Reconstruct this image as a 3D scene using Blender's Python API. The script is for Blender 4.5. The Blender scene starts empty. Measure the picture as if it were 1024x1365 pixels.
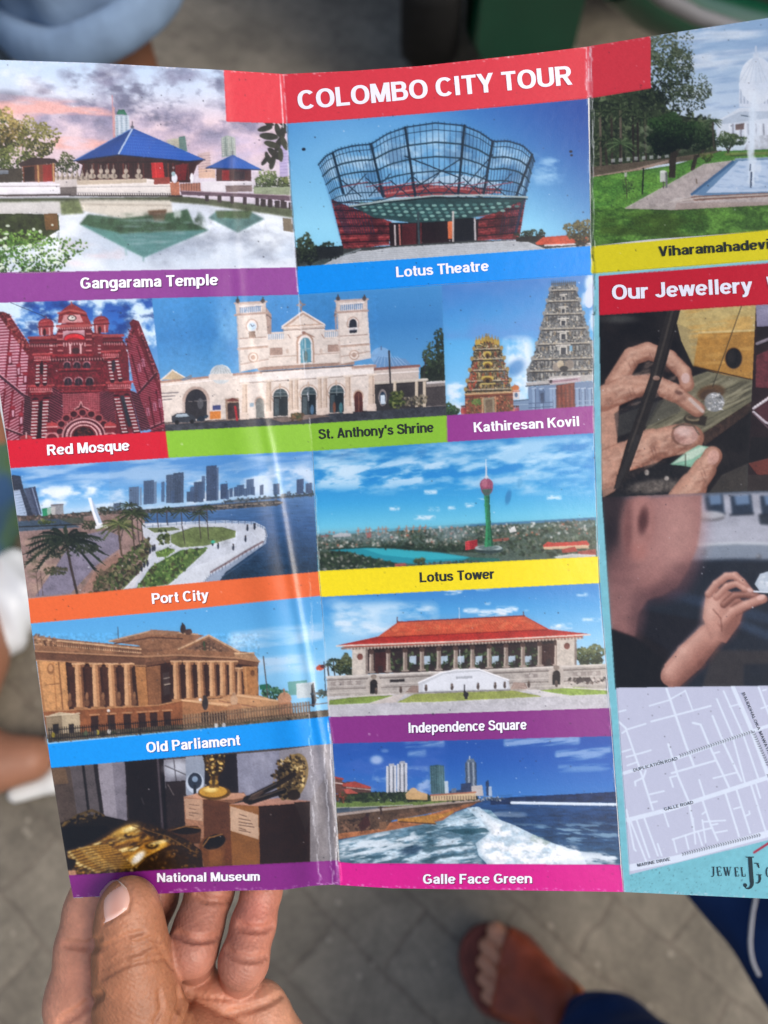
import bpy, math, random
import numpy as np
from mathutils import Vector, Matrix

# ------------------------------------------------------------------ camera, sky, sun, exposure
SC = bpy.context.scene
COL = SC.collection
CAM_H = 1.3                      # camera height over the pavement (a standing photographer)
KB = CAM_H                       # things on the pavement are laid out in units of the camera height
TILT = math.radians(27.0)        # angle of the lens axis away from straight down
FPX = 1027.0                     # focal length in pixels of the 1024 x 1365 frame
cam_d = bpy.data.cameras.new('camera')
cam = bpy.data.objects.new('camera', cam_d); COL.objects.link(cam)
cam.location = (0, 0, CAM_H); cam.rotation_euler = (TILT, 0, 0)
cam_d.sensor_fit = 'VERTICAL'; cam_d.sensor_height = 36.0; cam_d.sensor_width = 27.0
cam_d.lens = FPX / 1365.0 * 36.0
cam_d.clip_start = 0.01; cam_d.clip_end = 500
cam_d.dof.use_dof = True; cam_d.dof.focus_distance = 0.243; cam_d.dof.aperture_fstop = 9.0
SC.camera = cam

SUN_DIR = Vector((0.56, -0.30, 0.78)).normalized()      # towards the bright part of the overcast sky
world = bpy.data.worlds.new('World'); SC.world = world; world.use_nodes = True
wn = world.node_tree.nodes; wl = world.node_tree.links
sky = wn.new('ShaderNodeTexSky'); sky.sky_type = 'NISHITA'; sky.sun_disc = False
sky.sun_elevation = math.asin(SUN_DIR.z); sky.sun_rotation = math.atan2(SUN_DIR.x, SUN_DIR.y)
sky.air_density = 1.0; sky.dust_density = 4.0; sky.ozone_density = 0.6
wn['Background'].inputs['Strength'].default_value = 0.15
wl.new(sky.outputs[0], wn['Background'].inputs['Color'])
sun_d = bpy.data.lights.new('sun', 'SUN'); sun_d.energy = 1.15; sun_d.angle = math.radians(22); sun_d.color = (1, 0.95, 0.88)
sun = bpy.data.objects.new('sun', sun_d); COL.objects.link(sun)
sun.rotation_euler = SUN_DIR.to_track_quat('Z', 'Y').to_euler(); sun.location = SUN_DIR * 20
SC.view_settings.view_transform = 'Standard'; SC.view_settings.look = 'None'
SC.view_settings.exposure = 0.24; SC.view_settings.gamma = 1.0; SC.view_settings.use_curve_mapping = False
SC.render.engine = 'CYCLES'; SC.cycles.use_denoising = True
SC.cycles.max_bounces = 6; SC.cycles.diffuse_bounces = 3; SC.cycles.glossy_bounces = 2

rng = np.random.default_rng(7)
random.seed(7)
CA, SA = math.cos(TILT), math.sin(TILT)

def W(x, y, z, H=None):
    """camera space (x right, y down, z depth, metres; arrays) -> world coordinates"""
    up = -y
    return np.stack([x, up * CA + z * SA, (H or CAM_H) + up * SA - z * CA], -1)

def cs(px, py, d):
    """where a ray of the lens stands at depth d, in camera space"""
    return np.array([(px - 512.0) / FPX * d, (py - 682.5) / FPX * d, d])

def P(px, py, d):
    c = cs(px, py, d); return Vector(W(c[0], c[1], c[2], 1.0))

def G(px, py, h=0.0):
    """point of the horizontal plane at height h that this ray meets"""
    a = np.array(W(*cs(px, py, 1.0), 1.0)); o = np.array([0, 0, 1.0])
    t = (h - 1.0) / (a - o)[2]; return Vector(o + t * (a - o))

# ------------------------------------------------------------------ object helpers
def link(name, me, mat=None, parent=None):
    o = bpy.data.objects.new(name, me); COL.objects.link(o)
    if mat: me.materials.append(mat)
    if parent: o.parent = parent
    return o

def tag(o, label=None, cat=None, group=None, kind=None):
    for k, v in (('label', label), ('category', cat), ('group', group), ('kind', kind)):
        if v: o[k] = v
    return o

def empty(name, loc=(0, 0, 0)):
    o = bpy.data.objects.new(name, None); COL.objects.link(o); o.empty_display_size = .02
    o.location = loc
    return o

def keep(o, parent):
    """parent without moving (children are built in world coordinates)"""
    o.parent = parent; o.matrix_parent_inverse = Matrix.Translation(parent.location).inverted()
    return o

def np_mesh(name, V, F, smooth=True, col=None):
    """V n x 3, F m x 4 or m x 3 int array"""
    me = bpy.data.meshes.new(name); V = np.asarray(V, np.float32); F = np.asarray(F, np.int32)
    k = F.shape[1]
    me.vertices.add(len(V)); me.vertices.foreach_set('co', V.ravel())
    me.loops.add(F.size); me.loops.foreach_set('vertex_index', F.ravel())
    me.polygons.add(len(F)); me.polygons.foreach_set('loop_start', np.arange(len(F), dtype=np.int32) * k)
    me.polygons.foreach_set('loop_total', np.full(len(F), k, np.int32))
    me.update(calc_edges=True)
    if smooth: me.polygons.foreach_set('use_smooth', np.ones(len(F), bool))
    if col is not None:
        a = me.color_attributes.new('Col', 'FLOAT_COLOR', 'POINT')
        c = np.ones((len(V), 4), np.float32); c[:, :3] = col
        a.data.foreach_set('color', c.ravel())
    return me

def lin(c):
    c = np.asarray(c, np.float32) / 255.0
    return np.where(c <= 0.04045, c / 12.92, ((c + 0.055) / 1.055) ** 2.4)

def mat(name, base, rough=0.6, spec=0.5, noise=0.0, nscale=20.0, bump=0.0, bscale=60.0, attr=False, sss=0.0, sss_rad=(.9, .35, .2), coat=0.0, base2=None, bdist=.001):
    m = bpy.data.materials.new(name); m.use_nodes = True
    n, l = m.node_tree.nodes, m.node_tree.links
    b = n['Principled BSDF']
    b.inputs['Roughness'].default_value = rough; b.inputs['Specular IOR Level'].default_value = spec
    b.inputs['Coat Weight'].default_value = coat; b.inputs['Coat Roughness'].default_value = .12
    tc = n.new('ShaderNodeTexCoord')
    if attr:
        a = n.new('ShaderNodeVertexColor'); a.layer_name = 'Col'; src = a.outputs['Color']
    else:
        r = n.new('ShaderNodeRGB'); r.outputs[0].default_value = (*lin(base), 1); src = r.outputs[0]
    if noise > 0 or base2 is not None:
        t = n.new('ShaderNodeTexNoise'); t.inputs['Scale'].default_value = nscale; t.inputs['Detail'].default_value = 6
        l.new(tc.outputs['Object'], t.inputs['Vector'])
        mx = n.new('ShaderNodeMixRGB')
        if base2 is not None:
            cr = n.new('ShaderNodeValToRGB'); cr.color_ramp.elements[0].position = .38; cr.color_ramp.elements[1].position = .62
            l.new(t.outputs['Fac'], cr.inputs[0]); l.new(cr.outputs[0], mx.inputs['Fac'])
            l.new(src, mx.inputs[1]); mx.inputs[2].default_value = (*lin(base2), 1)
        else:
            mx.blend_type = 'MULTIPLY'; mx.inputs['Fac'].default_value = 1
            mp = n.new('ShaderNodeMapRange'); mp.inputs['From Min'].default_value = .3; mp.inputs['From Max'].default_value = .7
            mp.inputs['To Min'].default_value = 1 - noise; mp.inputs['To Max'].default_value = 1 + noise
            l.new(t.outputs['Fac'], mp.inputs['Value']); l.new(src, mx.inputs[1]); l.new(mp.outputs[0], mx.inputs[2])
        src = mx.outputs[0]
    l.new(src, b.inputs['Base Color'])
    if sss > 0:
        b.inputs['Subsurface Weight'].default_value = sss; b.inputs['Subsurface Radius'].default_value = sss_rad
        b.inputs['Subsurface Scale'].default_value = .004
    if bump > 0:
        t2 = n.new('ShaderNodeTexNoise'); t2.inputs['Scale'].default_value = bscale; t2.inputs['Detail'].default_value = 5
        l.new(tc.outputs['Object'], t2.inputs['Vector'])
        bp = n.new('ShaderNodeBump'); bp.inputs['Strength'].default_value = bump; bp.inputs['Distance'].default_value = bdist
        l.new(t2.outputs['Fac'], bp.inputs['Height']); l.new(bp.outputs[0], b.inputs['Normal'])
    return m
# ------------------------------------------------------------------ a small painter: the pictures printed on the brochure are drawn
# by code, in brochure coordinates, and end up as the colours of finely divided printed sheets
SS = 2; OX, OY = -75, -15; CW, CH = 1300 * SS, 1225 * SS
CAN = np.full((CH, CW, 3), 235, np.float32)

def value_noise(x, y, seed):
    r = np.random.default_rng(seed).random((64, 64)).astype(np.float32)
    xi = np.floor(x).astype(int); yi = np.floor(y).astype(int)
    fx = (x - xi).astype(np.float32); fy = (y - yi).astype(np.float32)
    fx = fx * fx * (3 - 2 * fx); fy = fy * fy * (3 - 2 * fy)
    a = r[yi % 64, xi % 64]; b = r[yi % 64, (xi + 1) % 64]; c = r[(yi + 1) % 64, xi % 64]; d = r[(yi + 1) % 64, (xi + 1) % 64]
    return (a * (1 - fx) + b * fx) * (1 - fy) + (c * (1 - fx) + d * fx) * fy

def fbm(x, y, seed=0, octs=4, gain=.5):
    s = 0; a = 1; t = 0
    for k in range(octs):
        s = s + a * value_noise(x * 2 ** k + 13.7 * k, y * 2 ** k + 7.1 * k, seed + k); t += a; a *= gain
    return s / t

def mixc(a, b, t):
    t = np.asarray(t)[..., None]; return np.asarray(a, np.float32) * (1 - t) + np.asarray(b, np.float32) * t

def boxblur(a, r):
    """two running means of radius r along both axes"""
    for _ in range(2):
        for ax in (0, 1):
            q = np.concatenate([np.repeat(a.take([0], ax), r + 1, ax), a, np.repeat(a.take([-1], ax), r, ax)], ax); c = np.cumsum(q, ax, dtype=np.float64); n = a.shape[ax]
            a = ((c.take(range(2 * r + 1, 2 * r + 1 + n), ax) - c.take(range(0, n), ax)) / (2 * r + 1)).astype(np.float32)
    return a

class Pic:
    """one printed picture: crop coordinates (x, y) stand at brochure point (x0 + x / s, y0 + y / s)"""
    def __init__(self, x0, y0, s, outline):
        self.x0, self.y0, self.s = x0, y0, s
        self.clip = None
        self.outline = [((x - x0) * s, (y - y0) * s) for x, y in outline]
        self.clip = self._mask(self.outline, pad=1.2)
        self.seed = int(abs(x0 * 7 + y0 * 3)) + 1
        self.r = np.random.default_rng(self.seed)

    def cv(self, p):
        p = np.asarray(p, np.float32)
        return np.stack([((p[..., 0] / self.s + self.x0) - OX) * SS, ((p[..., 1] / self.s + self.y0) - OY) * SS], -1)

    def grid(self, b):
        X = ((np.arange(b[0], b[2]) + .5) / SS + OX - self.x0) * self.s
        Y = ((np.arange(b[1], b[3]) + .5) / SS + OY - self.y0) * self.s
        return X[None, :].astype(np.float32), Y[:, None].astype(np.float32)

    def bbox(self, q, pad=1):
        a = np.floor(q.min(0)) - pad; c = np.ceil(q.max(0)) + pad
        return (int(max(a[0], 0)), int(max(a[1], 0)), int(min(c[0], CW)), int(min(c[1], CH)))

    def _mask(self, pts, pad=0):
        q = self.cv(pts)
        if pad:
            c = q.mean(0); q = q + np.sign(q - c) * pad * SS
        b = self.bbox(q)
        if b[2] <= b[0] or b[3] <= b[1]: return b, None
        X = np.arange(b[0], b[2])[None, :] + .5; Y = np.arange(b[1], b[3])[:, None] + .5
        m = np.zeros((b[3] - b[1], b[2] - b[0]), bool)
        n = len(q)
        for i in range(n):
            x1, y1 = q[i]; x2, y2 = q[(i + 1) % n]
            if y1 == y2: continue
            cnd = (y1 > Y) != (y2 > Y)
            m ^= cnd & (X < (x2 - x1) * (Y - y1) / (y2 - y1) + x1)
        return b, m.astype(np.float32)

    def blend(self, b, a, col):
        cb, cm = self.clip
        x0, y0, x1, y1 = max(b[0], cb[0]), max(b[1], cb[1]), min(b[2], cb[2]), min(b[3], cb[3])
        if x1 <= x0 or y1 <= y0: return
        sub = (slice(y0 - b[1], y1 - b[1]), slice(x0 - b[0], x1 - b[0]))
        a = np.broadcast_to(a, (b[3] - b[1], b[2] - b[0]))[sub] * cm[y0 - cb[1]:y1 - cb[1], x0 - cb[0]:x1 - cb[0]]
        if callable(col):
            X, Y = self.grid((x0, y0, x1, y1)); col = np.asarray(col(X, Y), np.float32)
        else: col = np.asarray(col, np.float32)
        d = CAN[y0:y1, x0:x1]
        d += (col - d) * a[..., None]

    def poly(self, pts, col, a=1.0):
        b, m = self._mask(pts)
        if m is not None: self.blend(b, m * a, col)

    def fill(self, col, a=1.0):
        self.poly([(-3000, -3000), (6000, -3000), (6000, 6000), (-3000, 6000)] if False else self.outline_pad(), col, a)

    def outline_pad(self):
        q = np.asarray(self.outline); lo = q.min(0) - 20; hi = q.max(0) + 20
        return [(lo[0], lo[1]), (hi[0], lo[1]), (hi[0], hi[1]), (lo[0], hi[1])]

    def quad(self, x0, y0, x1, y1, col, a=1.0, k=None, lean=0.0):
        """upright box whose level lines slope by k (the print is tilted)"""
        k = self.k if k is None else k
        self.poly([(x0 + lean * 0, y0), (x1, y0 + k * (x1 - x0)), (x1 + lean * (y1 - y0), y1 + k * (x1 - x0)), (x0 + lean * (y1 - y0), y1)], col, a)
    k = -0.06

    def line(self, pts, w, col, a=1.0, soft=0.7):
        q = self.cv(pts); hw = w / self.s * SS / 2
        for i in range(len(q) - 1):
            s = q[i:i + 2]; b = self.bbox(s, int(hw + 3))
            if b[2] <= b[0] or b[3] <= b[1]: continue
            X = np.arange(b[0], b[2])[None, :] + .5; Y = np.arange(b[1], b[3])[:, None] + .5
            d = s[1] - s[0]; L = max(float(d @ d), 1e-6)
            t = np.clip(((X - s[0, 0]) * d[0] + (Y - s[0, 1]) * d[1]) / L, 0, 1)
            r = np.hypot(X - s[0, 0] - t * d[0], Y - s[0, 1] - t * d[1])
            self.blend(b, np.clip((hw - r) / soft + .5, 0, 1) * a, col)

    def ell(self, cx, cy, rx, ry, col, a=1.0, rot=0.0, soft=0.0):
        c = self.cv((cx, cy)); ax = rx / self.s * SS; ay = ry / self.s * SS
        m = max(ax, ay) * (1 + soft); b = self.bbox(np.array([c - m, c + m]))
        if b[2] <= b[0] or b[3] <= b[1]: return
        X = np.arange(b[0], b[2])[None, :] + .5 - c[0]; Y = np.arange(b[1], b[3])[:, None] + .5 - c[1]
        cr, sr = math.cos(rot), math.sin(rot)
        r = np.hypot((X * cr + Y * sr) / ax, (-X * sr + Y * cr) / ay)
        if soft > 0: al = np.clip((1 + soft - r) / (2 * soft), 0, 1); al = al * al * (3 - 2 * al)
        else: al = np.clip((1 - r) * min(ax, ay) + .5, 0, 1)
        self.blend(b, al * a, col)

    def vgrad(self, stops, k=0.0, noise=0.0, nsc=40, pts=None):
        ys = [s[0] for s in stops]; cs_ = np.array([s[1] for s in stops], np.float32)
        def f(X, Y):
            y = np.broadcast_to(Y - k * X, (Y.shape[0], X.shape[1]))
            c = np.stack([np.interp(y, ys, cs_[:, i]) for i in range(3)], -1)
            if noise: c = c * (1 + noise * (fbm(X / nsc + 0 * Y, Y / nsc + 0 * X, self.seed + 91) - .5))[..., None]
            return c
        self.poly(pts or self.outline_pad(), f)

    def clouds(self, pts, col, sx, sy, lo=.5, hi=.7, a=1.0, seed=0, k=0.0, fade=16):
        b, m = self._mask(pts)
        if m is None: return
        X, Y = self.grid(b); y = Y - k * X
        n = fbm(X / sx + 0 * Y, y / sy, self.seed + seed, 5, .55)
        al = np.clip((n - lo) / (hi - lo), 0, 1)
        if fade:
            r = max(1, int(fade / self.s * SS)); m = np.clip(boxblur(np.pad(m, r), r)[r:-r, r:-r] * 2 - 1, 0, 1)
        self.blend(b, m * al * a, col)

    def tex(self, pts, amp, sx, sy=None, seed=5, octs=3):
        """multiplies what is drawn by noise: the fine grain of a photographed surface"""
        b, m = self._mask(pts)
        if m is None: return
        X, Y = self.grid(b); sy = sy or sx
        n = (fbm(X / sx + 0 * Y, Y / sy + 0 * X, self.seed + seed, octs, .7) - .5) * 2
        cb, cm = self.clip
        x0, y0, x1, y1 = max(b[0], cb[0]), max(b[1], cb[1]), min(b[2], cb[2]), min(b[3], cb[3])
        if x1 <= x0 or y1 <= y0: return
        sub = (slice(y0 - b[1], y1 - b[1]), slice(x0 - b[0], x1 - b[0]))
        w = (m * n)[sub] * cm[y0 - cb[1]:y1 - cb[1], x0 - cb[0]:x1 - cb[0]] * amp
        CAN[y0:y1, x0:x1] = np.clip(CAN[y0:y1, x0:x1] * (1 + w[..., None]), 0, 255)

    def blur(self, pts, r, feather=6):
        """softens what is drawn inside a polygon: parts of the printed photograph that are out of focus"""
        b, m = self._mask(pts); q = max(1, int(r / self.s * SS)); e = max(1, int(feather / self.s * SS))
        if m is None: return
        S = boxblur(CAN[b[1]:b[3], b[0]:b[2]].copy(), q); m = np.clip(boxblur(np.pad(m, e), e)[e:-e, e:-e], 0, 1)
        self.blend(b, m, lambda X, Y: None) if False else None
        cb, cm = self.clip; x0, y0, x1, y1 = max(b[0], cb[0]), max(b[1], cb[1]), min(b[2], cb[2]), min(b[3], cb[3])
        w = m[y0 - b[1]:y1 - b[1], x0 - b[0]:x1 - b[0]] * cm[y0 - cb[1]:y1 - cb[1], x0 - cb[0]:x1 - cb[0]]
        d = CAN[y0:y1, x0:x1]; d += (S[y0 - b[1]:y1 - b[1], x0 - b[0]:x1 - b[0]] - d) * w[..., None]

    def photo(self, amp=.15, wob=.55, gam=1.14):
        """a photograph is never flat: small surface relief on everything but open sky, edges a little uneven"""
        b, cm = self.clip; x0, y0, x1, y1 = b; A = CAN[y0:y1, x0:x1].copy(); X = np.arange(x0, x1)[None, :]; Y = np.arange(y0, y1)[:, None]; h, w = A.shape[:2]
        if wob:
            dx = (fbm(X / 7. + 0 * Y, Y / 7. + 0 * X, self.seed + 301, 3, .6) - .5) * 4 * wob; dy = (fbm(X / 7. + 0 * Y, Y / 7. + 0 * X, self.seed + 331, 3, .6) - .5) * 4 * wob
            A = A[np.clip((np.arange(h)[:, None] + dy).round().astype(int), 0, h - 1), np.clip((np.arange(w)[None] + dx).round().astype(int), 0, w - 1)]
        sky = np.clip((A[..., 2] - A[..., 0] - 18) / 40, 0, 1) * np.clip((A[..., 2] - 110) / 60, 0, 1); sky = boxblur(sky, 3)
        A = 255 * (A / 255) ** gam; A = A + (boxblur(A, 9) - A) * .13 + (boxblur(A, 3) - A) * .16
        n = (fbm(X / 2.6 + 0 * Y, Y / 2.6 + 0 * X, self.seed + 351, 3, .75) - .5) * 2; n2 = (fbm(X / 26. + 0 * Y, Y / 20. + 0 * X, self.seed + 371, 4, .6) - .5) * 2
        lum = A.mean(-1); L_ = boxblur(lum, 1); e = np.clip(np.roll(L_, (2, 1), (0, 1)) - np.roll(L_, (-2, -1), (0, 1)), -60, 60); A = A - (e * .22 * (1 - sky))[..., None]
        sv = np.clip((A[..., 2] - A[..., :2].max(-1)) / 90, 0, 1); A = lum[..., None] + (A - lum[..., None]) * .90; A[..., 1] += sv * 12; A[..., 2] -= sv * 8
        f = 1 + (1 - sky) * (amp * 1.5 * n + amp * 1.3 * n2) * np.clip(1.25 - lum / 215, .12, 1)
        A = A * f[..., None]; A = A + (A - boxblur(A, 3)) * .25
        d = CAN[y0:y1, x0:x1]; d += (np.clip(A, 0, 255) - d) * cm[..., None]

    def leaves(self, pts, n, r0, r1, cols, el=.6, a=.9, ang=None, edge=0):
        """n small strokes inside a polygon: foliage, crowds of roofs, stones"""
        q = np.asarray(pts, np.float32); lo = q.min(0); hi = q.max(0); k = 0; tries = 0
        while k < n and tries < n * 12:
            tries += 1
            x = self.r.uniform(lo[0], hi[0]); y = self.r.uniform(lo[1], hi[1]); ins = False
            for i in range(len(q)):
                x1, y1 = q[i]; x2, y2 = q[(i + 1) % len(q)]
                if (y1 > y) != (y2 > y) and x < (x2 - x1) * (y - y1) / (y2 - y1) + x1: ins = not ins
            if not ins: continue
            k += 1
            r = self.r.uniform(r0, r1); c = np.array(cols[self.r.integers(len(cols))]) * self.r.uniform(.82, 1.15)
            self.ell(x, y, r, r * el, np.clip(c, 0, 255), a, self.r.uniform(0, 3.14) if ang is None else ang + self.r.normal() * .2)

    def tree(self, cx, cy, rx, ry, n, cols, r0=3, r1=8, trunk=None):
        n = int(n * 2.1); r0 *= .6; r1 *= .62
        if trunk: self.line([(cx, cy), (cx + trunk[0], cy + trunk[1])], trunk[2], trunk[3] if len(trunk) > 3 else (70, 55, 40))
        for _ in range(n):
            t = self.r.uniform(0, 6.283); q = math.sqrt(self.r.uniform(0, 1)); e = 1 + .22 * math.sin(3 * t + cx) + .12 * math.sin(7 * t + cy)
            x = cx + rx * q * e * math.cos(t); y = cy + ry * q * e * math.sin(t)
            up = np.clip((cy - y) / ry * .5 + .5, 0, 1)
            i = int(np.clip(up * len(cols) + self.r.normal() * .8, 0, len(cols) - 1))
            r = self.r.uniform(r0, r1)
            self.ell(x, y, r, r * .6, np.clip(np.array(cols[i]) * self.r.uniform(.8, 1.2), 0, 255), .92, self.r.uniform(0, 3.14))

    def palm(self, x, y, base, h, n=11, cols=((25, 35, 25), (60, 70, 40)), w=3, trunk=(80, 65, 50), tw=5):
        self.line([(x, y), ((x + base[0]) / 2 - 2, (y + base[1]) / 2), base], tw, trunk)
        for i in range(n):
            t = math.pi * (i / (n - 1)) * 1.5 - .25 * math.pi
            L = h * self.r.uniform(.8, 1.15); pts = []
            for s in np.linspace(0, 1, 5):
                pts.append((x + math.cos(t) * L * s, y - math.sin(t) * L * s * .62 + .30 * L * s * s))
            c = cols[i % len(cols)]
            self.line(pts, w, c)
            for j in np.linspace(.6, 4, 11):
                for s_ in (-1, 1):
                    i0 = min(int(j), 3); q = (pts[i0][0] + (pts[i0 + 1][0] - pts[i0][0]) * (j - i0), pts[i0][1] + (pts[i0 + 1][1] - pts[i0][1]) * (j - i0)); self.line([q, (q[0] + s_ * h * .05 + math.cos(t) * h * .10, q[1] + h * self.r.uniform(.06, .13) * (1 if s_ > 0 else .4))], w * .4, c, .9)

SEA_W = (240, 245, 252)
# ------------------------------------------------------------------ the printed pictures
GREENS = [(38, 52, 26), (62, 78, 36), (92, 104, 52), (128, 136, 76)]

def art_temple(Q):
    p = Pic(0, 60, 2.56, Q); R = p.r
    p.vgrad([(20, (182, 205, 242)), (160, (206, 214, 238)), (260, (226, 208, 216)), (360, (224, 200, 208)), (460, (214, 206, 218))])
    p.clouds([(60, 20), (1000, 40), (1000, 420), (60, 330)], (142, 136, 170), 120, 70, .40, .66, .9, 3, .05, 60)
    p.clouds([(150, 40), (820, 60), (820, 330), (300, 300)], (112, 110, 145), 70, 45, .48, .70, .85, 9, .05, 40)
    p.clouds([(-160, 40), (420, 60), (420, 200), (-160, 190)], (238, 240, 250), 110, 40, .45, .75, .8, 5, .05, 30)
    p.clouds([(-160, 150), (330, 190), (440, 260), (100, 260), (-160, 230)], (232, 178, 170), 150, 26, .36, .6, .9, 12, .05, 12)
    p.clouds([(180, 310), (420, 310), (420, 360), (180, 360)], (236, 180, 170), 120, 30, .36, .6, .85, 14, .03, 10)
    p.ell(15, 175, 60, 20, (120, 118, 145), .6, 0, .6); p.ell(150, 158, 22, 9, (150, 142, 165), .6, 0, .6)
    p.clouds([(720, 300), (1000, 300), (1000, 420), (720, 400)], (196, 184, 214), 90, 40, .35, .6, .7, 22, .0, 20)
    # towers
    p.line([(383, 172), (388, 318)], 3, (205, 150, 150)); p.line([(389, 215), (392, 318)], 5, (205, 160, 155))
    p.poly([(393, 240), (440, 240), (444, 300), (396, 330)], (176, 190, 208)); p.poly([(397, 236), (404, 222), (424, 220), (434, 238)], (48, 120, 92))
    for i in range(6): p.line([(399 + i * 8, 243), (401 + i * 8, 312)], 2, (225, 228, 238) if i % 2 else (128, 142, 165))
    for i in range(8): p.line([(394, 248 + i * 8), (443, 246 + i * 8)], 1.2, (210, 216, 228), .7)
    p.poly([(570, 324), (612, 316), (614, 368), (572, 362)], (196, 192, 172)); p.poly([(610, 314), (632, 310), (640, 362), (614, 366)], (104, 140, 132))
    for i in range(6): p.line([(572, 330 + i * 6), (638, 326 + i * 6)], 1.5, (150, 148, 140), .8)
    p.poly([(755, 316), (775, 308), (803, 316), (806, 376), (758, 384)], (164, 176, 168))
    for i in range(5): p.line([(760 + i * 10, 316), (763 + i * 10, 378)], 2.5, (118, 134, 132) if i % 2 else (200, 202, 196))
    for i in range(9): p.line([(757, 322 + i * 7), (805, 320 + i * 7)], 1.2, (120, 128, 128), .6)
    p.poly([(674, 372), (716, 364), (722, 450), (680, 455)], (206, 182, 180)); p.poly([(678, 420), (735, 424), (735, 455), (678, 455)], (214, 180, 160))
    for i in range(7): p.line([(676, 380 + i * 9), (720, 376 + i * 9)], 2, (166, 142, 146), .8)
    p.poly([(955, 350), (970, 322), (984, 350), (986, 450), (955, 450)], (186, 170, 214))
    for i in range(8): p.line([(956, 360 + i * 11), (986, 358 + i * 11)], 2, (146, 130, 184), .8)
    # left trees and gatehouse
    p.tree(-60, 330, 120, 130, 420, GREENS, 5, 12); p.tree(20, 300, 68, 80, 330, [(48, 50, 24), (92, 84, 42), (140, 122, 66), (172, 156, 96)], 4, 10)
    p.tree(128, 330, 62, 82, 340, [(40, 48, 24), (82, 84, 40), (118, 118, 60), (156, 150, 92)], 4, 9); p.tree(30, 400, 90, 60, 260, GREENS, 4, 9)
    p.tree(226, 410, 40, 36, 130, [(30, 40, 22), (52, 62, 36), (80, 92, 50)], 3, 7)
    p.poly([(-160, 430), (75, 420), (75, 470), (-160, 476)], (72, 66, 56)); p.poly([(-160, 424), (30, 428), (30, 440), (-160, 448)], (120, 126, 140))
    p.poly([(62, 404), (112, 384), (186, 388), (200, 402), (70, 416)], (66, 50, 50)); p.poly([(76, 414), (188, 404), (188, 466), (80, 468)], (120, 72, 52))
    p.poly([(82, 418), (118, 414), (120, 466), (84, 467)], (56, 40, 36)); p.poly([(146, 410), (176, 407), (178, 466), (148, 467)], (150, 50, 44)); p.line([(130, 412), (132, 467)], 6, (190, 150, 100)); p.line([(182, 405), (184, 466)], 5, (206, 160, 110))
    # main hall
    p.poly([(258, 398), (405, 372), (698, 392), (672, 412), (650, 470), (268, 472), (282, 410)], (62, 34, 36))
    for i in range(22): x = 285 + i * 17; p.line([(x, 404), (x + 2, 462)], 4, [(104, 46, 42), (44, 26, 30), (130, 70, 56)][i % 3], .8)
    p.poly([(516, 402), (556, 398), (562, 452), (520, 455)], (196, 40, 44)); p.poly([(598, 410), (640, 405), (634, 462), (600, 462)], (120, 36, 40))
    p.line([(530, 402), (534, 452)], 3, (228, 70, 66)); p.line([(272, 402), (660, 398)], 4, (40, 24, 28))
    p.poly([(252, 394), (452, 284), (405, 374)], (40, 74, 176)); p.poly([(452, 283), (700, 391), (640, 396), (405, 374)], (48, 92, 204))
    for i in range(26):
        t = i / 25; p.line([(452, 284), (262 + t * 140, 393 - t * 19)], 1, (26, 50, 136), .7); p.line([(452, 285), (408 + t * 288, 374 + t * 17)], 1.1, (28, 62, 168), .7)
    for i in range(9): t = i / 9; p.line([(452 + 247 * t, 284 + 107 * t), (452 - 47 * t, 284 + 90 * t)], 1, (96, 140, 232), .5)
    p.line([(453, 284), (405, 372)], 5, (196, 206, 232)); p.line([(452, 284), (252, 395)], 3, (94, 122, 206)); p.line([(252, 396), (405, 375), (640, 397), (700, 392)], 4, (34, 44, 96))
    p.line([(452, 262), (452, 284)], 4, (120, 112, 120)); p.ell(452, 280, 6, 5, (90, 90, 110))
    # terrace, statues
    p.poly([(262, 462), (500, 456), (604, 470), (612, 512), (270, 516), (258, 500)], (226, 220, 216)); p.poly([(262, 462), (500, 456), (500, 470), (264, 478)], (196, 182, 164))
    p.line([(262, 486), (580, 482)], 2, (170, 166, 168)); p.line([(262, 504), (612, 508)], 3, (186, 182, 186))
    for i in range(44): p.line([(268 + i * 8, 507), (268 + i * 8, 513)], 2.2, (70, 62, 66))
    for i, x in enumerate(list(range(196, 330, 17)) + [345, 366, 388, 430, 474]):
        h = 30 + (i > 6) * 12; y = 458 - (i > 6) * 6
        p.ell(x, y - 4, 9 + (i > 6) * 4, 9, (176, 164, 150)); p.ell(x, y - h * .5, 5 + (i > 6) * 2, 9, (190, 178, 164)); p.line([(x, y - h * .6), (x, y - h)], 3.5, (150, 138, 128)); p.ell(x + 3, y - 6, 3, 8, (96, 84, 78), .7)
    p.poly([(190, 462), (262, 458), (262, 486), (190, 488)], (206, 198, 196)); p.poly([(200, 486), (262, 484), (262, 512), (200, 512)], (120, 112, 110))
    p.poly([(-160, 476), (60, 468), (205, 474), (206, 514), (-160, 522)], (232, 230, 236)); p.line([(-160, 484), (205, 482)], 3, (176, 168, 172)); p.line([(-160, 516), (240, 511)], 7, (84, 74, 74))
    p.line([(240, 516), (620, 516)], 7, (62, 54, 52))
    p.poly([(580, 470), (612, 466), (614, 512), (584, 512)], (186, 122, 96)); p.poly([(614, 474), (684, 470), (686, 500), (616, 500)], (178, 126, 106))
    for i in range(8): p.line([(618 + i * 9, 472), (618 + i * 9, 500)], 2, (120, 80, 70))
    p.ell(596, 455, 10, 16, (226, 228, 240)); p.ell(592, 440, 7, 8, (160, 190, 200)); p.ell(672, 458, 6, 12, (220, 214, 222)); p.ell(655, 455, 6, 18, (236, 236, 242)); p.poly([(526, 454), (580, 450), (580, 474), (526, 476)], (146, 66, 56))
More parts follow.
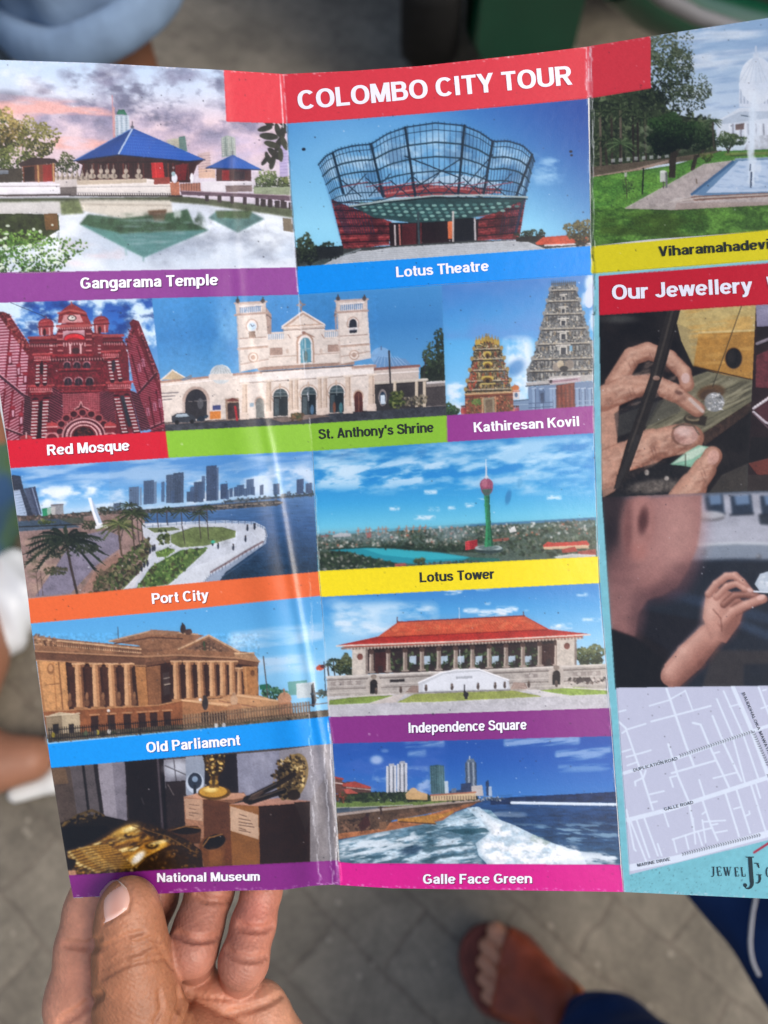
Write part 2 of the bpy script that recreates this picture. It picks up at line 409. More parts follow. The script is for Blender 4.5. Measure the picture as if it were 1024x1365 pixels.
    # small pavilion, deck, bank
    p.tree(918, 462, 52, 30, 230, [(46, 62, 34), (84, 104, 58), (122, 138, 84)], 3, 7); p.tree(985, 470, 30, 26, 90, GREENS, 3, 7)
    p.poly([(738, 424), (858, 424), (858, 466), (738, 464)], (78, 42, 46)); p.poly([(758, 428), (784, 428), (784, 462), (758, 462)], (150, 48, 50)); p.poly([(800, 432), (836, 432), (836, 460), (800, 460)], (56, 40, 52))
    p.poly([(704, 418), (795, 374), (796, 424)], (40, 80, 184)); p.poly([(795, 374), (892, 424), (796, 424)], (54, 98, 206)); p.line([(704, 420), (892, 426)], 4, (30, 38, 90)); p.line([(795, 362), (795, 376)], 3, (110, 110, 120))
    for i in range(12): p.line([(795, 376), (714 + i * 15, 423)], 1, (26, 54, 150), .6)
    p.poly([(688, 466), (862, 464), (866, 498), (690, 502)], (220, 216, 222)); p.poly([(770, 480), (860, 478), (862, 500), (772, 502)], (136, 118, 116))
    p.poly([(866, 486), (1000, 484), (1000, 512), (866, 508)], (150, 162, 132)); p.clouds([(866, 486), (1000, 484), (1000, 512), (866, 508)], (220, 222, 214), 14, 6, .5, .6, .8, 41)
    p.poly([(616, 498), (700, 500), (1000, 516), (1000, 534), (850, 520), (620, 512)], (104, 82, 96)); p.line([(620, 498), (1000, 515)], 3, (168, 146, 156))
    # water with what it mirrors
    wt = [(-160, 522), (245, 516), (620, 518), (1005, 556), (1016, 770), (-160, 790)]
    p.vgrad([(515, (196, 200, 214)), (600, (206, 212, 228)), (700, (196, 206, 226)), (780, (214, 222, 236))], 0, 0, 40, wt)
    p.clouds(wt, (232, 238, 246), 150, 50, .42, .7, .9, 31); p.clouds([(500, 640), (1000, 600), (1010, 765), (500, 770)], (160, 166, 188), 100, 44, .45, .68, .8, 33, 0, 20)
    p.clouds([(190, 650), (440, 690), (440, 760), (190, 770)], (236, 208, 206), 120, 30, .4, .7, .6, 36, 0, 20)
    p.poly([(-160, 524), (270, 522), (640, 518), (1010, 560), (1010, 590), (700, 545), (480, 528), (-160, 540)], (84, 92, 66)); p.poly([(820, 540), (1010, 558), (1010, 592), (880, 570)], (94, 104, 76))
    p.poly([(-160, 540), (208, 534), (208, 575), (-160, 582)], (206, 204, 202)); p.poly([(270, 526), (584, 530), (590, 574), (420, 592), (282, 566)], (214, 208, 196)); p.line([(276, 544), (584, 548)], 3, (160, 150, 136))
    for i in range(40): p.line([(276 + i * 8, 527), (276 + i * 8, 532)], 2.2, (60, 60, 50))
    p.poly([(206, 534), (270, 530), (286, 575), (210, 580)], (120, 132, 92)); p.tex([(206, 530), (290, 530), (290, 580), (206, 580)], .35, 10)
    p.poly([(272, 612), (300, 578), (420, 592), (590, 572), (640, 560), (662, 610), (712, 632), (492, 724), (405, 662)], (72, 104, 76))
    p.poly([(272, 612), (405, 640), (492, 726), (440, 700)], (98, 148, 142)); p.poly([(405, 645), (712, 630), (492, 726)], (92, 142, 140)); p.line([(490, 738), (490, 720)], 4, (110, 150, 150)); p.line([(428, 690), (432, 716)], 5, (150, 186, 190))
    p.clouds([(272, 575), (700, 565), (712, 635), (405, 645)], (52, 74, 50), 18, 26, .45, .6, .8, 37); p.poly([(505, 566), (570, 562), (566, 578), (510, 582)], (110, 82, 60)); p.poly([(520, 580), (566, 576), (560, 600), (526, 606)], (116, 84, 66), .6)
    for x in (600, 612): p.ell(x, 576, 7, 16, (200, 210, 208), .8)
    p.poly([(712, 590), (740, 566), (860, 572), (902, 594), (812, 640)], (96, 134, 132)); p.poly([(735, 566), (862, 566), (850, 592), (742, 590)], (84, 106, 72)); p.tex([(712, 560), (902, 560), (902, 640), (712, 640)], .2, 16)
    p.clouds([(272, 575), (700, 565), (712, 635), (492, 730), (405, 662)], (150, 176, 180), 90, 5, .52, .66, .7, 262); p.blur([(-160, 522), (245, 516), (620, 518), (1005, 556), (1016, 770), (-160, 790)], 3.2, 4); p.poly([(965, 590), (1000, 594), (1002, 640), (968, 634)], (136, 124, 104))
    for i in range(7):
        x = 700 + i * 43; p.poly([(x, 510 + i * 3), (x + 13, 511 + i * 3), (x + 13, 534 + i * 4), (x, 532 + i * 4)], (66, 52, 58))
    for i in range(5): x = 890 + i * 24; p.poly([(x, 525 + i * 3), (x + 17, 526 + i * 3), (x + 17, 553 + i * 2), (x, 551 + i * 2)], (58, 46, 50))
    p.poly([(-160, 580), (70, 575), (200, 580), (204, 630), (120, 680), (-160, 700)], (62, 72, 38)); p.tex([(-160, 575), (204, 575), (204, 700), (-160, 700)], .5, 22); p.poly([(150, 576), (196, 574), (200, 630), (156, 632)], (124, 92, 52))
    p.tree(40, 720, 205, 105, 700, [(40, 66, 26), (62, 104, 40), (96, 140, 58), (128, 168, 80)], 4, 10); p.tree(-80, 720, 110, 110, 300, [(40, 66, 26), (62, 104, 40), (96, 140, 58)], 4, 10)
    for _ in range(55): p.ell(R.uniform(-140, 205), R.uniform(612, 770), R.uniform(3, 9), R.uniform(3, 7), (226, 236, 222), .9)
    # leaves hanging in at the right
    for (x, y, a, L) in [(905, 285, 2.9, 26), (918, 312, .1, 32), (948, 290, 1.3, 24), (965, 300, 1.8, 28), (950, 340, 1.9, 26), (928, 340, .3, 28), (915, 385, 1.2, 22), (930, 400, 1.8, 26), (938, 372, .7, 30), (905, 395, 2.2, 20), (970, 335, 1.2, 26), (920, 270, .2, 16), (958, 375, 1.5, 24), (965, 270, .6, 16)]:
        p.ell(x, y, L, L * .38, [(48, 52, 40), (62, 66, 48), (40, 42, 36)][int(x) % 3], 1, a)
    p.line([(985, 290), (950, 330), (925, 400)], 3, (60, 52, 44))

def art_theatre(Q):
    p = Pic(370, 60, 2.327, Q); p.k = -.07
    p.fill(lambda X, Y: mixc(mixc((150, 214, 250), (62, 124, 216), np.clip((560 - Y) / 420 + 0 * X, 0, 1)), (34, 70, 178), np.clip((X - 520) / 560 + (330 - Y) / 560, 0, 1) ** 1.1))
    b = [(0, 100), (420, 100), (300, 700), (0, 700)]
    p.clouds([(-20, 150), (700, 150), (500, 700), (-20, 700)], (176, 220, 255), 900, 500, .30, .75, .55, 61, 0, 120)
    p.clouds([(740, 330), (900, 330), (900, 440), (740, 440)], (190, 222, 250), 60, 30, .5, .75, .7, 62, 0, 25); p.clouds([(490, 240), (560, 240), (560, 275), (490, 275)], (170, 205, 245), 40, 16, .4, .7, .7, 63, 0, 10)
    # petals of glass and steel
    top = [(127, 372), (150, 345), (190, 324), (240, 312), (290, 308), (340, 276), (400, 255), (490, 242), (575, 250), (630, 272), (668, 300), (715, 298), (760, 312), (790, 340), (797, 362)]
    bowl = top + [(770, 470), (752, 590), (740, 604), (212, 640), (190, 590), (168, 500)]
    p.poly(bowl, (110, 164, 224), .75); p.clouds(bowl, (196, 220, 244), 70, 40, .46, .68, .7, 281); p.clouds(bowl, (60, 100, 160), 60, 50, .5, .7, .5, 282); p.poly([(330, 440), (560, 400), (700, 430), (650, 470), (330, 480)], (206, 220, 236), .7); p.poly([(200, 410), (330, 430), (330, 470), (215, 480)], (170, 196, 224), .6)
    # red louvres below
    p.poly([(166, 478), (220, 500), (352, 548), (346, 618), (206, 640), (190, 575)], (128, 46, 50)); p.poly([(612, 545), (770, 478), (752, 592), (740, 604), (616, 604)], (124, 44, 48))
    for i in range(12):
        y = 488 + i * 12.5; p.line([(170 + i * 3, y), (352, y + 4 - i)], 4, (170, 74, 72) if i % 2 else (40, 16, 24), .9); p.line([(612, y + 6), (768 - i * 2.4, y - 6)], 4, (158, 66, 66) if i % 2 else (38, 16, 24), .9)
    p.poly([(300, 440), (430, 432), (700, 446), (660, 462), (330, 474)], (150, 62, 66)); p.line([(330, 462), (500, 440), (690, 458)], 5, (196, 120, 118))
    for q_ in ([(166, 478), (220, 500), (352, 548), (346, 618), (206, 640), (190, 575)], [(612, 545), (770, 478), (752, 592), (740, 604), (616, 604)]): p.tex(q_, .5, 9, 6); p.clouds(q_, (46, 18, 28), 30, 24, .48, .62, .6, 283)
    def rib(u):   # u along the rim 0..1 -> point, and its foot
        s = np.linspace(0, 1, len(top)); xs = [q[0] for q in top]; ys = [q[1] for q in top]
        x = np.interp(u, s, xs); y = np.interp(u, s, ys); fx = 212 + (740 - 212) * (x - 127) / 670; fy = 600 - 20 * abs(u - .5)
        return (x, y), (fx, fy)
    for i in range(66):
        u = i / 65; a, f = rib(u); e = (a[0] + (f[0] - a[0]) * .56, a[1] + (f[1] - a[1]) * .56)
        if u < .22 or u > .80: e = (a[0] + (f[0] - a[0]) * .97, a[1] + (f[1] - a[1]) * .97)
        p.line([(a[0], a[1] - 6), e], 1.9, (30, 52, 92), .8)
    for t, w in ((0, 5), (.055, 2.5), (.16, 5.5), (.28, 5), (.40, 4.5), (.5, 3), (.58, 4)):
        pts = []
        for i in range(45):
            a, f = rib(i / 44); pts.append((a[0] + (f[0] - a[0]) * t, a[1] + (f[1] - a[1]) * t + 14 * t * math.sin(math.pi * i / 44)))
        p.line(pts, w, (26, 54, 86) if t < .1 else (34, 62, 84), .95)
    for (x, y), e in (((172, 336), (205, 460)), ((290, 308), (328, 470)), ((396, 256), (428, 470)), ((580, 250), (560, 470)), ((668, 300), (640, 460)), ((790, 340), (740, 470))): p.line([(x, y), e], 8, (24, 44, 70))
    for i in range(7):
        a = 200 + i * 75; p.line([(a, 420 - 8 * (i % 2)), (a + 60, 470)], 3.4, (30, 48, 74)); p.line([(a + 75, 400), (a + 10, 470)], 3.4, (40, 58, 84)); p.line([(a, 440), (a + 80, 425)], 2.6, (150, 70, 80))
    p.line([(395, 345), (560, 410)], 4, (28, 48, 74)); p.line([(575, 350), (430, 440)], 4, (28, 48, 74)); p.line([(668, 340), (580, 440)], 3.4, (28, 48, 74))
    # canopy
    p.poly([(228, 498), (300, 484), (470, 470), (772, 474), (760, 482), (680, 520), (560, 545), (420, 552), (300, 536)], (44, 78, 80))
    for i in range(20):
        for j in range(5):
            x = 262 + i * 25 + j * 6; y = 490 + j * 11 + 8 * math.sin(i / 6); 
            if y < 548 - abs(x - 470) * .14 and y > 478 + abs(480 - x) * .05: p.ell(x, y, 8, 4, (150, 196, 186) if (i + j) % 2 else (92, 140, 136), .85)
    p.line([(224, 500), (330, 484), (480, 468), (620, 466), (775, 472)], 5, (176, 190, 190)); p.line([(224, 504), (330, 490), (480, 474), (775, 478)], 3, (30, 40, 48))
    p.poly([(345, 552), (420, 552), (560, 545), (625, 540), (620, 612), (350, 628)], (36, 18, 22)); p.poly([(386, 556), (430, 552), (430, 622), (386, 624)], (84, 28, 32)); p.poly([(545, 540), (615, 536), (615, 606), (545, 616)], (16, 18, 30))
    p.poly([(528, 548), (545, 546), (546, 600), (530, 602)], (226, 120, 70)); p.line([(436, 520), (440, 624)], 7, (60, 76, 84)); p.line([(545, 518), (545, 616)], 6, (196, 190, 186)); p.line([(364, 560), (366, 622)], 5, (206, 196, 196)); p.line([(378, 558), (381, 622)], 5, (196, 120, 110)); p.line([(612, 540), (614, 604)], 6, (200, 196, 196)); p.line([(445, 552), (445, 624)], 3, (120, 40, 40))
    # stairs and ground
    p.poly([(55, 640), (210, 632), (620, 606), (985, 604), (985, 650), (55, 700)], (58, 64, 62)); p.poly([(110, 690), (214, 650), (350, 628), (620, 612), (760, 604), (830, 632), (985, 618), (985, 700)], (180, 184, 190)); p.tex([(110, 690), (214, 650), (760, 600), (985, 630), (985, 700)], .12, 26)
    p.poly([(160, 688), (250, 640), (740, 608), (790, 640)], (192, 196, 202)); 
    for i in range(7): p.line([(240 - i * 12, 646 + i * 7), (760 + i * 6, 612 + i * 5)], 1.4, (146, 150, 158), .7)
    p.line([(62, 690), (170, 664), (258, 634)], 5, (122, 132, 136)); p.poly([(55, 690), (150, 664), (170, 668), (120, 692)], (70, 82, 78))
    p.tree(88, 640, 40, 44, 220, [(28, 34, 30), (44, 54, 40), (70, 84, 58)], 4, 9); p.tree(150, 640, 48, 24, 120, [(26, 32, 28), (48, 58, 44)], 4, 8); p.poly([(118, 628), (205, 622), (205, 652), (130, 664)], (36, 40, 40))
    p.tree(790, 588, 44, 15, 80, [(34, 44, 34), (62, 74, 50)], 3, 7); p.poly([(740, 596), (830, 590), (830, 612), (740, 610)], (46, 44, 40)); p.poly([(800, 614), (824, 596), (900, 590), (966, 594), (970, 616), (804, 620)], (206, 84, 56)); p.line([(830, 622), (970, 616)], 5, (224, 222, 226))
    p.tree(940, 580, 44, 40, 240, [(46, 44, 30), (78, 80, 48), (126, 116, 76)], 3, 8)

def art_park(Q):
    p = Pic(770, 20, 3.331, Q); R = p.r
    p.vgrad([(0, (150, 178, 224)), (200, (176, 198, 232)), (420, (206, 220, 242)), (600, (214, 226, 240))])
    p.clouds([(430, 30), (1700, -60), (1700, 480), (430, 440)], (226, 234, 246), 240, 40, .42, .68, .85, 71, -.1)
    p.clouds([(430, 60), (900, 40), (900, 440), (430, 440)], (140, 164, 214), 160, 24, .5, .72, .5, 73, -.1)
    # capitol-like hall with dome
    p.poly([(1050, 400), (1500, 340), (1500, 640), (1050, 640)], (226, 232, 244)); p.poly([(620, 470), (720, 412), (1000, 404), (1000, 620), (620, 560)], (224, 230, 242)); p.poly([(632, 470), (720, 430), (1000, 424), (1000, 440), (640, 486)], (196, 206, 224))
    p.poly([(718, 330), (1000, 300), (1000, 420), (718, 408)], (222, 228, 242))
    for i in range(9): p.line([(726 + i * 15, 322), (726 + i * 15, 392)], 5, (150, 164, 196), .7)
    p.ell(797, 292, 78, 104, (232, 238, 248)); p.poly([(716, 300), (1000, 292), (1000, 332), (718, 330)], (230, 236, 248)); p.ell(820, 270, 44, 84, (206, 216, 236), .5, 0, .4); p.poly([(781, 170), (803, 170), (806, 200), (778, 200)], (216, 224, 240)); p.line([(792, 140), (792, 176)], 8, (206, 216, 236))
    for i in range(6): p.line([(792 + (i - 3) * 4, 196), (792 + (i - 3) * 25, 300)], 2.5, (176, 190, 218), .6)
    for i in range(6): p.line([(676 + i * 34, 486), (678 + i * 34, 540)], 9, (238, 242, 250)); p.line([(690 + i * 34, 486), (692 + i * 34, 540)], 7, (160, 160, 176))
    p.poly([(702, 486), (740, 480), (740, 508), (702, 512)], (130, 110, 104)); p.line([(728, 446), (768, 452)], 5, (96, 112, 130)); p.line([(760, 440), (766, 600)], 3, (196, 206, 224))
    p.poly([(760, 540), (1000, 520), (1000, 600), (740, 600)], (206, 210, 220)); p.tex([(760, 540), (1000, 520), (1000, 600), (740, 600)], .16, 26)
    # trees
    p.poly([(50, 350), (330, 320), (420, 440), (600, 470), (620, 610), (400, 640), (50, 720)], (58, 70, 46))
    p.leaves([(50, 330), (330, 310), (480, 420), (600, 470), (610, 590), (400, 620), (50, 700)], 900, 6, 16, [(36, 46, 32), (52, 66, 42), (76, 92, 60), (104, 118, 84), (44, 54, 38)], .4)
    p.tree(390, 230, 110, 190, 800, [(30, 40, 28), (52, 66, 42), (78, 92, 62), (110, 120, 92)], 5, 12); p.tree(500, 360, 90, 60, 190, [(40, 52, 34), (66, 80, 52), (96, 108, 80)], 4, 9); p.tree(470, 210, 60, 120, 130, [(50, 62, 44), (90, 104, 76)], 4, 9); p.tree(560, 330, 34, 60, 60, [(50, 62, 44), (84, 98, 70)], 4, 8)
    for x, y, h in ((100, 430, 270), (150, 430, 260), (190, 420, 270), (245, 430, 240), (266, 450, 220), (300, 460, 210), (126, 560, 150), (360, 500, 150)):
        p.line([(x, y), (x + 4, y + h)], 10, [(66, 58, 48), (112, 100, 86), (52, 44, 38)][x % 3])
        for i in range(9): t = i / 8 * 3.14; p.line([(x, y), (x + 36 * math.cos(t), y - 26 * math.sin(t)), (x + 62 * math.cos(t), y + 26)], 5, [(60, 76, 48), (86, 100, 66), (40, 52, 34)][i % 3], .9)
    p.palm(190, 570, (194, 700), 70, 13, ((62, 84, 50), (104, 128, 84)), 4, (60, 52, 44), 9)
    p.poly([(50, 676), (380, 640), (640, 600), (640, 626), (400, 660), (50, 720)], (104, 92, 76)); p.line([(70, 720), (250, 690), (400, 650)], 12, (172, 146, 130))
    for i in range(9): x = 150 + i * 34; p.poly([(x, 640 - i * 3), (x + 16, 638 - i * 3), (x + 16, 654 - i * 3), (x, 656 - i * 3)], (196, 198, 200), .7)
    p.poly([(50, 722), (420, 668), (640, 604), (1000, 590), (1700, 560), (1700, 900), (50, 1035)], (88, 140, 58))
    p.poly([(50, 860), (900, 820), (1700, 780), (1700, 1100), (50, 1100)], (74, 112, 46))
    p.clouds([(50, 715), (1000, 590), (1700, 560), (1700, 1060), (50, 1060)], (120, 172, 70), 60, 30, .45, .62, .7, 75); p.tex([(50, 715), (1000, 590), (1700, 560), (1700, 1060), (50, 1060)], .32, 7, 5); p.clouds([(100, 870), (600, 860), (500, 1020), (70, 1030)], (74, 96, 34), 120, 40, .4, .6, .7, 77, 0, 20)
    p.line([(660, 618), (1000, 610)], 14, (120, 140, 72)); p.line([(680, 626), (760, 622)], 6, (70, 90, 50))
    # clipped round trees
    p.poly([(412, 600), (440, 600), (434, 722), (404, 722)], (58, 50, 40)); p.line([(424, 640), (470, 580)], 14, (58, 50, 40)); p.poly([(520, 620), (538, 622), (518, 692), (500, 688)], (66, 58, 46)); p.line([(528, 634), (560, 600)], 9, (60, 52, 44))
    p.leaves([(280, 500), (420, 430), (590, 450), (600, 480), (590, 600), (300, 620)], 90, 8, 18, [(92, 108, 78), (120, 132, 104)], .5, .6); p.tree(435, 528, 134, 80, 1700, [(14, 26, 16), (22, 40, 20), (34, 56, 28), (58, 86, 44)], 5, 11); p.tree(560, 545, 55, 60, 300, [(26, 40, 24), (40, 60, 34), (66, 88, 52)], 4, 9)
    p.palm(602, 470, (606, 590), 40, 11, ((56, 76, 48), (90, 108, 74)), 4, (80, 72, 60), 7)
    p.line([(690, 560), (668, 610)], 8, (60, 52, 44)); p.line([(650, 570), (668, 605)], 6, (60, 52, 44)); p.tree(680, 556, 66, 32, 300, [(40, 56, 36), (62, 82, 50), (96, 114, 72)], 4, 8); p.tree(575, 630, 26, 20, 60, GREENS, 4, 7)
    # path, pool, fountain
    p.poly([(204, 860), (420, 742), (560, 662), (700, 644), (900, 640), (900, 830), (430, 866)], (190, 178, 172)); p.tex([(204, 860), (420, 742), (560, 662), (700, 644), (900, 640), (900, 830), (430, 866)], .12, 18); p.poly([(1000, 830), (1700, 770), (1700, 800), (430, 866), (440, 834)], (182, 164, 156))
    p.poly([(500, 796), (690, 650), (712, 640), (1700, 600), (1700, 760), (900, 786), (600, 806)], (112, 142, 188)); p.poly([(570, 790), (716, 648), (1700, 610), (1700, 745), (860, 784)], (200, 214, 240))
    p.clouds([(570, 790), (716, 648), (1700, 610), (1700, 745), (860, 784)], (156, 178, 220), 60, 12, .5, .64, .8, 79, .1); p.line([(690, 652), (508, 796)], 12, (72, 106, 160)); p.line([(700, 640), (1000, 628)], 6, (150, 168, 196))
    p.poly([(400, 834), (520, 804), (900, 786), (1700, 750), (1700, 776), (860, 806), (520, 826)], (142, 112, 98)); p.line([(410, 832), (540, 812), (900, 794), (1600, 760)], 6, (202, 186, 174))
    for i in range(60):
        t = R.uniform(0, 1); y = 330 + 420 * t; p.ell(782 + R.normal() * (5 + 16 * math.sin(t * 3)), y, R.uniform(4, 12), R.uniform(10, 28), (232, 240, 252), .5, 0, .5)
    p.line([(776, 420), (770, 740)], 22, (226, 236, 250), .8, 6); p.line([(772, 700), (770, 764)], 8, (72, 84, 120)); p.line([(768, 664), (766, 690)], 5, (70, 84, 120))
    # bin, posts, sapling
    p.poly([(366, 700), (396, 694), (396, 740), (366, 742)], (206, 206, 200)); p.poly([(390, 696), (400, 698), (400, 768), (390, 768)], (120, 122, 120)); p.line([(382, 742), (382, 768)], 6, (90, 84, 78)); p.ell(380, 696, 14, 6, (226, 226, 222))
    p.line([(293, 682), (288, 794)], 7, (40, 46, 36)); p.line([(212, 698), (220, 812)], 4, (84, 74, 56)); p.tree(222, 760, 26, 34, 70, [(50, 74, 40), (84, 106, 62)], 2, 6); p.poly([(208, 700), (220, 698), (220, 718), (208, 720)], (186, 190, 176)); p.line([(528, 730), (530, 748)], 5, (120, 104, 88))
    p.poly([(400, 834), (440, 812), (500, 808), (520, 826)], (214, 206, 200), .6)

def art_mosque(Q):
    p = Pic(0, 380, 4.267, Q); R = p.r
    p.vgrad([(60, (30, 66, 176)), (200, (46, 100, 210)), (420, (96, 150, 226))])
    p.clouds([(-120, 60), (920, 60), (920, 520), (-120, 420)], (214, 232, 250), 110, 80, .44, .62, .95, 81); p.clouds([(-120, 60), (920, 60), (920, 300), (-120, 300)], (16, 40, 140), 90, 60, .56, .72, .8, 84)
    p.line([(60, 100), (320, 205)], 3, (30, 36, 70))
    def stripes(pts, horiz, n, a, c1=(226, 176, 186), c2=(126, 26, 44), k=0.0, w=4):
        p.poly(pts, c2); q = np.array(pts); x0, y0 = q.min(0); x1, y1 = q.max(0); sub = Pic(0, 380, 4.267, [(x / 4.267, y / 4.267 + 380) for x, y in pts])
        cb, cm = p.clip; b, m = sub.clip
        if m is None: return
        for i in range(n):
            t = (i + .5) / n
            yy = y0 + (y1 - y0) * t if horiz else y0 - abs(k) * (x1 - x0) + (y1 - y0 + 2 * abs(k) * (x1 - x0)) * t
            sub.line([(x0, yy), (x1, yy + k * (x1 - x0))], w, c1, a)
    # side wings, seen steeply
    stripes([(-120, 190), (10, 160), (60, 175), (170, 350), (180, 440), (150, 900), (-120, 900)], False, 46, .85, (226, 188, 200), (140, 50, 72), -.06, 8)
    stripes([(-20, 640), (40, 560), (160, 660), (150, 880), (40, 890)], False, 30, .85, (216, 168, 180), (120, 34, 52), -.55, 6)
    p.poly([(-120, 150), (20, 152), (50, 165), (180, 355), (180, 430), (60, 270), (0, 180), (-120, 240)], (112, 34, 42)); p.leaves([(0, 160), (50, 165), (185, 370), (185, 430), (60, 270)], 120, 4, 9, [(150, 60, 62), (84, 20, 30), (186, 104, 100)])
    for x0, y0, x1, y1, w in ((60, 260, 30, 560, 12), (120, 340, 95, 600, 11), (165, 420, 150, 640, 9), (75, 600, 40, 860, 12), (130, 660, 110, 870, 10), (30, 590, 0, 860, 10)): p.line([(x0, y0), (x1, y1)], w, (120, 28, 44))
    p.line([(-120, 440), (-10, 510), (160, 650)], 13, (70, 34, 50)); p.line([(-120, 424), (-10, 496), (160, 634)], 5, (206, 150, 160)); p.line([(20, 815), (130, 855)], 10, (70, 34, 44)); p.line([(20, 806), (130, 846)], 4, (214, 170, 176))
    for x, y in ((58, 420), (108, 485), (145, 530), (76, 725), (122, 765), (-40, 400)): p.poly([(x - 14, y - 20), (x + 10, y - 26), (x + 12, y + 30), (x - 12, y + 36)], (110, 30, 46)); p.poly([(x - 7, y - 10), (x + 6, y - 14), (x + 6, y + 22), (x - 6, y + 26)], (206, 160, 176)); p.ell(x - 2, y - 28, 14, 10, (150, 40, 54)); p.line([(x - 18, y + 36), (x + 16, y + 30)], 6, (74, 18, 30))
    stripes([(720, 330), (760, 200), (800, 230), (920, 540), (945, 830), (860, 830), (760, 560)], False, 60, .55, (196, 128, 142), (120, 26, 46), .32, 5)
    p.poly([(736, 215), (756, 194), (790, 205), (905, 500), (920, 640), (780, 300), (762, 280)], (104, 26, 40)); p.leaves([(740, 215), (770, 260), (750, 330), (710, 400), (705, 350)], 60, 4, 9, [(150, 60, 66), (84, 20, 30)]); p.leaves([(770, 220), (800, 240), (920, 560), (905, 560)], 110, 3, 8, [(150, 60, 66), (74, 18, 30), (180, 100, 104)])
    p.line([(792, 612), (890, 505)], 12, (60, 20, 36)); p.line([(790, 602), (886, 496)], 4, (190, 130, 140)); p.line([(860, 815), (940, 780)], 9, (60, 20, 36)); p.line([(858, 806), (938, 772)], 4, (200, 150, 156))
    for x0, y0, x1, y1 in ((750, 400, 800, 590), (780, 350, 850, 560), (815, 320, 880, 520), (850, 640, 880, 800), (890, 600, 920, 780)): p.line([(x0, y0), (x1, y1)], 9, (88, 16, 34))
    for x, y in ((790, 470), (812, 440), (840, 720), (878, 690), (908, 670)): p.poly([(x - 8, y - 20), (x + 8, y - 22), (x + 14, y + 24), (x - 2, y + 28)], (186, 120, 140)); p.line([(x - 2, y - 14), (x + 6, y + 22)], 5, (110, 40, 64))
    # front: flanks, centre
    p.poly([(168, 300), (320, 280), (350, 220), (500, 215), (530, 270), (690, 290), (730, 400), (740, 600), (800, 840), (150, 890), (160, 560)], (112, 30, 42))
    stripes([(270, 560), (360, 600), (362, 720), (330, 850), (270, 860)], False, 26, .7, (176, 104, 116), (70, 18, 34), .55, 4); stripes([(560, 610), (650, 600), (660, 800), (610, 800), (570, 730)], False, 24, .7, (176, 104, 116), (70, 18, 34), -.55, 4); stripes([(140, 620), (175, 640), (180, 860), (130, 860)], False, 22, .7, (150, 100, 110), (50, 18, 30), .4, 4); stripes([(740, 600), (790, 620), (860, 820), (800, 830)], False, 24, .7, (160, 100, 112), (60, 16, 30), .4, 4)
    # domes
    p.poly([(330, 215), (335, 160), (370, 130), (408, 104), (452, 128), (486, 150), (505, 190), (520, 230)], (150, 48, 50)); p.line([(330, 160), (400, 142), (490, 160)], 9, (186, 90, 84)); p.line([(335, 175), (400, 156), (495, 178)], 5, (90, 24, 32)); p.line([(406, 96), (406, 116)], 7, (170, 80, 76))
    p.poly([(350, 215), (365, 172), (455, 168), (475, 212)], (206, 146, 148)); p.ell(410, 188, 26, 17, (60, 40, 44)); p.ell(410, 188, 20, 12, (226, 222, 214)); p.line([(410, 188), (420, 182)], 3, (40, 36, 40)); p.line([(410, 188), (408, 180)], 3, (40, 36, 40))
    for cx, cy in ((262, 222), (576, 208)):
        p.ell(cx, cy, 44, 32, (146, 44, 48)); p.poly([(cx - 44, cy), (cx + 44, cy), (cx + 40, cy + 60), (cx - 38, cy + 66)], (154, 62, 66)); p.line([(cx, cy - 44), (cx, cy - 26)], 5, (150, 70, 70)); p.ell(cx - 8, cy + 48, 9, 22, (50, 16, 26)); p.line([(cx - 46, cy + 18), (cx + 46, cy + 12)], 7, (96, 24, 36)); p.line([(cx - 26, cy + 24), (cx - 24, cy + 64)], 8, (206, 150, 150)); p.line([(cx + 20, cy + 24), (cx + 22, cy + 62)], 8, (206, 150, 150)); p.line([(cx - 30, cy - 12), (cx + 20, cy - 20)], 4, (190, 96, 92))
    # cornices and arches
    for y0, x0, x1, c, w in ((300, 165, 330, (158, 70, 70), 16), (318, 165, 330, (80, 20, 32), 8), (340, 180, 320, (60, 22, 32), 14), (290, 530, 700, (158, 70, 70), 16), (308, 530, 700, (80, 20, 32), 8), (330, 540, 700, (60, 22, 32), 14), (234, 325, 520, (170, 80, 78), 15), (250, 330, 520, (80, 22, 34), 6), (400, 300, 560, (150, 40, 48), 12), (418, 270, 600, (90, 26, 36), 8), (480, 330, 570, (156, 52, 60), 8), (492, 350, 560, (70, 18, 30), 7), (575, 325, 600, (166, 62, 66), 9), (590, 325, 590, (120, 34, 44), 9), (605, 340, 570, (150, 50, 58), 8), (616, 345, 560, (60, 16, 28), 6)): p.line([(x0, y0), (x1, y0 - (x1 - x0) * .02)], w, c)
    for x in range(280, 600, 16): p.ell(x, 430 - (x - 280) * .02, 6, 8, (60, 18, 30)); p.ell(x + 7, 426 - (x - 280) * .02, 5, 7, (206, 150, 150), .8)
    for x in range(330, 520, 13): p.ell(x, 248 - (x - 330) * .02, 5, 6, (214, 160, 156), .8)
    for x in range(170, 330, 14): p.ell(x, 345, 5, 9, (196, 130, 132), .8)
    for x in range(540, 700, 14): p.ell(x, 335, 5, 9, (196, 130, 132), .8)
    p.poly([(358, 262), (482, 256), (484, 320), (360, 324)], (190, 150, 160)); p.ell(424, 306, 62, 32, (70, 16, 28)); p.ell(424, 306, 58, 29, (214, 42, 52)); p.ell(424, 316, 44, 17, (150, 36, 44)); p.poly([(358, 314), (486, 308), (486, 340), (360, 344)], (110, 36, 46)); 
    for x in range(364, 486, 15): p.line([(x, 330), (x, 348)], 6, (216, 176, 176)); 
    p.poly([(380, 345), (480, 340), (480, 384), (382, 388)], (120, 46, 54)); p.ell(432, 374, 22, 18, (66, 34, 40))
    for x in (400, 460): p.line([(x, 340), (x, 388)], 10, (226, 180, 182)); 
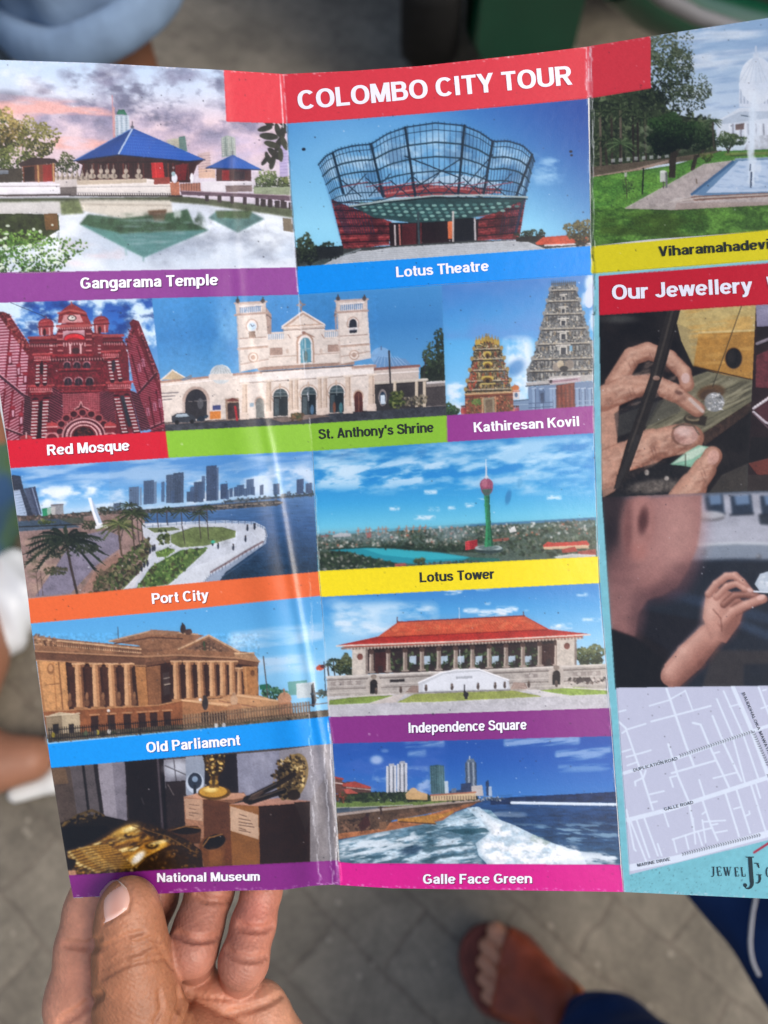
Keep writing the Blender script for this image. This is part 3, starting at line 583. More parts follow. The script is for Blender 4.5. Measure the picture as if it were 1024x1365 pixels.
    for x in (310, 545): p.poly([(x - 8, 290), (x + 40, 286), (x + 40, 400), (x - 8, 404)], (120, 36, 48)) if x > 400 else None
    for x in (342, 506):
        for i in range(9): p.line([(x - 14, 262 + i * 16), (x + 14, 261 + i * 16)], 8, (196, 112, 112) if i % 2 else (110, 26, 40))
    for x in (292, 566):
        for i in range(6): p.line([(x - 6, 335 + i * 10), (x + 6, 335 + i * 10)], 6, (226, 190, 190) if i % 2 else (140, 44, 54))
    for x in (382, 438, 494): p.ell(x, 452, 23, 20, (176, 116, 124)); p.ell(x, 456, 18, 17, (40, 34, 48)); p.poly([(x - 20, 456), (x + 20, 456), (x + 20, 474), (x - 20, 474)], (48, 36, 48)); p.line([(x, 440), (x, 472)], 3, (120, 70, 84))
    for x in (388, 448, 510): p.ell(x, 544, 25, 22, (186, 130, 136)); p.ell(x, 548, 20, 20, (36, 30, 44)); p.poly([(x - 22, 548), (x + 22, 546), (x + 22, 570), (x - 22, 572)], (44, 32, 44)); p.line([(x, 530), (x, 568)], 3, (110, 60, 76))
    p.tex([(270, 400), (600, 390), (610, 600), (270, 620)], .45, 9)
    # balconies
    for x0, x1, y in ((195, 290, 395), (585, 675, 380), (170, 300, 575), (615, 750, 555)):
        p.poly([(x0, y), (x1, y - 5), (x1 - 10, y + 55), (x0 + 12, y + 60)], (136, 36, 46)); p.line([(x0 - 8, y), (x1 + 8, y - 6)], 10, (174, 72, 74)); p.line([(x0, y + 34), (x1, y + 30)], 5, (206, 140, 140)); p.line([(x0 + 6, y + 56), (x1 - 6, y + 50)], 8, (84, 20, 32))
        for x in range(x0 + 4, x1, 12): p.ell(x, y + 18, 4, 9, (206, 140, 142), .8)
    p.tex([(165, 380), (310, 380), (310, 640), (165, 640)], .3, 8); p.tex([(580, 370), (760, 370), (760, 620), (580, 620)], .3, 8)
    for xa, ya, xb, yb, w in ((216, 450, 214, 565, 20), (258, 450, 256, 562, 20), (622, 430, 640, 545, 20), (664, 425, 686, 540, 20), (202, 660, 190, 880, 36), (262, 655, 248, 875, 36), (664, 640, 712, 845, 32), (722, 635, 780, 840, 32)):
        n = int((yb - ya) / 9)
        p.line([(xa, ya), (xb, yb)], w + 6, (50, 14, 26))
        for i in range(n): t = i / n; x = xa + (xb - xa) * t; y = ya + (yb - ya) * t; p.line([(x - w * .42, y), (x + w * .42, y - 1.5)], 6.2, (244, 214, 214) if i % 2 else (164, 40, 54), 1)
    p.ell(238, 470, 10, 40, (40, 16, 26)); p.poly([(226, 660), (244, 655), (236, 870), (212, 876)], (34, 14, 22)); p.poly([(684, 630), (706, 628), (748, 800), (730, 810)], (40, 46, 62)); p.ell(646, 460, 10, 36, (46, 40, 54))
    # lattice and the great arch
    p.poly([(356, 620), (566, 608), (572, 720), (360, 730)], (112, 26, 40))
    for i in range(21): p.line([(360 + i * 10, 618), (362 + i * 10, 730)], 3, (200, 120, 126), .8)
    for i in range(11): p.line([(358, 625 + i * 10), (570, 614 + i * 10)], 3, (200, 120, 126), .8)
    p.poly([(395, 735), (430, 700), (450, 690), (461, 662), (474, 690), (505, 705), (540, 735), (600, 800), (330, 810)], (86, 22, 34)); p.line([(395, 735), (430, 702), (450, 692), (461, 664), (474, 692), (505, 707), (545, 738)], 6, (216, 160, 160)); p.leaves([(420, 735), (461, 690), (520, 735), (560, 790), (370, 790)], 60, 5, 10, [(190, 120, 122), (130, 40, 52), (60, 12, 24)])
    for i in range(9): t = math.pi * (i / 8); p.ell(470 - 130 * math.cos(t), 830 - 105 * math.sin(t), 26, 24, (170, 84, 88)); p.ell(470 - 130 * math.cos(t), 832 - 105 * math.sin(t), 19, 17, (60, 16, 28))
    for r, c in ((125, (206, 150, 152)), (116, (80, 20, 34)), (104, (196, 132, 138)), (90, (110, 36, 48)), (80, (230, 180, 180)), (72, (120, 44, 50)), (62, (44, 18, 24))): p.ell(478, 862, r, r * .86, c)
    p.leaves([(430, 860), (450, 815), (510, 815), (530, 860)], 40, 4, 8, [(120, 60, 50), (60, 30, 30), (90, 40, 40)])
    for t in np.linspace(.1, 3.04, 24): p.ell(478 - 97 * math.cos(t), 862 - 84 * math.sin(t), 4, 4, (240, 206, 206))
    for x in (296, 628): p.ell(x, 800, 34, 20, (176, 60, 64)); p.poly([(x - 6, 800), (x, 764), (x + 6, 800)], (190, 70, 70)); p.line([(x - 30, 808), (x + 30, 806)], 7, (220, 160, 160)); p.ell(x, 866, 40, 30, (206, 140, 142)); p.ell(x, 872, 30, 26, (110, 30, 42)); p.poly([(x - 28, 815), (x + 28, 812), (x + 28, 838), (x - 28, 842)], (126, 34, 46))
    p.ell(150, 872, 34, 20, (170, 50, 56)); p.line([(150, 840), (150, 870)], 7, (214, 180, 180))
    p.poly([(840, 838), (960, 800), (960, 860), (840, 880)], (96, 26, 42))

def art_shrine(Q):
    p = Pic(200, 370, 2.4976, Q); R = p.r; p.k = -.06
    p.vgrad([(40, (72, 142, 224)), (200, (62, 126, 210)), (340, (92, 152, 222)), (430, (120, 176, 230))], -.06)
    p.clouds([(200, 60), (330, 60), (330, 330), (200, 330)], (130, 182, 236), 60, 80, .4, .7, .6, 91, 0, 30)
    W1, W2, W3, DK = (226, 214, 204), (204, 186, 172), (240, 232, 226), (44, 44, 54)
    # road
    p.poly([(36, 440), (760, 400), (990, 380), (990, 440), (45, 500)], (120, 108, 104)); p.poly([(45, 490), (500, 462), (900, 430), (1000, 428), (1000, 480), (45, 530)], (64, 66, 76)); p.tex([(45, 480), (1000, 425), (1000, 480), (45, 530)], .3, 14); p.poly([(400, 470), (560, 452), (600, 462), (440, 482)], (130, 112, 104))
    # trees right
    p.poly([(900, 300), (985, 270), (985, 420), (900, 420)], (40, 52, 38)); p.tree(950, 290, 48, 62, 240, [(28, 38, 30), (44, 58, 40), (70, 88, 58)], 4, 9); p.tree(970, 220, 22, 50, 90, [(30, 42, 32), (50, 66, 46)], 4, 9)
    p.poly([(915, 350), (990, 344), (990, 425), (915, 432)], (150, 140, 134)); p.poly([(920, 366), (990, 360), (990, 425), (920, 428)], (76, 70, 70)); p.line([(912, 352), (990, 346)], 8, (214, 208, 206)); p.line([(918, 260), (912, 345)], 4, (60, 54, 50))
    # right annex with glass dome
    p.ell(770, 262, 34, 30, (132, 168, 224)); p.poly([(738, 300), (760, 262), (850, 270), (880, 300)], (110, 146, 206)); 
    for i in range(8): p.line([(746 + i * 17, 300), (766 + i * 8, 262)], 1.6, (190, 210, 240), .7)
    p.line([(770, 230), (770, 240)], 4, (90, 110, 160)); p.poly([(735, 304), (895, 292), (895, 345), (740, 352)], (204, 190, 180)); p.line([(735, 306), (896, 294)], 9, (146, 100, 88)); p.line([(740, 322), (895, 312)], 4, (236, 228, 222)); p.poly([(745, 350), (920, 338), (920, 430), (750, 444)], (62, 58, 58)); p.line([(742, 352), (922, 340)], 9, (214, 204, 190))
    for x in (815, 888, 914): p.poly([(x - 5, 346), (x + 5, 345), (x + 5, 430), (x - 5, 432)], (214, 198, 176))
    p.ell(775, 400, 14, 28, (150, 140, 136)); p.ell(775, 402, 10, 22, (40, 60, 90)); p.poly([(768, 392), (782, 391), (784, 420), (768, 421)], (214, 226, 240))
    p.leaves([(800, 385), (840, 380), (850, 425), (800, 430)], 60, 4, 8, GREENS); p.leaves([(850, 400), (920, 390), (920, 425), (850, 430)], 70, 3, 7, [(120, 110, 90), (60, 60, 50), (160, 150, 130)])
    # left annex
    p.poly([(34, 345), (290, 318), (300, 470), (48, 482)], W1); p.line([(34, 348), (290, 322)], 8, (178, 142, 124)); p.line([(36, 360), (290, 334)], 3, (244, 236, 232)); p.poly([(36, 340), (75, 308), (126, 338)], (206, 184, 150)); p.line([(36, 342), (75, 309), (126, 338)], 4, (236, 224, 206)); p.poly([(100, 340), (140, 322), (140, 336), (110, 344)], (120, 130, 150))
    p.ell(236, 322, 36, 32, (206, 212, 214)); p.poly([(196, 322), (276, 318), (276, 340), (196, 342)], W1)
    for i in range(7): p.line([(236 + (i - 3) * 3, 292), (236 + (i - 3) * 11, 320)], 1.6, (150, 160, 170), .8)
    for y in (386, 397, 408): p.line([(38, y), (94 - (y - 386), y - 3)], 4, (110, 104, 108), .8)
    p.ell(154, 414, 46, 52, (190, 168, 156)); p.ell(154, 416, 36, 44, DK); p.poly([(108, 414), (200, 408), (200, 470), (110, 474)], (206, 188, 178)); p.poly([(118, 414), (190, 410), (190, 470), (118, 472)], (50, 48, 54)); p.ell(168, 420, 10, 18, (120, 120, 126), .6)
    p.poly([(200, 446), (236, 444), (236, 470), (200, 472)], (226, 140, 60)); p.poly([(208, 426), (236, 424), (236, 440), (208, 442)], (70, 70, 140)); p.line([(160, 474), (190, 462)], 9, (40, 60, 84)); p.ell(172, 470, 12, 9, (30, 40, 60))
    p.poly([(72, 462), (90, 452), (124, 450), (150, 462), (154, 480), (74, 484)], (56, 60, 72)); p.poly([(90, 455), (122, 453), (132, 463), (84, 465)], (170, 184, 200)); p.ell(90, 482, 7, 7, (20, 20, 24)); p.ell(140, 480, 7, 7, (20, 20, 24))
    p.poly([(250, 404), (300, 400), (304, 472), (254, 475)], (176, 150, 130)); p.poly([(250, 412), (276, 400), (304, 412)], (130, 66, 60)); p.poly([(258, 418), (298, 416), (298, 470), (260, 472)], (74, 60, 60)); p.line([(284, 430), (290, 474)], 7, (190, 40, 50))
    # lower storey
    p.poly([(290, 318), (745, 288), (750, 440), (660, 448), (300, 472)], W1); p.poly([(300, 335), (745, 305), (745, 320), (300, 352)], W3)
    p.line([(290, 322), (370, 316)], 9, (180, 150, 136)); p.line([(365, 304), (675, 284)], 13, (176, 146, 130)); p.line([(365, 296), (675, 277)], 5, (222, 206, 194)); p.line([(675, 300), (750, 294)], 9, (180, 150, 136)); p.line([(368, 314), (676, 294)], 4, (110, 90, 84)); p.line([(300, 352), (745, 324)], 3, (170, 152, 142)); p.poly([(372, 318), (672, 298), (672, 312), (372, 332)], (236, 228, 222))
    for x, y0, y1, w in ((316, 352, 470, 16), (396, 342, 466, 16), (470, 338, 462, 12), (488, 337, 460, 12), (566, 332, 456, 12), (584, 331, 454, 12), (660, 326, 450, 18), (738, 322, 442, 18)):
        p.poly([(x - w / 2, y0), (x + w / 2, y0 - 1), (x + w / 2 + 3, y1), (x - w / 2 - 3, y1)], (216, 196, 178)); p.line([(x + w / 4, y0 + 6), (x + w / 4 + 2, y1 - 8)], 3, (176, 152, 136)); p.line([(x - w * .8, y0 + 2), (x + w * .8, y0)], 6, (236, 222, 208)); p.poly([(x - w * .85, y1 - 20), (x + w * .85, y1 - 21), (x + w * .9, y1 + 2), (x - w * .9, y1 + 3)], (226, 208, 194))
    for x, y, r, yb in ((435, 394, 26, 462), (529, 388, 26, 458), (622, 382, 26, 450)):
        p.ell(x, y, r + 6, r + 6, (196, 168, 150)); p.ell(x, y, r + 2, r + 2, (238, 228, 220)); p.ell(x, y, r - 2, r - 2, (70, 88, 96)); p.poly([(x - r + 2, y), (x + r - 2, y - 2), (x + r - 2, yb - 2), (x - r + 2, yb)], (34, 44, 52)); p.line([(x, y - r), (x, y + 10)], 2, (150, 160, 166)); p.line([(x - r, y + 2), (x + r, y)], 3, (140, 150, 150)); p.poly([(x - r + 5, y + 10), (x - 6, y + 9), (x - 6, yb - 4), (x - r + 5, yb - 3)], (70, 84, 92)); p.line([(x - r + 6, y - 10), (x + r - 6, y - 12)], 2, (130, 140, 150)); p.line([(x - 2, y - r - 12), (x - 2, y - r)], 6, (206, 180, 160))
    p.ell(540, 440, 6, 16, (90, 120, 160)); p.ell(614, 432, 5, 18, (130, 80, 60)); p.ell(636, 434, 6, 18, (70, 120, 130))
    p.ell(366, 416, 18, 20, (206, 180, 164)); p.ell(366, 418, 14, 17, (140, 140, 134)); p.poly([(352, 418), (380, 416), (382, 466), (354, 468)], (140, 142, 138)); p.ell(694, 396, 18, 22, (206, 176, 156)); p.ell(694, 398, 14, 19, (96, 52, 44)); p.poly([(680, 398), (708, 396), (710, 446), (682, 448)], (84, 44, 40)); p.line([(695, 384), (696, 446)], 2, (150, 100, 80))
    p.poly([(332, 418), (346, 417), (346, 430), (332, 431)], (150, 170, 190))
    # centre upper storey
    p.poly([(372, 200), (446, 190), (446, 165), (510, 116), (582, 158), (582, 186), (640, 186), (670, 200), (672, 280), (374, 298)], W1)
    p.poly([(440, 162), (510, 112), (582, 154), (582, 164), (442, 172)], (196, 166, 146)); p.poly([(462, 160), (510, 124), (562, 154)], (228, 214, 202)); p.line([(440, 168), (582, 160)], 6, (230, 216, 204)); p.line([(440, 163), (509, 113), (581, 156)], 5, (236, 224, 214)); p.line([(443, 176), (582, 168)], 3, (150, 126, 114))
    p.line([(500, 78), (504, 112)], 5, (166, 140, 124)); p.line([(490, 92), (516, 90)], 5, (166, 140, 124)); p.ell(502, 91, 8, 8, (170, 146, 130)); p.ell(502, 91, 4, 4, (110, 150, 210))
    p.ell(517, 220, 30, 34, (184, 150, 130)); p.ell(517, 222, 24, 30, (236, 226, 220)); p.poly([(487, 222), (547, 218), (549, 284), (489, 288)], (190, 160, 142)); p.poly([(494, 222), (541, 219), (542, 284), (495, 287)], (238, 228, 222)); p.ell(518, 222, 18, 22, (90, 150, 176)); p.poly([(500, 222), (536, 220), (537, 282), (502, 285)], (96, 154, 180)); p.line([(516, 205), (520, 280)], 5, (176, 200, 206)); p.line([(506, 240), (532, 236)], 3, (150, 180, 190)); p.ell(519, 262, 7, 18, (110, 120, 110), .7); p.line([(490, 200), (517, 184), (546, 198)], 4, (170, 136, 118)); p.ell(512, 184, 6, 5, (150, 110, 96))
    for x0, x1, y in ((400, 442, 235), (592, 634, 224)): p.poly([(x0, y), (x1, y - 2), (x1, y + 24), (x0, y + 26)], (178, 150, 136)); p.line([(x0, y + 26), (x1, y + 24)], 2.5, (240, 230, 224))
    for x0, x1, y in ((388, 446, 208), (582, 638, 200)):
        p.poly([(x0, y - 22), (x1, y - 25), (x1, y), (x0, y + 3)], (150, 168, 196)); p.line([(x0, y - 22), (x1, y - 25)], 6, (222, 206, 192)); p.line([(x0, y + 2), (x1, y - 1)], 6, (222, 206, 192))
        for i in range(8): p.line([(x0 + 5 + i * 7, y - 20), (x0 + 5 + i * 7, y)], 3.4, (236, 226, 218))
    for x in (378, 646): p.poly([(x - 10, 184 - (x > 500) * 8), (x + 12, 183 - (x > 500) * 8), (x + 13, 296 - (x > 500) * 14), (x - 10, 298 - (x > 500) * 14)], (214, 192, 176)); p.line([(x - 13, 186 - (x > 500) * 8), (x + 15, 184 - (x > 500) * 8)], 7, (190, 164, 148)); p.ell(x, 174 - (x > 500) * 10, 7, 9, (120, 100, 92)); p.line([(x - 12, 240), (x + 13, 238)], 5, (190, 160, 146))
    for x in (464, 576): p.line([(x - 4, 190), (x + 4, 202)], 3, (160, 120, 100), .7); p.ell(x - 6, 245, 5, 8, (206, 186, 172))
    p.line([(374, 266), (490, 260)], 3, (190, 166, 150)); p.line([(548, 256), (672, 248)], 3, (190, 166, 150))
    # towers
    for x0, x1, y0, sd in ((288, 384, 80, 404), (622, 722, 72, 614)):
        yb = 316 - (x0 > 500) * 26
        if sd > x1: p.poly([(x1, y0 + 16), (sd, y0 + 42), (sd, 188), (x1, 190)], (176, 152, 140)); p.line([(x1, y0 + 40), (sd, y0 + 56)], 4, (120, 100, 96))
        else: p.poly([(x0, y0 + 16), (sd, y0 + 44), (sd + 4, 176), (x0, 180)], (170, 146, 136)); p.line([(x0, y0 + 36), (sd, y0 + 56)], 4, (120, 100, 96))
        p.poly([(x0, y0 + 10), (x1, y0 + 4), (x1 + 14, yb - 22), (x0 + 14, yb - 2)], W1)
        p.poly([(x0 - 4, y0 + 4), (x1 + 2, y0 - 2), (x1 + 2, y0 + 42), (x0, y0 + 48)], (214, 196, 184)); p.poly([(x0 + 12, y0 + 20), (x1 - 14, y0 + 14), (x1 - 14, y0 + 32), (x0 + 12, y0 + 38)], (92, 128, 186))
        for i in range(11): p.line([(x0 + 16 + i * 6.6, y0 + 18), (x0 + 16 + i * 6.6, y0 + 38)], 3, (234, 226, 222))
        p.line([(x0 - 6, y0 + 6), (x1 + 4, y0)], 6, (196, 172, 158)); p.line([(x0 - 4, y0 + 45), (x1 + 4, y0 + 38)], 7, (190, 164, 150)); p.line([(x0 + 10, y0 + 16), (x1 - 10, y0 + 11)], 4, (240, 232, 226))
        for x in (x0 + 4, x1 - 8): p.ell(x, y0 - 2, 7, 8, (96, 84, 80)); p.line([(x, y0 - 14), (x, y0)], 4, (80, 72, 70))
        xm = (x0 + x1) / 2 + 4; ym = y0 + 82
        p.ell(xm, ym, 21, 24, (196, 168, 152)); p.ell(xm, ym, 17, 20, (236, 226, 220)); p.poly([(xm - 15, ym), (xm + 15, ym - 2), (xm + 16, ym + 38), (xm - 14, ym + 40)], (232, 222, 214))
        if x0 < 500: p.ell(xm, ym + 1, 15, 15, (226, 232, 240)); p.ell(xm, ym + 1, 12, 12, (196, 216, 240)); p.line([(xm - 4, ym - 6), (xm, ym + 1), (xm + 7, ym - 3)], 2, (60, 60, 80)); p.poly([(xm - 11, ym + 18), (xm + 11, ym + 16), (xm + 12, ym + 38), (xm - 10, ym + 40)], (150, 124, 108))
        else: p.ell(xm, ym, 13, 16, (40, 44, 60)); p.poly([(xm - 13, ym), (xm + 13, ym - 1), (xm + 13, ym + 30), (xm - 12, ym + 31)], (40, 44, 60)); p.line([(xm - 12, ym + 18), (xm + 13, ym + 16)], 9, (226, 222, 222)); p.line([(xm - 10, ym + 22), (xm + 12, ym + 21)], 3, (90, 90, 110))
        p.line([(x0 + 2, y0 + 124), (x1 + 2, y0 + 118)], 3, (176, 150, 138)); p.line([(x0 + 6, y0 + 158), (x1 + 6, y0 + 150)], 8, (196, 170, 154)); p.line([(x0 + 6, y0 + 152), (x1 + 6, y0 + 144)], 3, (240, 232, 226)); p.ell(xm + 4, y0 + 186, 17, 17, (196, 168, 150)); p.ell(xm + 4, y0 + 186, 13, 13, (232, 220, 210)); p.ell(xm + 4, y0 + 186, 8, 8, (190, 160, 142)); p.line([(x0 + 12, yb - 26), (x1 + 10, yb - 44)], 4, (196, 172, 158))
        p.poly([(x0, y0 + 50), (x0 + 7, y0 + 50), (x0 + 16, yb), (x0 + 9, yb)], (206, 188, 176), .7)
    p.tex([(30, 60), (760, 60), (760, 480), (30, 480)], .07, 10)
    p.line([(796, 245), (802, 380)], 6, (56, 52, 54)); p.leaves([(470, 455), (512, 450), (512, 474), (470, 478)], 40, 3, 8, [(90, 70, 50), (60, 70, 40), (120, 90, 60)]); p.leaves([(812, 382), (838, 380), (838, 436), (812, 438)], 40, 3, 8, GREENS)
def art_kovil(Q):
    p = Pic(580, 360, 4.452, Q); R = p.r
    p.vgrad([(20, (70, 112, 208)), (250, (72, 140, 228)), (480, (96, 172, 244)), (800, (140, 198, 248))], -.12)
    p.clouds([(30, 30), (960, 10), (960, 420), (30, 420)], (110, 140, 224), 260, 200, .35, .7, .6, 101)
    p.clouds([(380, 380), (600, 380), (620, 800), (430, 800)], (234, 242, 252), 120, 110, .34, .56, .97, 103, 0, 40); p.clouds([(60, 660), (200, 660), (200, 860), (60, 860)], (226, 238, 252), 110, 60, .36, .56, .95, 105, 0, 16)
    p.clouds([(880, 20), (990, 20), (990, 420), (850, 300)], (214, 226, 250), 80, 90, .42, .6, .95, 107); p.ell(480, 580, 60, 40, (60, 116, 206), .7, -.7, .5); p.ell(920, 80, 30, 50, (226, 236, 252), .9, 0, .5)
    def gopuram(pts, tiers, cols, mid, n, dark):
        p.poly(pts, cols[0]); q = np.array(pts); lo = q.min(0); hi = q.max(0)
        p.leaves(pts, n, 3.5, 9, cols, .62, .95); p.leaves(pts, n // 3, 2.5, 5, [(226, 214, 190), (24, 26, 30)], .8, .85)
        for (y, xa, xb) in tiers:
            p.line([(xa, y), (xb, y - (xb - xa) * .03)], 8, (206, 196, 176), .7); p.line([(xa, y + 9), (xb, y + 9 - (xb - xa) * .03)], 8, dark, .85)
            m = int((xb - xa) / 22)
            for i in range(m): x = xa + (i + .5) * (xb - xa) / m; p.ell(x, y + 30 - (x - xa) * .03, 6, 14, cols[R.integers(len(cols))], .9); p.line([(x + 11, y + 14), (x + 11, y + 44)], 5, dark, .7)
            p.ell(xa - 3, y - 4, 10, 14, cols[1]); p.ell(xb + 3, y - 8, 10, 14, cols[1])
    # right tower, grey and white
    pts = [(688, 96), (835, 84), (850, 150), (880, 260), (915, 380), (945, 480), (960, 640), (550, 664), (545, 600), (590, 500), (620, 380), (650, 250), (672, 160)]
    GR = [(112, 116, 118), (150, 150, 146), (84, 88, 96), (182, 180, 170), (60, 64, 72), (136, 122, 100)]
    gopuram(pts, [(120, 686, 838), (185, 668, 856), (262, 650, 878), (350, 632, 902), (440, 606, 926), (530, 582, 948), (600, 556, 960)], GR, 765, 1500, (44, 46, 56))
    for y, w in ((165, 12), (240, 15), (312, 18), (392, 20), (476, 24)): p.poly([(762 - w, y - w), (762 + w, y - w - 2), (762 + w, y + w), (762 - w, y + w + 2)], (204, 200, 190)); p.poly([(762 - w * .6, y - w * .6), (762 + w * .6, y - w * .6), (762 + w * .6, y + w), (762 - w * .6, y + w)], (40, 46, 64)); p.line([(762 - w * 1.7, y - w - 4), (762 + w * 1.7, y - w - 8)], 6, (222, 216, 204))
    p.poly([(800, 450), (815, 448), (815, 480), (800, 482)], (120, 170, 210)); 
    for i in range(13): p.ell(694 + i * 11.5, 84 - i * .6, 5, 10, (90, 92, 96)); p.line([(694 + i * 11.5, 64), (694 + i * 11.5, 80)], 3, (70, 74, 84))
    p.ell(720, 575, 22, 26, (150, 140, 130)); p.ell(745, 560, 20, 24, (190, 176, 150)); p.ell(800, 560, 24, 28, (140, 130, 120)); p.ell(765, 585, 26, 16, (48, 48, 56))
    p.poly([(540, 668), (680, 655), (680, 632), (960, 618), (960, 655), (870, 662), (700, 684), (545, 690)], (182, 178, 174)); p.line([(540, 690), (680, 678)], 7, (70, 76, 96))
    p.poly([(552, 694), (690, 682), (960, 655), (960, 830), (555, 845)], (112, 132, 176)); p.poly([(676, 652), (862, 634), (864, 662), (680, 676)], (190, 170, 178)); p.line([(700, 664), (845, 648)], 7, (130, 84, 100), .7); p.ell(688, 662, 10, 11, (60, 50, 60)); p.line([(676, 650), (864, 632)], 6, (226, 222, 220))
    p.poly([(718, 684), (828, 668), (832, 820), (722, 828)], (126, 56, 40))
    for i in range(9): p.line([(724 + i * 12.5, 684), (728 + i * 12.5, 824)], 4, (158, 80, 54) if i % 2 else (92, 36, 30))
    for i in range(7): p.line([(720, 700 + i * 18), (830, 690 + i * 18)], 2, (80, 34, 30), .7)
    for x in (586, 632, 690, 708, 846, 880, 920): p.poly([(x - 9, 700), (x + 9, 697), (x + 11, 830), (x - 7, 832)], (140, 160, 200)); p.line([(x + 9, 700), (x + 11, 830)], 4, (66, 80, 122)); p.line([(x - 12, 704), (x + 12, 700)], 6, (176, 190, 216))
    for y in (780, 806): p.line([(555, y + 12), (700, y + 4)], 5, (76, 92, 136)); p.line([(840, y - 2), (960, y - 8)], 5, (150, 166, 200))
    p.poly([(616, 716), (652, 712), (654, 790), (620, 794)], (86, 104, 150)); p.poly([(626, 730), (646, 728), (648, 790), (628, 792)], (58, 72, 112))
    p.poly([(460, 775), (555, 768), (555, 840), (460, 846)], (120, 140, 180)); p.line([(460, 778), (556, 768)], 6, (70, 86, 120)); p.line([(465, 800), (552, 796)], 4, (160, 176, 206))
    # left tower, ochre and rust
    pts = [(240, 432), (290, 412), (312, 400), (345, 412), (378, 428), (400, 500), (425, 590), (448, 680), (462, 730), (180, 748), (190, 690), (210, 600), (228, 500)]
    OC = [(132, 112, 72), (170, 144, 84), (92, 84, 66), (150, 78, 54), (70, 88, 84), (196, 176, 120), (56, 54, 46)]
    gopuram(pts, [(470, 234, 392), (530, 222, 408), (596, 208, 428), (660, 194, 444), (712, 184, 456)], OC, 310, 900, (50, 46, 40))
    for x in (246, 262, 282, 300, 318, 338, 358, 374): p.ell(x, 432 - 26 * (1 - abs(x - 310) / 70), 9, 20, (196, 164, 70)); p.line([(x, 400 - 26 * (1 - abs(x - 310) / 70)), (x, 424)], 4, (160, 130, 60))
    p.line([(308, 378), (308, 410)], 5, (150, 120, 60))
    for y, w in ((505, 18), (565, 24), (650, 32)): p.ell(312, y - 8, w + 6, 15, (206, 180, 84)); p.ell(312, y + 4, w - 4, 16, (120, 90, 50)); p.ell(312, y + 10, w * .4, 12, (50, 40, 36)); p.line([(312 - w * 1.3, y + 26), (312 + w * 1.3, y + 24)], 7, (200, 180, 100))
    p.leaves([(205, 620), (250, 540), (240, 700), (190, 720)], 50, 4, 9, [(186, 92, 66), (160, 70, 60)]); p.leaves([(370, 540), (400, 520), (440, 690), (400, 700)], 50, 4, 9, [(176, 96, 70), (96, 110, 120)])
    p.poly([(178, 738), (465, 722), (465, 850), (180, 862)], (142, 84, 62)); p.line([(178, 738), (466, 724)], 10, (206, 170, 126)); p.line([(180, 756), (466, 742)], 6, (90, 52, 42)); p.leaves([(180, 760), (460, 745), (462, 850), (182, 860)], 220, 4, 10, [(168, 84, 60), (120, 84, 60), (90, 60, 50), (186, 140, 100), (80, 92, 60)])
    p.poly([(286, 760), (352, 752), (356, 850), (292, 856)], (150, 140, 116)); p.poly([(300, 772), (340, 768), (342, 850), (304, 854)], (120, 104, 84)); p.leaves([(215, 770), (270, 765), (275, 800), (220, 805)], 40, 4, 9, [(80, 110, 60), (110, 140, 70)]); p.line([(284, 760), (282, 856)], 7, (196, 160, 120)); p.line([(358, 752), (362, 850)], 7, (196, 150, 110))
    p.ell(478, 700, 22, 18, (206, 120, 64)); p.poly([(462, 716), (500, 712), (500, 765), (464, 768)], (212, 208, 206)); p.ell(482, 742, 10, 14, (90, 110, 150)); p.line([(474, 676), (474, 690)], 4, (190, 120, 70)); p.line([(460, 722), (502, 718)], 6, (190, 110, 80))
    p.tree(96, 838, 40, 44, 260, [(30, 48, 36), (46, 70, 46), (74, 100, 62)], 5, 11)
    for x, c in ((170, (176, 74, 66)), (160, (196, 90, 80)), (180, (150, 56, 56)), (484, (190, 90, 100)), (470, (206, 120, 110)), (494, (150, 70, 96))): p.ell(x, 836, 7, 22, c); p.ell(x, 810, 5, 6, (96, 60, 50))

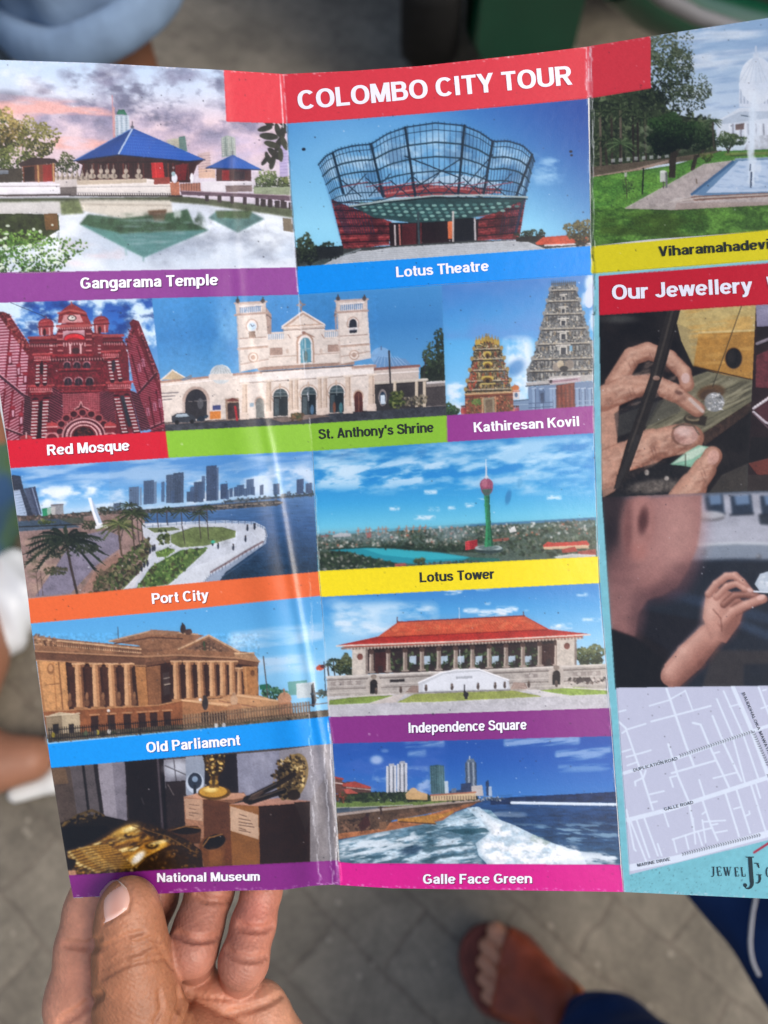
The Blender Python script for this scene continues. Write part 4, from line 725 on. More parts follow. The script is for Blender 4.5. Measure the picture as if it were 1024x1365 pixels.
def art_port(Q):
    p = Pic(0, 590, 2.327, Q); R = p.r; p.k = -.07
    p.vgrad([(30, (92, 142, 220)), (120, (70, 130, 222)), (180, (104, 164, 238)), (230, (176, 206, 242))], -.07)
    p.clouds([(20, 60), (980, 0), (980, 120), (20, 150)], (176, 200, 238), 160, 26, .42, .66, .8, 111, -.08); p.clouds([(60, 130), (720, 90), (720, 200), (60, 220)], (234, 240, 250), 90, 40, .42, .6, .95, 113, -.05, 14); p.clouds([(660, 80), (985, 60), (985, 170), (660, 180)], (222, 232, 248), 80, 44, .40, .58, .95, 115, -.07, 14)
    # sea
    p.poly([(430, 210), (980, 160), (990, 410), (600, 440), (430, 300)], (66, 96, 160)); p.vgrad([(180, (84, 116, 182)), (260, (58, 88, 152)), (410, (34, 56, 88))], 0, .12, 30, [(430, 212), (980, 165), (992, 410), (640, 440), (430, 300)])
    p.tex([(430, 215), (980, 170), (992, 410), (640, 440), (430, 300)], .14, 40, 5)
    # land left
    p.poly([(40, 235), (440, 205), (450, 250), (520, 280), (640, 440), (80, 484), (40, 300)], (150, 124, 118)); p.poly([(40, 238), (260, 222), (260, 250), (40, 262)], (78, 84, 74)); p.tex([(40, 235), (440, 205), (620, 440), (80, 484)], .2, 26)
    p.poly([(44, 244), (180, 236), (250, 262), (60, 276)], (70, 84, 110)); p.line([(50, 262), (250, 254)], 4, (40, 44, 46)); p.clouds([(60, 290), (300, 280), (260, 470), (90, 480)], (178, 152, 136), 70, 30, .45, .6, .8, 117); p.clouds([(60, 290), (330, 280), (260, 470), (90, 480)], (110, 102, 84), 50, 16, .54, .66, .7, 118)
    p.poly([(196, 350), (240, 290), (330, 272), (372, 290), (370, 330), (300, 380), (220, 468), (110, 478)], (132, 124, 146)); p.tex([(130, 470), (240, 290), (370, 290), (300, 380)], .12, 40); p.poly([(250, 466), (300, 390), (366, 340), (380, 360), (320, 462)], (160, 124, 110))
    # far breakwater
    p.poly([(430, 208), (700, 190), (860, 178), (880, 186), (860, 196), (600, 214), (440, 220)], (86, 84, 84)); p.line([(640, 200), (870, 186)], 4, (150, 138, 124)); p.leaves([(430, 212), (700, 196), (860, 184), (860, 194), (600, 214)], 120, 2, 5, [(60, 62, 66), (120, 112, 104)])
    p.line([(700, 184), (985, 160)], 7, (60, 64, 74)); p.leaves([(690, 180), (980, 150), (980, 166), (690, 188)], 90, 3, 6, [(46, 56, 56), (70, 78, 80), (110, 110, 116)])
    # towers
    for x0, y0, x1, y1, c in ((352, 186, 376, 214, (70, 78, 100)), (400, 136, 432, 196, (76, 88, 124)), (434, 138, 440, 194, (110, 124, 156)), (446, 116, 478, 190, (56, 68, 106)), (478, 120, 486, 188, (96, 110, 146)), (515, 98, 540, 186, (58, 66, 96)), (538, 92, 570, 186, (46, 54, 84)), (580, 150, 604, 182, (44, 52, 84)), (602, 120, 632, 184, (50, 58, 94)), (640, 70, 672, 180, (40, 48, 84)), (672, 76, 678, 178, (74, 84, 122)), (684, 126, 706, 174, (40, 48, 88)), (712, 140, 722, 168, (62, 72, 112)), (726, 136, 738, 166, (56, 66, 108)), (742, 130, 758, 164, (60, 72, 112)), (765, 112, 788, 162, (70, 84, 126)), (806, 130, 818, 162, (52, 62, 104)), (848, 126, 868, 160, (62, 76, 116)), (920, 112, 942, 158, (48, 58, 104)), (948, 124, 968, 156, (60, 70, 112)), (890, 150, 900, 160, (80, 90, 120))):
        p.poly([(x0, y0 + 3), (x1, y0), (x1, y1), (x0, y1 + 2)], c); 
        for i in range(int((y1 - y0) / 5)): p.line([(x0 + 1, y0 + 6 + i * 5), (x1 - 1, y0 + 4 + i * 5)], 1.2, tuple(min(255, v + 62) for v in c), .7)
        for i in range(1, int((x1 - x0) / 7)): p.line([(x0 + i * 7, y0 + 3), (x0 + i * 7, y1)], 1, (20, 24, 40), .5)
    p.poly([(28, 108), (40, 100), (64, 104), (72, 140), (106, 226), (64, 236), (34, 150)], (54, 58, 80)); p.poly([(40, 150), (62, 146), (86, 228), (46, 236)], (172, 186, 220)); p.poly([(74, 142), (92, 140), (116, 224), (104, 228)], (84, 90, 122)); p.poly([(90, 140), (110, 136), (130, 222), (116, 226)], (66, 70, 104)); p.line([(100, 140), (124, 222)], 3, (150, 160, 196))
    for i in range(10): p.line([(42 + i * 2.4, 156 + i * 8), (64 + i * 2.2, 152 + i * 8)], 1.5, (110, 124, 166), .7); p.line([(30 + i * 5, 118 + i * 11), (66 + i * 4, 112 + i * 11)], 1.4, (96, 100, 124), .6)
    p.poly([(130, 205), (158, 200), (160, 230), (134, 234)], (42, 150, 104)); p.poly([(158, 196), (196, 194), (198, 222), (160, 230)], (150, 150, 156)); p.line([(160, 194), (196, 192)], 4, (110, 104, 110)); p.poly([(146, 202), (172, 200), (172, 228), (148, 232)], (206, 204, 200), .7)
    p.poly([(48, 226), (135, 228), (250, 216), (350, 210), (440, 200), (440, 216), (60, 244)], (84, 76, 72)); p.leaves([(48, 232), (440, 204), (440, 216), (60, 244)], 130, 2, 6, [(60, 66, 54), (110, 90, 80), (140, 120, 110)]); p.tree(330, 210, 26, 12, 60, [(50, 56, 46), (80, 84, 70)], 3, 6); p.tree(140, 246, 26, 8, 40, GREENS, 2, 5); p.tree(284, 256, 34, 12, 60, [(44, 54, 40), (70, 80, 54)], 3, 6)
    p.poly([(340, 60), (985, 40), (985, 172), (340, 214)], (126, 156, 208), .2)
    for x0, y0, h in ((590, 138, 46), (616, 132, 50), (700, 146, 30), (735, 132, 36), (756, 142, 26), (780, 138, 26), (626, 104, 70), (500, 122, 62), (530, 150, 38)): p.poly([(x0, y0), (x0 + 11, y0 - 1), (x0 + 11, y0 + h), (x0, y0 + h)], (72, 88, 132), .85)
    # white sail monument
    p.poly([(273, 172), (283, 170), (296, 196), (318, 250), (320, 262), (302, 262), (290, 230)], (238, 240, 248)); p.poly([(283, 170), (296, 196), (318, 250), (308, 250), (290, 205)], (176, 190, 222)); p.poly([(296, 258), (334, 256), (334, 264), (296, 268)], (226, 228, 236))
    # promenade
    p.poly([(440, 250), (700, 246), (800, 252), (826, 276), (820, 312), (760, 350), (690, 392), (628, 438), (400, 452), (470, 320), (446, 290)], (196, 200, 214)); p.tex([(440, 250), (826, 250), (826, 320), (628, 438), (400, 452)], .06, 30)
    p.poly([(530, 286), (600, 262), (690, 262), (732, 274), (730, 294), (640, 320), (560, 326), (530, 310)], (112, 128, 76)); p.tex([(530, 262), (735, 262), (735, 326), (530, 326)], .2, 16); p.poly([(455, 265), (540, 262), (560, 270), (480, 280)], (110, 124, 78)); p.poly([(482, 340), (520, 326), (544, 332), (520, 354), (488, 356)], (98, 124, 56)); p.poly([(424, 450), (470, 384), (560, 334), (640, 326), (640, 336), (570, 400), (520, 442)], (88, 116, 58)); p.leaves([(424, 450), (470, 384), (560, 334), (640, 326), (570, 400), (520, 442)], 240, 3, 8, [(58, 84, 40), (96, 128, 62), (130, 154, 84), (70, 70, 44)]); p.leaves([(484, 340), (520, 328), (544, 334), (520, 352)], 50, 2, 5, [(70, 100, 46), (120, 150, 70)])
    p.poly([(520, 442), (600, 386), (700, 350), (820, 300), (822, 312), (690, 392), (628, 440)], (206, 210, 222)); 
    rim = [(450, 262), (560, 252), (700, 248), (790, 252), (822, 268), (828, 290), (815, 318), (760, 346), (700, 386), (655, 410), (632, 436)]
    p.poly([(828, 282), (826, 312), (770, 352), (700, 402), (680, 432), (632, 436), (655, 408), (700, 382), (762, 344), (815, 316)], (150, 160, 188)); p.line(rim, 4, (170, 180, 206)); p.line([(x, y - 5) for x, y in rim], 2, (220, 226, 240))
    for i in range(46):
        t = i / 45 * (len(rim) - 1); j = min(int(t), len(rim) - 2); f = t - j; x = rim[j][0] + (rim[j + 1][0] - rim[j][0]) * f; y = rim[j][1] + (rim[j + 1][1] - rim[j][1]) * f; p.line([(x, y - 6), (x, y + 3)], 1.6, (90, 98, 124))
    p.line([(655, 402), (700, 376), (762, 338), (815, 308)], 7, (110, 84, 84), .7); p.line([(690, 416), (770, 364), (824, 322)], 4, (60, 80, 120))
    p.poly([(366, 456), (440, 380), (466, 330), (474, 336), (450, 392), (412, 452)], (206, 206, 214)); p.line([(380, 454), (450, 380), (468, 320)], 5, (110, 120, 76))
    p.leaves([(280, 466), (330, 400), (420, 320), (460, 290), (462, 330), (440, 390), (370, 460)], 420, 3, 9, [(40, 50, 34), (62, 78, 44), (92, 108, 62), (120, 116, 84), (70, 58, 44)])
    for x, y in ((440, 392), (448, 380), (458, 376), (474, 330), (466, 336), (660, 312), (677, 322), (762, 300), (768, 266), (790, 262), (724, 326), (480, 328)): p.ell(x, y, 3.5, 9, (40, 44, 66)); p.ell(x, y - 9, 2.6, 3, (60, 50, 50))
    p.ell(661, 308, 7, 5, (60, 180, 150))
    # palms
    for x, y, b, h in ((488, 212, (492, 262), 24), (518, 206, (520, 256), 24), (562, 212, (574, 316), 30), (618, 220, (624, 298), 30), (642, 200, (648, 300), 26), (400, 195, (420, 300), 34), (425, 215, (434, 320), 34), (440, 225, (444, 310), 28), (384, 262, (372, 330), 30)): p.palm(x, y, b, h, 10, ((34, 44, 34), (62, 74, 48)), 2.6, (70, 62, 60), 3)
    p.palm(368, 252, (378, 350), 58, 13, ((92, 104, 60), (130, 136, 84), (60, 72, 40)), 4, (90, 74, 60), 6); p.palm(410, 220, (418, 330), 46, 12, ((40, 52, 32), (70, 84, 48)), 3.4, (70, 60, 50), 4)
    p.leaves([(490, 275), (520, 270), (530, 310), (490, 320)], 50, 3, 7, GREENS); p.leaves([(296, 395), (345, 385), (340, 455), (290, 460)], 60, 3, 8, [(90, 80, 60), (70, 80, 50), (120, 104, 84)])
    p.palm(204, 300, (240, 470), 118, 15, ((26, 36, 30), (44, 58, 42), (34, 46, 34)), 7, (62, 52, 46), 8); p.leaves([(130, 300), (280, 290), (250, 350), (150, 360)], 120, 4, 10, [(26, 36, 30), (50, 62, 44)], .3); p.leaves([(240, 320), (308, 316), (300, 340), (240, 345)], 50, 3, 7, [(40, 50, 36), (62, 70, 50)]); p.leaves([(130, 390), (210, 385), (210, 405), (140, 410)], 50, 3, 7, [(60, 66, 44), (90, 86, 64)])
    for x in (112, 126): p.line([(x, 400), (x + 8, 476)], 2, (90, 74, 66)); p.line([(x + 3, 430), (x + 14, 415)], 1.6, (90, 74, 66))

def art_tower(Q):
    p = Pic(410, 570, 2.4976, Q); R = p.r; p.k = -.05
    p.vgrad([(40, (52, 132, 216)), (180, (36, 136, 228)), (260, (64, 164, 236)), (330, (110, 196, 236)), (380, (120, 200, 222))], -.05)
    p.clouds([(10, 50), (960, 20), (960, 230), (10, 230)], (170, 208, 244), 120, 40, .44, .68, .9, 121, -.1); p.clouds([(10, 100), (480, 80), (480, 210), (10, 220)], (206, 228, 250), 70, 22, .46, .66, .85, 123, -.12, 20); p.clouds([(480, 40), (960, 20), (960, 180), (480, 180)], (196, 224, 250), 110, 30, .46, .68, .8, 125, -.1, 20); p.clouds([(10, 40), (400, 20), (400, 110), (10, 120)], (30, 96, 190), 130, 30, .5, .7, .6, 128, -.1)
    for x, y, rx in ((410, 215, 26), (480, 268, 16), (420, 272, 24), (290, 268, 22), (580, 243, 20), (820, 232, 30), (390, 300, 40), (540, 258, 20)): p.clouds([(x - rx, y - 10), (x + rx, y - 10), (x + rx, y + 10), (x - rx, y + 10)], (230, 240, 250), 20, 9, .35, .6, .9, x, 0, 6)
    # horizon sea and city
    p.poly([(25, 352), (580, 318), (960, 300), (960, 330), (25, 366)], (92, 168, 200)); p.poly([(540, 322), (960, 298), (960, 316), (540, 334)], (70, 120, 170))
    p.poly([(30, 360), (560, 328), (960, 308), (965, 440), (40, 478)], (84, 104, 92))
    CT = [(190, 186, 176), (220, 216, 206), (66, 84, 62), (44, 62, 44), (120, 124, 116), (150, 110, 90), (90, 108, 84), (50, 70, 54), (40, 56, 44)]
    p.leaves([(30, 358), (560, 328), (960, 306), (962, 345), (560, 372), (34, 392)], 900, 1.6, 5.5, CT, .6); p.leaves([(560, 340), (960, 330), (964, 436), (560, 420)], 700, 2.5, 8, [(42, 62, 44), (58, 80, 54), (34, 50, 38), (90, 108, 84), (120, 126, 110), (48, 70, 46)], .6)
    p.leaves([(34, 380), (560, 350), (560, 408), (34, 402)], 420, 2, 6, [(48, 66, 46), (190, 180, 166), (34, 50, 38), (110, 110, 92), (70, 86, 62)], .6)
    for _ in range(90): x = R.uniform(40, 950); y = 372 - x * .05 + R.uniform(-18, 40); w = R.uniform(4, 9); p.poly([(x, y), (x + w, y - .5), (x + w, y - w * .9), (x, y - w * .8)], [(226, 224, 216), (206, 190, 176), (190, 110, 84)][R.integers(3)], .9)
    for x in (170, 195, 205, 235, 250, 262, 300, 330, 350, 370, 390): p.line([(x, 362 - x * .04), (x + R.uniform(-3, 6), 340 - x * .04)], 3, (220, 120, 70), .8); p.line([(x - 8, 350 - x * .04), (x + 9, 346 - x * .04)], 2, (206, 110, 70), .8)
    p.poly([(196, 350), (212, 348), (212, 366), (198, 368)], (176, 70, 54)); p.poly([(85, 358), (110, 350), (145, 352), (146, 362), (88, 366)], (200, 190, 190)); p.line([(46, 362), (70, 358)], 4, (150, 60, 50))
    # lake
    p.poly([(70, 408), (180, 400), (300, 404), (440, 416), (560, 434), (560, 444), (380, 456), (240, 446), (150, 416)], (34, 152, 176)); p.poly([(180, 402), (300, 406), (440, 418), (540, 434), (400, 440), (250, 424)], (52, 180, 200)); p.poly([(540, 432), (640, 436), (640, 446), (500, 450)], (40, 110, 100)); p.line([(70, 406), (200, 398), (320, 402), (470, 416)], 4, (30, 56, 44))
    p.poly([(35, 416), (120, 412), (250, 442), (300, 452), (300, 462), (40, 476)], (44, 62, 44)); p.leaves([(35, 416), (120, 412), (250, 440), (300, 452), (300, 466), (40, 476)], 260, 2.5, 7, [(34, 52, 36), (56, 78, 50), (84, 100, 72), (150, 150, 140), (60, 70, 56)], .6); p.tree(375, 446, 18, 13, 70, [(40, 56, 36), (76, 82, 48), (110, 110, 70)], 3, 6); p.poly([(290, 454), (325, 450), (332, 460), (292, 464)], (176, 84, 76)); p.leaves([(380, 452), (560, 440), (570, 448), (380, 462)], 80, 2, 6, [(50, 70, 50), (110, 110, 100)])
    p.line([(250, 396), (400, 408), (560, 412)], 9, (40, 58, 44)); p.leaves([(250, 385), (560, 396), (560, 416), (250, 402)], 160, 2.5, 6, [(34, 50, 36), (52, 72, 50)], .6)
    p.blur([(25, 330), (960, 300), (965, 440), (40, 478)], 1.3, 3); p.clouds([(25, 335), (960, 300), (962, 372), (30, 400)], (150, 176, 190), 120, 30, .3, .7, .45, 261)
    # red blocks, tower foot
    p.poly([(526, 380), (566, 372), (566, 402), (526, 408)], (186, 40, 52)); p.poly([(526, 380), (540, 376), (542, 406), (526, 408)], (226, 70, 76)); 
    for i in range(4): p.line([(528, 384 + i * 6), (566, 377 + i * 6)], 1.4, (120, 26, 36), .8)
    p.poly([(784, 392), (800, 384), (930, 378), (938, 392), (930, 402), (792, 406)], (190, 60, 48)); p.poly([(784, 394), (938, 386), (936, 402), (788, 406)], (212, 184, 150)); p.poly([(784, 392), (800, 380), (830, 386), (930, 376), (940, 390), (786, 398)], (196, 64, 50)); p.poly([(845, 406), (890, 396), (900, 412), (850, 418)], (180, 70, 56)); p.poly([(900, 412), (960, 404), (962, 424), (900, 428)], (160, 76, 64)); p.poly([(820, 430), (880, 420), (960, 424), (960, 432), (830, 436)], (196, 200, 196)); p.poly([(670, 336), (690, 328), (696, 346), (674, 350)], (226, 226, 222)); p.poly([(614, 372), (670, 366), (672, 376), (616, 380)], (150, 90, 76))
    p.ell(603, 406, 48, 14, (70, 92, 90)); p.ell(603, 401, 46, 10, (176, 190, 190)); p.ell(603, 399, 34, 7, (110, 130, 130)); p.ell(603, 412, 42, 6, (40, 60, 60), .6)
    p.poly([(588, 226), (606, 224), (611, 330), (619, 394), (589, 398), (594, 330)], (38, 128, 84)); p.poly([(588, 226), (594, 226), (600, 330), (600, 397), (589, 398), (594, 330)], (58, 160, 104)); p.poly([(602, 224), (606, 224), (611, 330), (619, 394), (612, 396)], (24, 88, 62))
    p.ell(597, 200, 20, 26, (148, 78, 104)); p.ell(596, 190, 22, 21, (172, 88, 116)); p.poly([(580, 206), (614, 204), (606, 228), (589, 229)], (60, 130, 100)); p.ell(590, 186, 9, 13, (206, 130, 150), .7, 0, .4)
    for i in range(7): p.line([(579 + i * 6, 200), (590 + i * 2.4, 224)], 2, (120, 70, 96), .7)
    p.poly([(589, 168), (603, 167), (600, 160), (592, 160)], (206, 206, 214)); p.line([(595, 130), (595, 170)], 5, (214, 216, 226)); p.line([(594, 106), (594, 132)], 2.4, (230, 232, 240))
    p.ell(668, 232, 9, 24, (28, 92, 170), .5, .2, .4); p.ell(706, 184, 8, 18, (60, 140, 210), .4, .2, .4)

def art_parliament(Q):
    p = Pic(30, 790, 2.438, Q); R = p.r; p.k = -.02
    p.vgrad([(20, (78, 150, 230)), (200, (100, 172, 240)), (300, (140, 196, 246))], -.06); p.clouds([(660, 120), (1000, 90), (1000, 260), (660, 280)], (196, 218, 246), 200, 34, .36, .62, .8, 131, -.1, 20)
    B1, B2, B3, DK = (176, 122, 74), (206, 152, 98), (120, 78, 50), (58, 34, 26)
    p.tree(812, 330, 40, 26, 140, [(34, 62, 50), (50, 92, 66), (90, 140, 100)], 4, 8); p.poly([(770, 300), (800, 296), (802, 312), (772, 316)], (40, 120, 90)); p.poly([(862, 290), (925, 284), (925, 330), (866, 334)], (90, 150, 120), .7); p.poly([(890, 296), (950, 290), (952, 340), (892, 344)], (196, 206, 210)); p.poly([(938, 300), (946, 292), (956, 350), (948, 372), (940, 370)], (44, 44, 54)); p.line([(940, 330), (992, 322)], 8, (60, 76, 92)); p.tree(975, 330, 20, 14, 40, [(60, 74, 60), (90, 100, 84)], 3, 6)
    p.line([(783, 208), (799, 350)], 4, (96, 90, 84)); p.ell(968, 244, 14, 9, (200, 80, 44), 1, -.3); p.ell(976, 240, 8, 6, (90, 40, 40)); p.line([(980, 225), (986, 330)], 3, (60, 56, 60))
    # roof and attic
    p.poly([(34, 140), (120, 150), (390, 176), (395, 205), (40, 190)], (150, 108, 78)); p.poly([(282, 160), (330, 148), (420, 122), (560, 132), (590, 140), (510, 185), (390, 196), (380, 172)], (146, 104, 76)); p.line([(282, 158), (420, 124), (570, 136)], 5, (196, 160, 126)); p.line([(300, 166), (420, 146), (520, 150)], 4, (90, 60, 48)); p.poly([(400, 134), (420, 120), (510, 126), (500, 140)], (160, 118, 88))
    p.poly([(300, 172), (400, 184), (520, 186), (520, 216), (400, 240), (300, 214)], (132, 92, 68)); p.line([(40, 150), (110, 156), (385, 184)], 5, (206, 168, 130)); p.line([(40, 168), (110, 172), (385, 196)], 4, (206, 168, 130))
    for i in range(44): p.line([(60 + i * 7.4, 156 + i * .72), (60 + i * 7.4, 170 + i * .55)], 3.4, (112, 78, 58))
    p.leaves([(40, 135), (110, 148), (110, 175), (40, 168)], 50, 3, 7, [(110, 76, 56), (170, 130, 96)]); p.line([(310, 112), (312, 150)], 2, (70, 60, 54)); p.ell(522, 118, 9, 16, (70, 50, 44)); p.ell(540, 128, 12, 10, (96, 68, 56)); p.line([(520, 100), (522, 120)], 5, (60, 46, 42))
    # pediment and portico
    p.poly([(390, 196), (510, 182), (606, 138), (704, 190), (750, 196), (752, 212), (700, 210), (505, 200), (392, 214)], (150, 106, 76)); p.poly([(528, 184), (606, 148), (680, 192)], (124, 92, 72)); p.line([(508, 184), (606, 139), (704, 192)], 6, (206, 168, 130)); p.ell(592, 174, 12, 14, (90, 66, 52)); p.line([(590, 160), (592, 186)], 5, (60, 90, 60)); p.leaves([(545, 185), (606, 158), (660, 190)], 40, 3, 6, [(160, 124, 96), (96, 70, 56)])
    p.poly([(690, 200), (752, 198), (770, 222), (690, 214)], (176, 136, 100)); p.line([(690, 198), (752, 196)], 5, (214, 176, 136)); p.tex([(34, 130), (770, 130), (770, 225), (34, 225)], .18, 8)
    p.poly([(36, 186), (395, 204), (400, 228), (505, 214), (505, 200), (700, 210), (770, 222), (766, 240), (690, 232), (505, 222), (400, 240), (40, 222)], (112, 76, 56)); p.line([(36, 190), (392, 208), (506, 203), (700, 213), (770, 224)], 5, (184, 140, 104)); p.line([(40, 220), (400, 238)], 4, (176, 130, 92))
    p.poly([(46, 222), (400, 240), (505, 222), (690, 230), (766, 240), (768, 334), (640, 345), (520, 350), (440, 365), (66, 390)], DK)
    p.poly([(46, 220), (140, 226), (152, 384), (66, 390)], B2); p.line([(52, 226), (72, 388)], 6, B1); p.line([(118, 228), (132, 384)], 5, B3, .8); p.line([(100, 228), (112, 386)], 4, B1); p.ell(92, 248, 12, 18, (150, 104, 66)); p.ell(92, 246, 7, 11, (196, 146, 100)); p.tex([(46, 220), (140, 226), (152, 384), (66, 390)], .14, 7); p.line([(75, 300), (120, 296)], 2, B3)
    def column(x0, y0, x1, y1, w):
        p.poly([(x0 - w / 2, y0), (x0 + w / 2, y0), (x1 + w * .6, y1), (x1 - w * .6, y1)], (186, 136, 94)); p.poly([(x0 - w / 2, y0), (x0 - w * .1, y0), (x1 - w * .1, y1), (x1 - w * .6, y1)], (216, 168, 122)); p.poly([(x0 + w * .25, y0), (x0 + w / 2, y0), (x1 + w * .6, y1), (x1 + w * .3, y1)], (120, 80, 56)); p.line([(x0 - w * .8, y0), (x0 + w * .8, y0)], 6, (214, 170, 126)); p.ell(x0 - w * .6, y0 + 6, 5, 5, (176, 130, 92)); p.ell(x0 + w * .6, y0 + 6, 5, 5, (150, 106, 76)); p.line([(x1 - w * .8, y1), (x1 + w * .8, y1)], 7, (176, 126, 84))
    for x in (160, 214, 270, 322): p.poly([(x - 12, 240), (x + 8, 240), (x + 18, 372), (x, 374)], (74, 44, 32)); 
    for x, y in ((154, 340), (210, 338), (262, 338), (314, 336), (364, 336)): p.ell(x, y, 5, 14, (150, 106, 74)); p.ell(x, y + 20, 8, 12, (120, 82, 58))
    for x0, x1 in ((182, 190), (238, 246), (290, 298), (342, 348)): column(x0, 232, x1, 376 - (x0 - 182) * .03, 24)
    p.poly([(366, 240), (402, 242), (410, 368), (378, 372)], B1); p.poly([(402, 242), (448, 236), (452, 362), (412, 368)], (140, 94, 62)); p.line([(402, 242), (411, 368)], 4, B3); p.poly([(455, 262), (476, 258), (480, 330), (460, 334)], (70, 54, 50)); p.line([(460, 280), (478, 276)], 3, (150, 140, 130)); p.line([(462, 300), (480, 296)], 3, (206, 190, 170)); p.tex([(366, 238), (450, 236), (452, 366), (378, 372)], .12, 8)
    for x0, x1 in ((500, 505), (540, 546), (578, 584), (617, 622), (652, 655), (682, 686), (706, 708)): column(x0, 224 if x0 < 700 else 246, x1, 350 - (x0 - 500) * .08, 21 if x0 < 690 else 15)
    p.poly([(716, 240), (764, 240), (768, 332), (722, 334)], B1); p.line([(724, 244), (730, 332)], 5, B2); p.ell(748, 262, 7, 10, B3); p.tex([(716, 240), (764, 240), (768, 332), (722, 334)], .12, 8)
    # steps and plinth
    p.line([(66, 388), (440, 368), (522, 350)], 7, (186, 136, 92)); p.poly([(66, 388), (440, 368), (520, 352), (520, 440), (80, 470)], (150, 92, 56)); p.tex([(66, 388), (520, 352), (520, 440), (80, 470)], .14, 9)
    for x in (222, 276, 328, 376, 414, 458): p.poly([(x, 402 - (x - 222) * .06), (x + 24, 400 - (x - 222) * .06), (x + 27, 456 - (x - 222) * .06), (x + 3, 458 - (x - 222) * .06)], (60, 38, 32)); p.line([(x - 3, 398 - (x - 222) * .06), (x + 28, 396 - (x - 222) * .06)], 4, (196, 146, 104))
    p.poly([(76, 402), (120, 388), (186, 396), (190, 466), (82, 476)], (190, 172, 142)); p.poly([(76, 402), (128, 398), (132, 472), (82, 476)], (150, 132, 106)); p.poly([(98, 428), (118, 426), (120, 458), (100, 460)], (46, 40, 40)); p.poly([(150, 428), (168, 426), (170, 456), (154, 458)], (50, 44, 44)); p.line([(74, 402), (186, 392)], 4, (214, 198, 170))
    p.poly([(520, 350), (640, 345), (700, 330), (770, 334), (850, 360), (850, 400), (520, 420)], (196, 148, 104)); p.poly([(520, 352), (660, 372), (720, 390), (720, 420), (520, 430)], (170, 118, 78)); p.line([(520, 350), (670, 366), (740, 386)], 6, (226, 182, 138)); p.line([(700, 334), (860, 356)], 6, (226, 182, 138)); p.line([(640, 352), (760, 372)], 4, (150, 104, 76)); p.poly([(610, 394), (664, 388), (666, 422), (612, 426)], (46, 34, 34)); p.poly([(582, 390), (606, 386), (606, 424), (584, 428)], (40, 34, 36)); p.ell(594, 360, 10, 22, (56, 50, 50)); p.ell(592, 340, 6, 7, (60, 54, 54))
    p.ell(688, 350, 12, 18, (196, 160, 128)); p.poly([(668, 366), (712, 362), (714, 412), (670, 416)], (180, 130, 92)); p.ell(688, 330, 6, 6, (176, 140, 110)); p.ell(852, 346, 22, 22, (200, 150, 116)); p.line([(850, 314), (852, 334)], 5, (180, 130, 100)); p.poly([(832, 360), (874, 356), (876, 400), (834, 404)], (190, 134, 98))
    # fence
    p.poly([(80, 462), (520, 428), (1000, 380), (1002, 404), (520, 448), (84, 488)], (96, 84, 66)); p.leaves([(80, 470), (520, 436), (1000, 392), (1000, 404), (520, 448), (84, 488)], 150, 2, 6, [(60, 70, 44), (110, 96, 74), (46, 40, 34)])
    for i in range(62): x = 86 + i * 7.2; y = 440 - i * .5; p.line([(x, y), (x + 3, y + 44 - i * .2)], 2.6, (34, 28, 28), .95)
    p.line([(84, 448), (520, 412)], 2.6, (30, 26, 28)); p.line([(86, 476), (520, 442)], 2.6, (30, 26, 28))
    for i in range(46): x = 524 + i * 9; y = 398 - i * .95; p.line([(x, y), (x + 3, y + 40)], 4.2, (150, 124, 96) if x < 930 else (96, 58, 44), .95); p.line([(x + 4, y), (x + 6, y + 40)], 2, (70, 50, 44), .8)
    p.line([(522, 410), (930, 366), (995, 358)], 2.8, (120, 98, 80)); p.line([(524, 432), (995, 384)], 2.8, (110, 86, 70))
    for x, c in ((100, (176, 160, 40)), (206, (90, 110, 80)), (244, (210, 190, 60)), (238, (60, 60, 70)), (282, (220, 214, 204)), (630, (226, 226, 226)), (655, (206, 206, 210))): p.ell(x, 462 - (x - 100) * .055, 6, 8, c, .8)
    p.ell(280, 384, 5, 5, (236, 232, 226)); p.line([(281, 388), (284, 450)], 2.4, (70, 60, 54)); p.ell(578, 348, 5, 5, (230, 226, 222))

